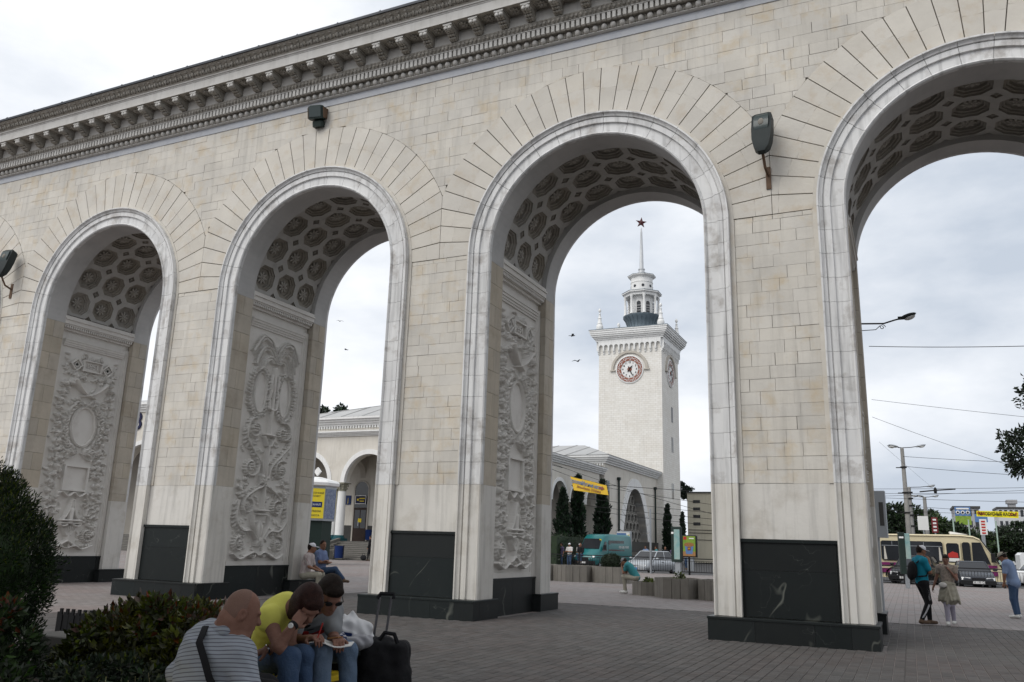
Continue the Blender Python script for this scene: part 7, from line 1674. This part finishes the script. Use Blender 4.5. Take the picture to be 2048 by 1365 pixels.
# ---- walking and standing people in the widest arch
PS = 1.06
figure('person', 'person in bright blue T-shirt and white cap on the phone, walking with a black backpack', (.22, 7.25, 0), R(-62), stand_J(eR=(.21, .10, 1.16), wR=(.10, .15, 1.42), hR=(.06, .13, 1.52), nR=(-1, -.2, 0), kL=(-.08, .14, .50), aL=(-.09, .16, .105), kR=(.09, .07, .5), aR=(.08, -.12, .115), hed=(.0, .05, 1.64), face=(0, 1, -.25)), dict(shirt='cloth_cyan', trousers='cloth_black', hair='hair_dark', cap='cap_white', skin='skin_tan', shoe='shoe_brown', sleeve=.7, curl=.8, eyes=True, loose=.012), .014, 1.08)
figure('person', 'person in patterned top with pale jacket round the hips, hand at the mouth', (.80, 7.45, 0), R(172), stand_J(eL=(-.22, .10, 1.14), wL=(-.08, .17, 1.36), hL=(-.03, .15, 1.45), nL=(1, -.3, 0), eR=(.27, -.03, 1.13), wR=(.34, .05, .92), hR=(.37, .08, .83), kR=(.06, .10, .5), aR=(.06, .13, .105), kL=(-.05, .03, .5), aL=(-.05, -.14, .12), hed=(0, .03, 1.625), face=(0, 1, -.15)), dict(shirt='cloth_floral', trousers='cloth_lilac', hair='hair_dark', fringe=True, skin='skin', shoe='shoe_white', sleeve=.4, torso=.92, size=.95, eyes=True, curl=.7), .014, .97)
figure('person', 'person in light blue shirt and pale straw hat at the right edge', (2.62, 11.9, 0), R(70), stand_J(che=(0, .06, 1.29), nek=(0, .12, 1.46), hed=(0, .20, 1.58), sL=(-.19, .08, 1.40), sR=(.19, .08, 1.40), eL=(-.25, .12, 1.12), wL=(-.22, .16, .90), hL=(-.21, .19, .81), eR=(.25, .06, 1.12), wR=(.22, .16, .90), hR=(.21, .19, .81), face=(0, 1, -.6)), dict(shirt='cloth_blue', trousers='jeans', hair='hair_dark', cap='cloth_beige', brim='round', girth=1.2, skin='skin_tan', shoe='shoe_white', sleeve=.8, shirt_long=True), .016, 1.07)
wk = bpy.data.objects['person']; mb = MB()
for dy in (-.014, 0, .014): mb.tube([(.182, dy, .90), (.17, .04 + dy, .70), (.158, .07 + dy, .5), (.145, -.03 + dy, .3), (.132, -.12 + dy, .16)], .004, 4)
mb.build('trouser_stripe', 'cap_white', wk)
# backpack, jacket, waist bag
t = thing('backpack', 'black backpack on the back of the blue T-shirted walker', 'backpack', (.22, 7.25, 0), R(-62), scale=1.08)
sdf_mesh('pack', [('e', (0, -.20, 1.20), (.15, .09, .20), None, .03), ('e', (0, -.25, 1.10), (.12, .07, .12), None, .04)], .016, 'cloth_black', t)
for s_ in (-1, 1):
    mb = MB(); mb.tube([(s_ * .10, -.15, 1.36), (s_ * .12, -.02, 1.475), (s_ * .13, .10, 1.38), (s_ * .15, .12, 1.22), (s_ * .17, .02, 1.08), (s_ * .12, -.14, 1.06)], .018, 6); mb.build('strap', 'cloth_black', t, True)
t = thing('tied_jacket', 'pale beige jacket tied round the hips of the woman in the patterned top', 'jacket', (.80, 7.45, 0), R(172), scale=.97)
P = [('c', (0, 0, .98), (0, -.02, .70), .165, .23, .05)]
for k in range(9): a = k * 2 * PI / 9; P.append(('c', (.15 * math.cos(a), .12 * math.sin(a), .95), (.24 * math.cos(a), .20 * math.sin(a), .60 + .06 * math.sin(k * 2.3)), .04, .03, .03))
sdf_mesh('cloth', P, .014, 'cloth_beige', t, .004)
for s_ in (-1, 1): sdf_mesh('sleeve', [('c', (0, .16, .93), (s_ * .07, .22, .62), .035, .028, .02)], .014, 'cloth_beige', t)
t = thing('waist_bag', 'small pale waist bag worn over the tied jacket', 'bag', (.80, 7.45, 0), R(172), scale=.97); sdf_mesh('pouch', [('e', (.10, .20, .99), (.10, .05, .07), None, .02)], .014, 'cloth_white', t); mb = MB(); mb.tube([(.17 * math.cos(a), .15 * math.sin(a), 1.02) for a in np.linspace(0, 2 * PI, 24, endpoint=False)], .014, 5, True); mb.build('belt', 'cloth_beige', t)
for s_ in (-1, 1):
    pass
# ---- seated man on the planter
figure('person', 'person in teal shirt sitting bent forward on the small planter', (-9.15, 14.0, 0), R(92), sit_J(.47, .2, che=(0, .20, .86), nek=(0, .34, 1.02), hed=(0, .45, 1.09), sL=(-.18, .30, .97), sR=(.18, .30, .97), eL=(-.17, .42, .70), wL=(-.05, .52, .93), hL=(-.03, .53, 1.0), eR=(.17, .42, .70), wR=(.05, .52, .93), hR=(.03, .53, 1.0), face=(0, .8, -.6), up=(0, .6, .8), nL=(0, -1, 0), nR=(0, -1, 0), aL=(-.10, .36, .105), aR=(.10, .46, .105)), dict(shirt='cloth_teal', trousers='cloth_beige', hair='hair_dark', cap='cloth_grey', skin='skin_tan', shoe='shoe_white', sleeve=.6, girth=1.1), .018, 1.04)
# ---- two men on the plinth of the second pier
figure('person', 'person in white cap and pale shirt sitting on the dark plinth beside the relief', (-16.44, 4.15, 0), R(-70), sit_J(.42, .10, face=(-.35, .9, -.1)), dict(shirt='shirt_pale_check', trousers='cloth_beige', hair='hair_dark', cap='cap_white', skin='skin_tan', sleeve=.75, girth=1.1), .016, 1.12)
figure('person', 'person in blue checked shirt with crossed arms and crossed legs behind the white cap', (-17.02, 5.65, 0), R(-80), sit_J(.47, -.02, face=(.55, .8, 0), eL=(-.24, .08, .80), eR=(.24, .08, .80), wL=(.06, .22, .83), wR=(-.06, .25, .78), hL=(.14, .20, .84), hR=(-.14, .22, .80), kR=(.02, .46, .62), aR=(-.05, .70, .36), kL=(-.10, .45, .55), aL=(-.10, .42, .105), toeR=(0, 1, -.2)), dict(shirt='shirt_blue_check', trousers='jeans', hair='hair_dark', skin='skin_tan', sleeve=.7, girth=1.12), .016, 1.14)
mb = MB(); mb.bbox(-17.4, -16.55, 5.3, 6.0, 0, .48, .02); o = mb.build('granite_block', 'granite', None); tag(o, 'dark granite block under the man with crossed legs, behind the pier', 'block')
# ---- people in the distance
crowd = [  # x, y, heading, shirt, trousers, label, sitting
    (-25.6, 48.0, 150, 'cloth_purple', 'jeans', 'person in dark purple top shading the eyes at the left edge of the arch', 0, 'eyes'),
    (-24.9, 48.0, 175, 'cloth_white', 'jeans', 'person in white T-shirt with folded arms left of the van', 0, 'fold'),
    (-23.55, 47.0, 185, 'cloth_black', 'jeans', 'person in black sweatshirt perched on the railing left of the van', 1, ''),
    (-24.6, 49.6, 190, 'cloth_white', 'cloth_black', 'person in pale cap behind the black sweatshirt', 0, 'cap'),
    (-23.6, 49.6, 170, 'cloth_purple', 'cloth_black', 'person in dark jacket right beside the hood of the van', 0, ''),
    (-21.6, 58.5, 170, 'cloth_blue', 'jeans', 'person in pale blue shirt right of the portrait poster', 0, ''),
    (-20.9, 59.5, 120, 'cloth_teal', 'cloth_black', 'person in teal top behind the silver car', 0, ''),
    (-20.2, 60.0, 200, 'cloth_black', 'jeans', 'person in black behind the roof of the silver car', 0, ''),
    (-19.6, 60.5, 180, 'cloth_purple', 'jeans', 'grey-haired person behind the silver car', 0, ''),
    (-18.6, 61.5, 160, 'cloth_grey', 'jeans', 'person in grey behind the silver car', 0, ''),
    (-17.6, 58.5, 90, 'cloth_white', 'jeans', 'person in white shirt above the silver car roof', 0, ''),
    (-15.4, 62.5, 200, 'cloth_black', 'cloth_black', 'person in black behind the dark advertising column', 0, ''),
    (-15.0, 58.5, 190, 'cloth_white', 'jeans', 'person in pale shirt right of the food poster', 0, ''),
    (-14.2, 58.0, 170, 'cloth_black', 'cloth_black', 'person in dark clothes second from the food poster', 0, ''),
    (-12.9, 57.0, 20, 'cloth_green', 'cloth_black', 'long-haired person in green top next to the red parasol', 0, 'hair'),
    (-12.5, 60.0, 180, 'pink_print', 'cloth_lilac', 'person in pink at the edge of the right pier', 0, ''),
    (-39.35, 41.0, 90, 'cloth_black', 'cloth_black', 'person in black with a bag on the steps beside the pier', 0, ''),
]
for x, y, hdg, shc, trc, lab, sit, ex in crowd:
    if sit: J = sit_J(.9, .05); J.update(aL=(-.12, .34, .55), aR=(.12, .34, .55))
    elif ex == 'eyes': J = stand_J(eR=(.34, .12, 1.45), wR=(.12, .18, 1.66), hR=(.06, .16, 1.7))
    elif ex == 'fold': J = stand_J(wL=(.08, .22, 1.2), hL=(.14, .2, 1.2), eL=(-.24, .1, 1.15), wR=(-.08, .24, 1.16), hR=(-.14, .2, 1.16), eR=(.24, .1, 1.15))
    else: J = stand_J(kL=(-.10, .08, .5), aL=(-.1, .1, .105))
    zz = 0 if x < -38 else ZR
    figure('person', lab, (x, y, zz), R(hdg), J, dict(shirt=shc, trousers=trc, hair='hair_dark', bob=(ex == 'hair'), cap='cap_white' if ex in ('fold', 'cap') else None, skin='skin_tan', sleeve=.7 if shc != 'cloth_black' else 1.9), .03, 1.13, 'people in the distance')
t = thing('parasol', 'red parasol of a stall at the right pier', 'parasol', (-12.2, 62, ZR)); mb = MB(); mb.lathe([(1.35, 1.95), (.7, 2.35), (.05, 2.6)], n=10); mb.build('canopy', 'red_paint', t); mb = MB(); mb.tube([(0, 0, 0), (0, 0, 2.6)], .03, 6); mb.build('pole', 'grey_metal', t)
t = thing('white_kiosk', 'small white kiosk behind the distant people', 'kiosk', (-13.6, 72, ZR)); mb = MB(); mb.box(-1.7, 2.4, 0, 3, 0, 3.4); mb.build('wall', 'far_white', t); mb = MB(); mb.box(-.8, .7, -.05, -.003, .3, 2.2); mb.build('door', 'dark_glass', t); mb = MB(); mb.box(-1.9, 2.6, -.4, 3.1, 3.402, 3.55); mb.build('roof', 'grey_metal', t)
t = thing('handbag', 'black bag held by the person on the steps', 'bag', (-39.75, 40.7, 0)); sdf_mesh('bag', [('e', (0, 0, .25), (.28, .14, .22), None, .03)], .03, 'cloth_black', t); mb = MB(); mb.tube([(-.15, 0, .42), (-.08, 0, .62), (.08, 0, .62), (.15, 0, .42)], .015, 5); mb.build('strap', 'cloth_black', t)

# ================================================================== FOREGROUND: bench, people, luggage, shrubs
GZ0 = .15
m = MB(); m.box(-12.5, -3.1, -20.5, -9.9, -.05, GZ0); m.build('x', 'stone_step'); 
bpy.data.objects['x'].name = 'seat_terrace'; bpy.data.objects['seat_terrace']['kind'] = 'structure'
mat('bench_yellow', (.62, .44, .02), .6, noise=.4, nscale=6)
bn = thing('park_bench', 'bench with yellow slats under the three seated people', 'bench', (-4.35, -11.7, GZ0))
for k in range(4):
    mb = MB(); mb.bbox(-.24 + .12 * k, -.135 + .12 * k, -1.5, 1.05, .40, .44, .008); mb.build('slat', 'bench_yellow', bn)
for y in (-1.2, .1, .9):
    mb = MB(); mb.bbox(-.22, .22, y - .05, y + .05, 0, .398, .01); mb.build('leg', 'dark_plinth', bn)
# three seated people (joints given in place)
def fig_w(label, J, spec, h):
    o = V3((J['pel'][0], J['pel'][1], GZ0)); K_ = ('face', 'up', 'nL', 'nR', 'toe', 'toeL', 'toeR'); return figure('person', label, tuple(o), 0, {k: (V3(v) - o if k not in K_ else V3(v)) for k, v in J.items()}, spec, h) + (o,)
wo_J = {'hed': (-3.885, -11.594, 1.171), 'nek': (-4.117, -11.550, 1.145), 'che': (-4.226, -11.485, 1.036), 'pel': (-4.460, -11.305, 0.730), 'sR': (-4.100, -11.733, 1.072), 'sL': (-4.204, -11.356, 1.077), 'eR': (-3.935, -11.80, 0.905), 'wR': (-3.860, -11.758, 1.041), 'hR': (-3.850, -11.69, 1.10), 'eL': (-4.10, -11.482, 0.857), 'wL': (-4.090, -11.728, 0.868), 'hL': (-4.135, -11.80, 0.835), 'pR': (-4.426, -11.393, 0.729), 'pL': (-4.480, -11.188, 0.720), 'kR': (-3.885, -11.74, 0.825), 'kL': (-3.943, -11.525, 0.815), 'aR': (-3.84, -11.78, GZ0 + .11), 'aL': (-3.90, -11.50, GZ0 + .11), 'face': (.62, -.28, -.72), 'up': (.62, -.25, .70), 'nR': (-.6, .7, .2), 'nL': (0, 0, -1), 'toe': (1, -.3, 0)}
t, HM, hp, O_ = fig_w('person in sleeveless yellow top and jeans, head propped on the hand', wo_J, dict(shirt='cloth_yellow', trousers='jeans', hair='hair_brown', bob=True, sleeve=.12, size=1.08, torso=1.0, loose=.012, curl=.9, shoe='shoe_brown', trouser=1.95), .0075)
mb = MB(); w_ = V3(wo_J['wR']) - O_; d_ = nrm(V3(wo_J['hR']) - V3(wo_J['wR'])); fr2 = frame((1, 0, 0), d_)
mb.lathe([(.034, -.012), (.036, 0), (.034, .012)], n=16); mb.v = [tuple(fr2 @ V3(q) + w_) for q in mb.v]; wt = mb.build('watch', 'cloth_black', t, True)
mb = MB(); mb.lathe([(.001, .010), (.017, .010), (.019, .0)], n=14, ax='z'); fr3 = frame((0, 0, 1), (.25, -.95, .1)); mb.v = [tuple(fr3 @ V3(q) + w_ + V3((.006, -.034, 0))) for q in mb.v]; mb.build('watch_face', 'poster_paper', wt, True)
mb = MB(); w_ = V3(wo_J['wL']) - O_; fr2 = frame((1, 0, 0), nrm(V3(wo_J['hL']) - V3(wo_J['wL']))); mb.lathe([(.033, -.006), (.0345, 0), (.033, .006)], n=16); mb.v = [tuple(fr2 @ V3(q) + w_) for q in mb.v]; mb.build('bracelet', 'chrome', t, True)
m3_J = {'hed': (-3.968, -11.230, 1.215), 'nek': (-4.190, -11.105, 1.150), 'che': (-4.309, -11.0, 1.010), 'pel': (-4.50, -10.80, 0.738), 'sR': (-4.299, -11.265, 1.105), 'sL': (-4.150, -10.94, 1.074), 'eR': (-4.193, -11.287, 0.870), 'wR': (-3.985, -11.406, 0.917), 'hR': (-3.911, -11.436, 0.935), 'eL': (-4.035, -11.054, 0.875), 'wL': (-3.859, -11.245, 0.910), 'hL': (-3.80, -11.31, 0.905), 'pR': (-4.470, -10.92, 0.734), 'pL': (-4.476, -10.70, 0.724), 'kR': (-3.918, -11.342, 0.815), 'kL': (-3.90, -11.055, 0.805), 'aR': (-3.86, -11.36, GZ0 + .11), 'aL': (-3.84, -11.04, GZ0 + .11), 'face': (.66, -.40, -.62), 'up': (.5, -.3, .8), 'nR': (.3, 0, -.9), 'nL': (0, 0, -1), 'toe': (1, -.25, 0)}
t, HM3, hp3, O3 = fig_w('person in grey T-shirt and sunglasses writing on papers at the knees', m3_J, dict(shirt='tee_print', trousers='jeans_light', hair='hair_dark', fringe=True, sleeve=.62, size=1.08, loose=.012, curl=.8), .0075) if mat('tee_print', (.24, .25, .26), .9, noise=.5, nscale=7) else None
sgl = sdf_mesh('sunglasses', [('e', hp3(.034, .098, .006), (.030, .008, .021), HM3, .004), ('e', hp3(-.034, .098, .006), (.030, .008, .021), HM3, .004), ('c', hp3(-.07, .085, .012), hp3(.07, .085, .012), .005, .005, .004), ('c', hp3(.072, .08, .012), hp3(.082, -.01, .014), .004, .004, .003), ('c', hp3(-.072, .08, .012), hp3(-.082, -.01, .014), .004, .004, .003)], .005, 'black_paint', t)
# print on the T-shirt chest: red, yellow and black patches following the cloth
fwd3 = nrm(np.cross(nrm(V3(m3_J['nek']) - V3(m3_J['pel'])), nrm(V3(m3_J['sR']) - V3(m3_J['sL'])))); sp3 = nrm(V3(m3_J['nek']) - V3(m3_J['pel'])); sx3 = np.cross(fwd3, sp3); TM3 = np.stack([sx3, fwd3, sp3], 1); ch3 = V3(m3_J['che']) - O3
for dz, rx, rz_, m_ in ((.07, .09, .055, 'cloth_black'), (-.01, .10, .045, 'red_paint'), (-.07, .085, .03, 'yellow_paint'), (-.115, .09, .03, 'cloth_black')): sdf_mesh('chest_print', [('e', ch3 + fwd3 * .118 + sp3 * dz, (rx, .022, rz_), TM3, .01)], .01, m_, t, .004)
ba_J = {'hed': (-3.955, -12.160, 1.140), 'nek': (-4.060, -12.185, 1.00), 'che': (-4.118, -12.19, 0.85), 'pel': (-4.22, -12.14, 0.70), 'sL': (-4.275, -12.142, 0.905), 'sR': (-3.89, -12.228, 0.895), 'eL': (-4.42, -12.18, 0.73), 'wL': (-4.12, -12.0, 0.62), 'hL': (-4.04, -11.96, .60), 'eR': (-3.79, -12.232, 0.70), 'wR': (-3.74, -12.05, .56), 'hR': (-3.72, -11.97, .52), 'pL': (-4.26, -12.08, .70), 'pR': (-4.12, -12.2, .70), 'kL': (-3.86, -11.98, .66), 'kR': (-3.70, -12.14, .66), 'aL': (-3.78, -11.95, GZ0 + .11), 'aR': (-3.62, -12.15, GZ0 + .11), 'face': (.58, .70, -.28), 'up': (.15, .25, 1), 'nR': (0, 0, -1), 'nL': (0, 0, -1), 'toe': (1, .3, 0)}
t, HMb, hpb, Ob = fig_w('bald person in striped grey shirt seen from behind with a black shoulder strap', ba_J, dict(shirt='shirt_striped', trousers='cloth_black', skin='skin', sleeve=1.15, girth=1.40, torso=1.06, size=1.1, nape=True, stubble=True, loose=.02), .0068)
nk = V3(ba_J['nek']) - Ob + V3((0, -.01, .045)); fb = nrm(V3((.25, .85, .3)))
sdf_mesh('collar', [('c', nk + V3((-.075, -.05, .0)), nk + V3((.07, -.075, -.01)), .038, .038, .02), ('c', nk + V3((.07, -.075, -.01)), nk + V3((.12, .03, -.03)), .028, .024, .02), ('c', nk + V3((-.075, -.05, .0)), nk + V3((-.09, .06, -.01)), .028, .024, .02)], .0085, 'shirt_striped', t)
# shoulder strap laid over the back
P_ = [(-4.165, -12.17, 1.06), (-4.125, -12.30, 1.05), (-4.065, -12.40, .97), (-4.0, -12.41, .88), (-3.95, -12.40, .77), (-3.905, -12.35, .66)]
mb = MB(); rows = []
for i, p in enumerate(P_):
    q = Vector(P_[min(i + 1, 5)]) - Vector(P_[max(i - 1, 0)]); nn = Vector((.35, -.9, .25)); sd_ = q.cross(nn).normalized() * .021; nn = sd_.cross(q).normalized() * .005; c = Vector(p); rows.append([tuple(c - sd_ - nn), tuple(c + sd_ - nn), tuple(c + sd_ + nn), tuple(c - sd_ + nn)])
mb.loft(rows); o = mb.build('bag_strap', 'cloth_black', None, True); tag(o, 'black shoulder strap across the back of the striped shirt', 'strap')
# papers and pen
t = thing('papers', 'open white papers held on the knees of the man in sunglasses', 'papers', (-3.87, -11.33, .885)); mb = MB(); n = 8
mb.loft([[(-.13 + .30 * i / n, -.10, .012 * math.sin(i * .9)), (-.13 + .30 * i / n, .12, .012 * math.sin(i * .9 + .6)), (-.13 + .30 * i / n, .12, .012 * math.sin(i * .9 + .6) + .006), (-.13 + .30 * i / n, -.10, .012 * math.sin(i * .9) + .006)] for i in range(n + 1)]); mb.build('sheet', 'poster_paper', t); t.rotation_euler = (0, R(5), R(30))
mb = MB(); mb.tube([(0, 0, 0), (.03, .02, .13)], [.003, .006], 6); o = mb.build('pen', 'red_paint', None, loc=(-3.885, -11.46, .905)); tag(o, 'red pen in the writing hand', 'pen')
mb = MB(); mb.hexa([(-.04, -.03, 0), (.05, -.02, .012), (.05, .04, .012), (-.04, .03, 0), (-.04, -.03, .006), (.05, -.02, .018), (.05, .04, .018), (-.04, .03, .006)]); o = mb.build('banknote_slip', 'nugget', None, loc=(-3.85, -11.30, .915)); tag(o, 'small brown slip held above the papers', 'slip')
# granite ledge, bags, suitcase
t = thing('granite_ledge_seat', 'dark granite ledge with bags on it beside the suitcase', 'ledge', (-4.55, -10.2, GZ0)); mb = MB(); mb.bbox(-.30, .38, -.44, .02, 0, .55, .01); mb.build('block', 'granite', t); mb = MB(); mb.bbox(-.33, .41, -.46, .04, .552, .61, .01); mb.build('top_slab', 'granite', t)
mat('plastic_white', (.62, .62, .63), .35, noise=.4, nscale=9, col2=(.5, .5, .52))
t = thing('plastic_bag', 'crumpled white plastic carrier bag on the granite ledge', 'bag', (-4.30, -10.42, .765))
sdf_mesh('bag', [('e', (0, 0, .10), (.15, .12, .12), None, .05), ('e', (.06, .02, .05), (.13, .12, .07), None, .05), ('c', (-.04, 0, .15), (-.03, .0, .26), .06, .015, .05), ('c', (-.08, .02, .12), (-.12, .03, .22), .05, .012, .05), ('c', (.1, 0, .1), (.14, .02, .14), .05, .03, .05)], .009, 'plastic_white', t, .008, 2.0)
mb = MB(); mb.ext([(-.05, .03), (.06, .02), (.05, .075), (-.04, .08)], -.128, -.120); mb.build('printed_mark', 'blue_paint', t, loc=(0.02, 0, .03))
t = thing('plaid_bag', 'blue and white plaid cloth bag half hidden behind the writing man', 'bag', (-4.33, -10.72, .765)); sdf_mesh('bag', [('e', (0, 0, .05), (.16, .12, .12), None, .04), ('e', (-.1, -.05, .02), (.10, .1, .10), None, .04)], .01, 'plaid', t, .004)
t = thing('grey_plastic_bag', 'lower grey plastic bag under the white carrier bag', 'bag', (-4.22, -10.50, .765)); sdf_mesh('bag', [('e', (0, 0, .03), (.16, .11, .06), None, .04), ('e', (.05, .05, .04), (.10, .1, .06), None, .04)], .01, 'plastic_grey', t, .007, 1.0) if mat('plastic_grey', (.30, .30, .32), .4) else None
t = thing('suitcase', 'large black wheeled suitcase with its handle pulled out', 'suitcase', (-4.02, -10.36, GZ0), R(22))
mat('suit_black', (.010, .010, .012), .8, noise=.6, nscale=20, col2=(.018, .018, .02), bump=.3, bscale=40)
sdf_mesh('case', [('e', (0, 0, .36), (.205, .15, .34), None, .04), ('c', (-.13, -.05, .1), (-.13, -.05, .63), .075, .07, .05), ('c', (.13, -.05, .1), (.14, -.05, .60), .075, .07, .05), ('c', (-.13, .07, .1), (-.13, .07, .63), .075, .07, .05), ('c', (.13, .07, .1), (.14, .07, .60), .075, .07, .05), ('c', (.18, -.02, .15), (.19, -.02, .42), .05, .05, .05)], .011, 'suit_black', t, .003)
mb = MB(); mb.tube([(-.02, -.13, .68), (.02, -.14, .74), (.10, -.14, .73), (.13, -.13, .66)], .018, 6); mb.build('grip', 'cloth_black', t, True)
for s_ in (0, 1):
    mb = MB(); mb.tube([(-.12 + s_ * .10, .07, .60), (-.085 + s_ * .10, .09, 1.0)], .011, 6); mb.build('handle_rod', 'chrome_dark', t, True) if mat('chrome_dark', (.12, .12, .13), .3, metal=.8) else None
mb = MB(); mb.tube([(-.105, .09, .99), (-.08, .09, 1.03), (.03, .09, 1.03), (.035, .09, .99)], .019, 6); mb.build('handle_grip', 'cloth_black', t, True)
for s_ in (-1, 1):
    mb = MB(); mb.lathe([(.01, -.02), (.045, -.02), (.045, .02), (.01, .02)], (s_ * .14, .10, .045), 12, 'x'); mb.build('wheel', 'tyre', t, True)
# shrubs
rg = np.random.default_rng(12)
def shrub(name, label, cat, loc, blobs, n, size, m_, m2=None, n2=0, clumps=40, cr=.2, jit=.7, w=.45, up_=.3, stems=14, shell=.35):
    t = thing(name, label, cat, loc); P, Dv = [], []; tot = sum(r[0] * r[1] * r[2] for _, r in blobs)
    for c, r in blobs:
        p, d = blob_pts(c, r, int(n * r[0] * r[1] * r[2] / tot), rg, shell, clumps, cr); P.append(p); Dv.append(d)
    P = np.concatenate(P); Dv = np.concatenate(Dv); Dv[:, 2] += up_; ok = P[:, 2] > .0; P, Dv = P[ok], Dv[ok]
    V_, F_ = leaves(P, Dv, size, rg, w, jit); leaf_object('foliage', V_, F_, m_, t)
    if m2:
        k = rg.choice(len(P), n2, replace=False, p=(lambda q: q / q.sum())(np.clip(P[:, 2] - P[:, 2].mean(), .02, None) ** 2)); V_, F_ = leaves(P[k] + rg.normal(0, .01, (n2, 3)), Dv[k], size, rg, w, jit); leaf_object('young_foliage', V_, F_, m2, t)
    if name == 'thuja_shrub':
        mb = MB()
        for c, r in blobs: mb.ell(c, tuple(q * .66 for q in r), 14, 9)
        mb.build('dense_twigs', 'leaf_conifer', t, 'all')
    mb = MB()
    for k in range(stems):
        b = rg.normal(0, .08, 2); e_ = P[rg.integers(0, len(P))]; mb.tube([(b[0], b[1], 0), tuple((V3((b[0], b[1], 0)) + e_) / 2 + V3((0, 0, .05))), tuple(e_)], [.018, .012, .004], 5)
    mb.build('stems', 'bark', t); return t
shrub('thuja_shrub', 'tall dense dark green thuja at the left edge', 'shrub', (-7.05, -12.0, GZ0), [((0, 0, .85), (.62, .62, .9)), ((-.1, 0, 1.45), (.50, .5, .60)), ((.1, .0, .45), (.62, .55, .5)), ((.08, 0, 1.15), (.60, .58, .7)), ((-.7, .1, .9), (.6, .6, 1.05))], 85000, .036, 'leaf_conifer', 'leaf_light', 9000, clumps=260, cr=.15, jit=.45, w=.26, up_=.9, shell=.72)
shrub('berberis_hedge', 'reddish green leafy bush in front of the dark low fence', 'shrub', (-6.3, -10.75, GZ0), [((0, .05, .42), (.62, .5, .46)), ((.42, .2, .40), (.55, .5, .44)), ((-.38, -.15, .36), (.45, .45, .42))], 17000, .072, 'leaf_hedge', 'leaf_red', 700, clumps=80, cr=.22, jit=.6, w=.5, up_=.4)
shrub('rose_shrub', 'loose dull green shrub at the foot of the thuja', 'shrub', (-6.35, -12.4, GZ0), [((0, 0, .5), (.45, .45, .5)), ((-.45, -.1, .6), (.45, .4, .5)), ((.0, .1, .25), (.5, .4, .25))], 5200, .07, 'leaf_tree', 'leaf_red', 260, clumps=40, cr=.24)
shrub('low_shrub', 'low dark green shrub beneath the reddish bush', 'shrub', (-5.55, -11.75, GZ0), [((0, 0, .24), (.55, .45, .28)), ((.45, .3, .2), (.45, .4, .24))], 4200, .06, 'leaf_dark', 'leaf_light', 160, clumps=36, cr=.25)
gr = thing('tall_grass', 'few dry grass stalks in front of the reddish bush', 'grass', (-5.25, -11.9, GZ0)); 
for k in range(12):
    mb = MB(); x, y = rg.normal(0, .22, 2); l = rg.uniform(.3, .58); mb.tube([(x, y, 0), (x + rg.normal(0, .02), y, l * .6), (x + rg.normal(0, .06), y + rg.normal(0, .04), l)], [.004, .003, .002], 4); mb.build('stalk', 'dry_grass', gr) if mat('dry_grass', (.30, .27, .13), .9) else None
# low dark mesh fence behind the shrubs
fd = thing('garden_edging', 'low black plastic edging fence behind the reddish bush', 'fence', (-9.3, -9.35, GZ0)); mat('edging_black', (.010, .010, .011), .6)
mb = MB(); mb.ext([(-.045, 0), (.045, 0), (.045, .50), (.028, .50), (.028, .57), (-.01, .57), (-.01, .53), (-.045, .53)], -.012, .012); pk = mb.mesh('picket', 'edging_black')
for k in range(26): put('picket', pk, fd, (k * .098, .004 * (k % 2) + k * .003, 0))
for z in (.12, .34, .46):
    mb = MB(); mb.box(-.05, 2.55, .016, .035, z, z + .03); mb.build('rail', 'edging_black', fd)
t = thing('planter_wall', 'grey stone slab wall between the thuja and the reddish bush', 'wall', (-7.55, -10.45, GZ0)); mb = MB(); mb.bbox(-.55, .55, -.16, .2, .36, .46, .01); mb.build('coping', 'stone_step', t); mb = MB(); mb.box(-.5, .5, -.12, .16, 0, .358); mb.build('base', 'dark_plinth', t)
m = MB(); m.box(-9.0, -4.75, -13.4, -9.75, GZ0 + .002, GZ0 + .05); o = structure('flower_bed', m, 'plant_soil')
# unseen trees added round the viewer to darken the foreground
tree('added_shade_tree', 'unseen broad leafy tree added to shade the benches, behind the viewer', 'tree', (-6.5, -19.5, 0), 6.0, [((1.5, 4.2, 8.6), (3.8, 3.2, 1.6)), ((-2.5, 1.0, 10), (3.6, 3.6, 2.0)), ((4.5, -1, 9.6), (3.5, 3.4, 2.0)), ((0, -3, 10.2), (4, 3.5, 2.2))], 42000, .40, 'leaf_dark', seed=71, clumps=110, tr=.35)
tree('added_shade_tree', 'second unseen leafy tree added for shade, behind the viewer on the right', 'tree', (3.5, -21.5, 0), 6.0, [((-.8, 2.2, 9.8), (3.4, 3.2, 1.7)), ((2.8, .5, 10.0), (3.6, 3.4, 2.0)), ((0, -3, 10.0), (4, 3.5, 2.2))], 34000, .40, 'leaf_dark', seed=72, clumps=110, tr=.35)
tree('added_shade_tree', 'unseen low-crowned tree added to block light left of the benches', 'tree', (-11.0, -16.2, 0), 3.0, [((0, 0, 4.6), (2.0, 2.2, 3.0)), ((.8, -1.5, 6.2), (2.4, 2.2, 2.4))], 26000, .26, 'leaf_dark', seed=73, clumps=80, tr=.28)
tree('added_shade_tree', 'unseen low-crowned tree added to block light right of the viewer', 'tree', (4.6, -14.0, 0), 3.2, [((0, 0, 5.0), (2.2, 2.6, 2.6)), ((.5, -1.5, 6.6), (2.6, 2.6, 2.2)), ((.8, 2.5, 6.2), (2.0, 2.2, 2.2))], 30000, .26, 'leaf_dark', seed=74, clumps=90, tr=.28)
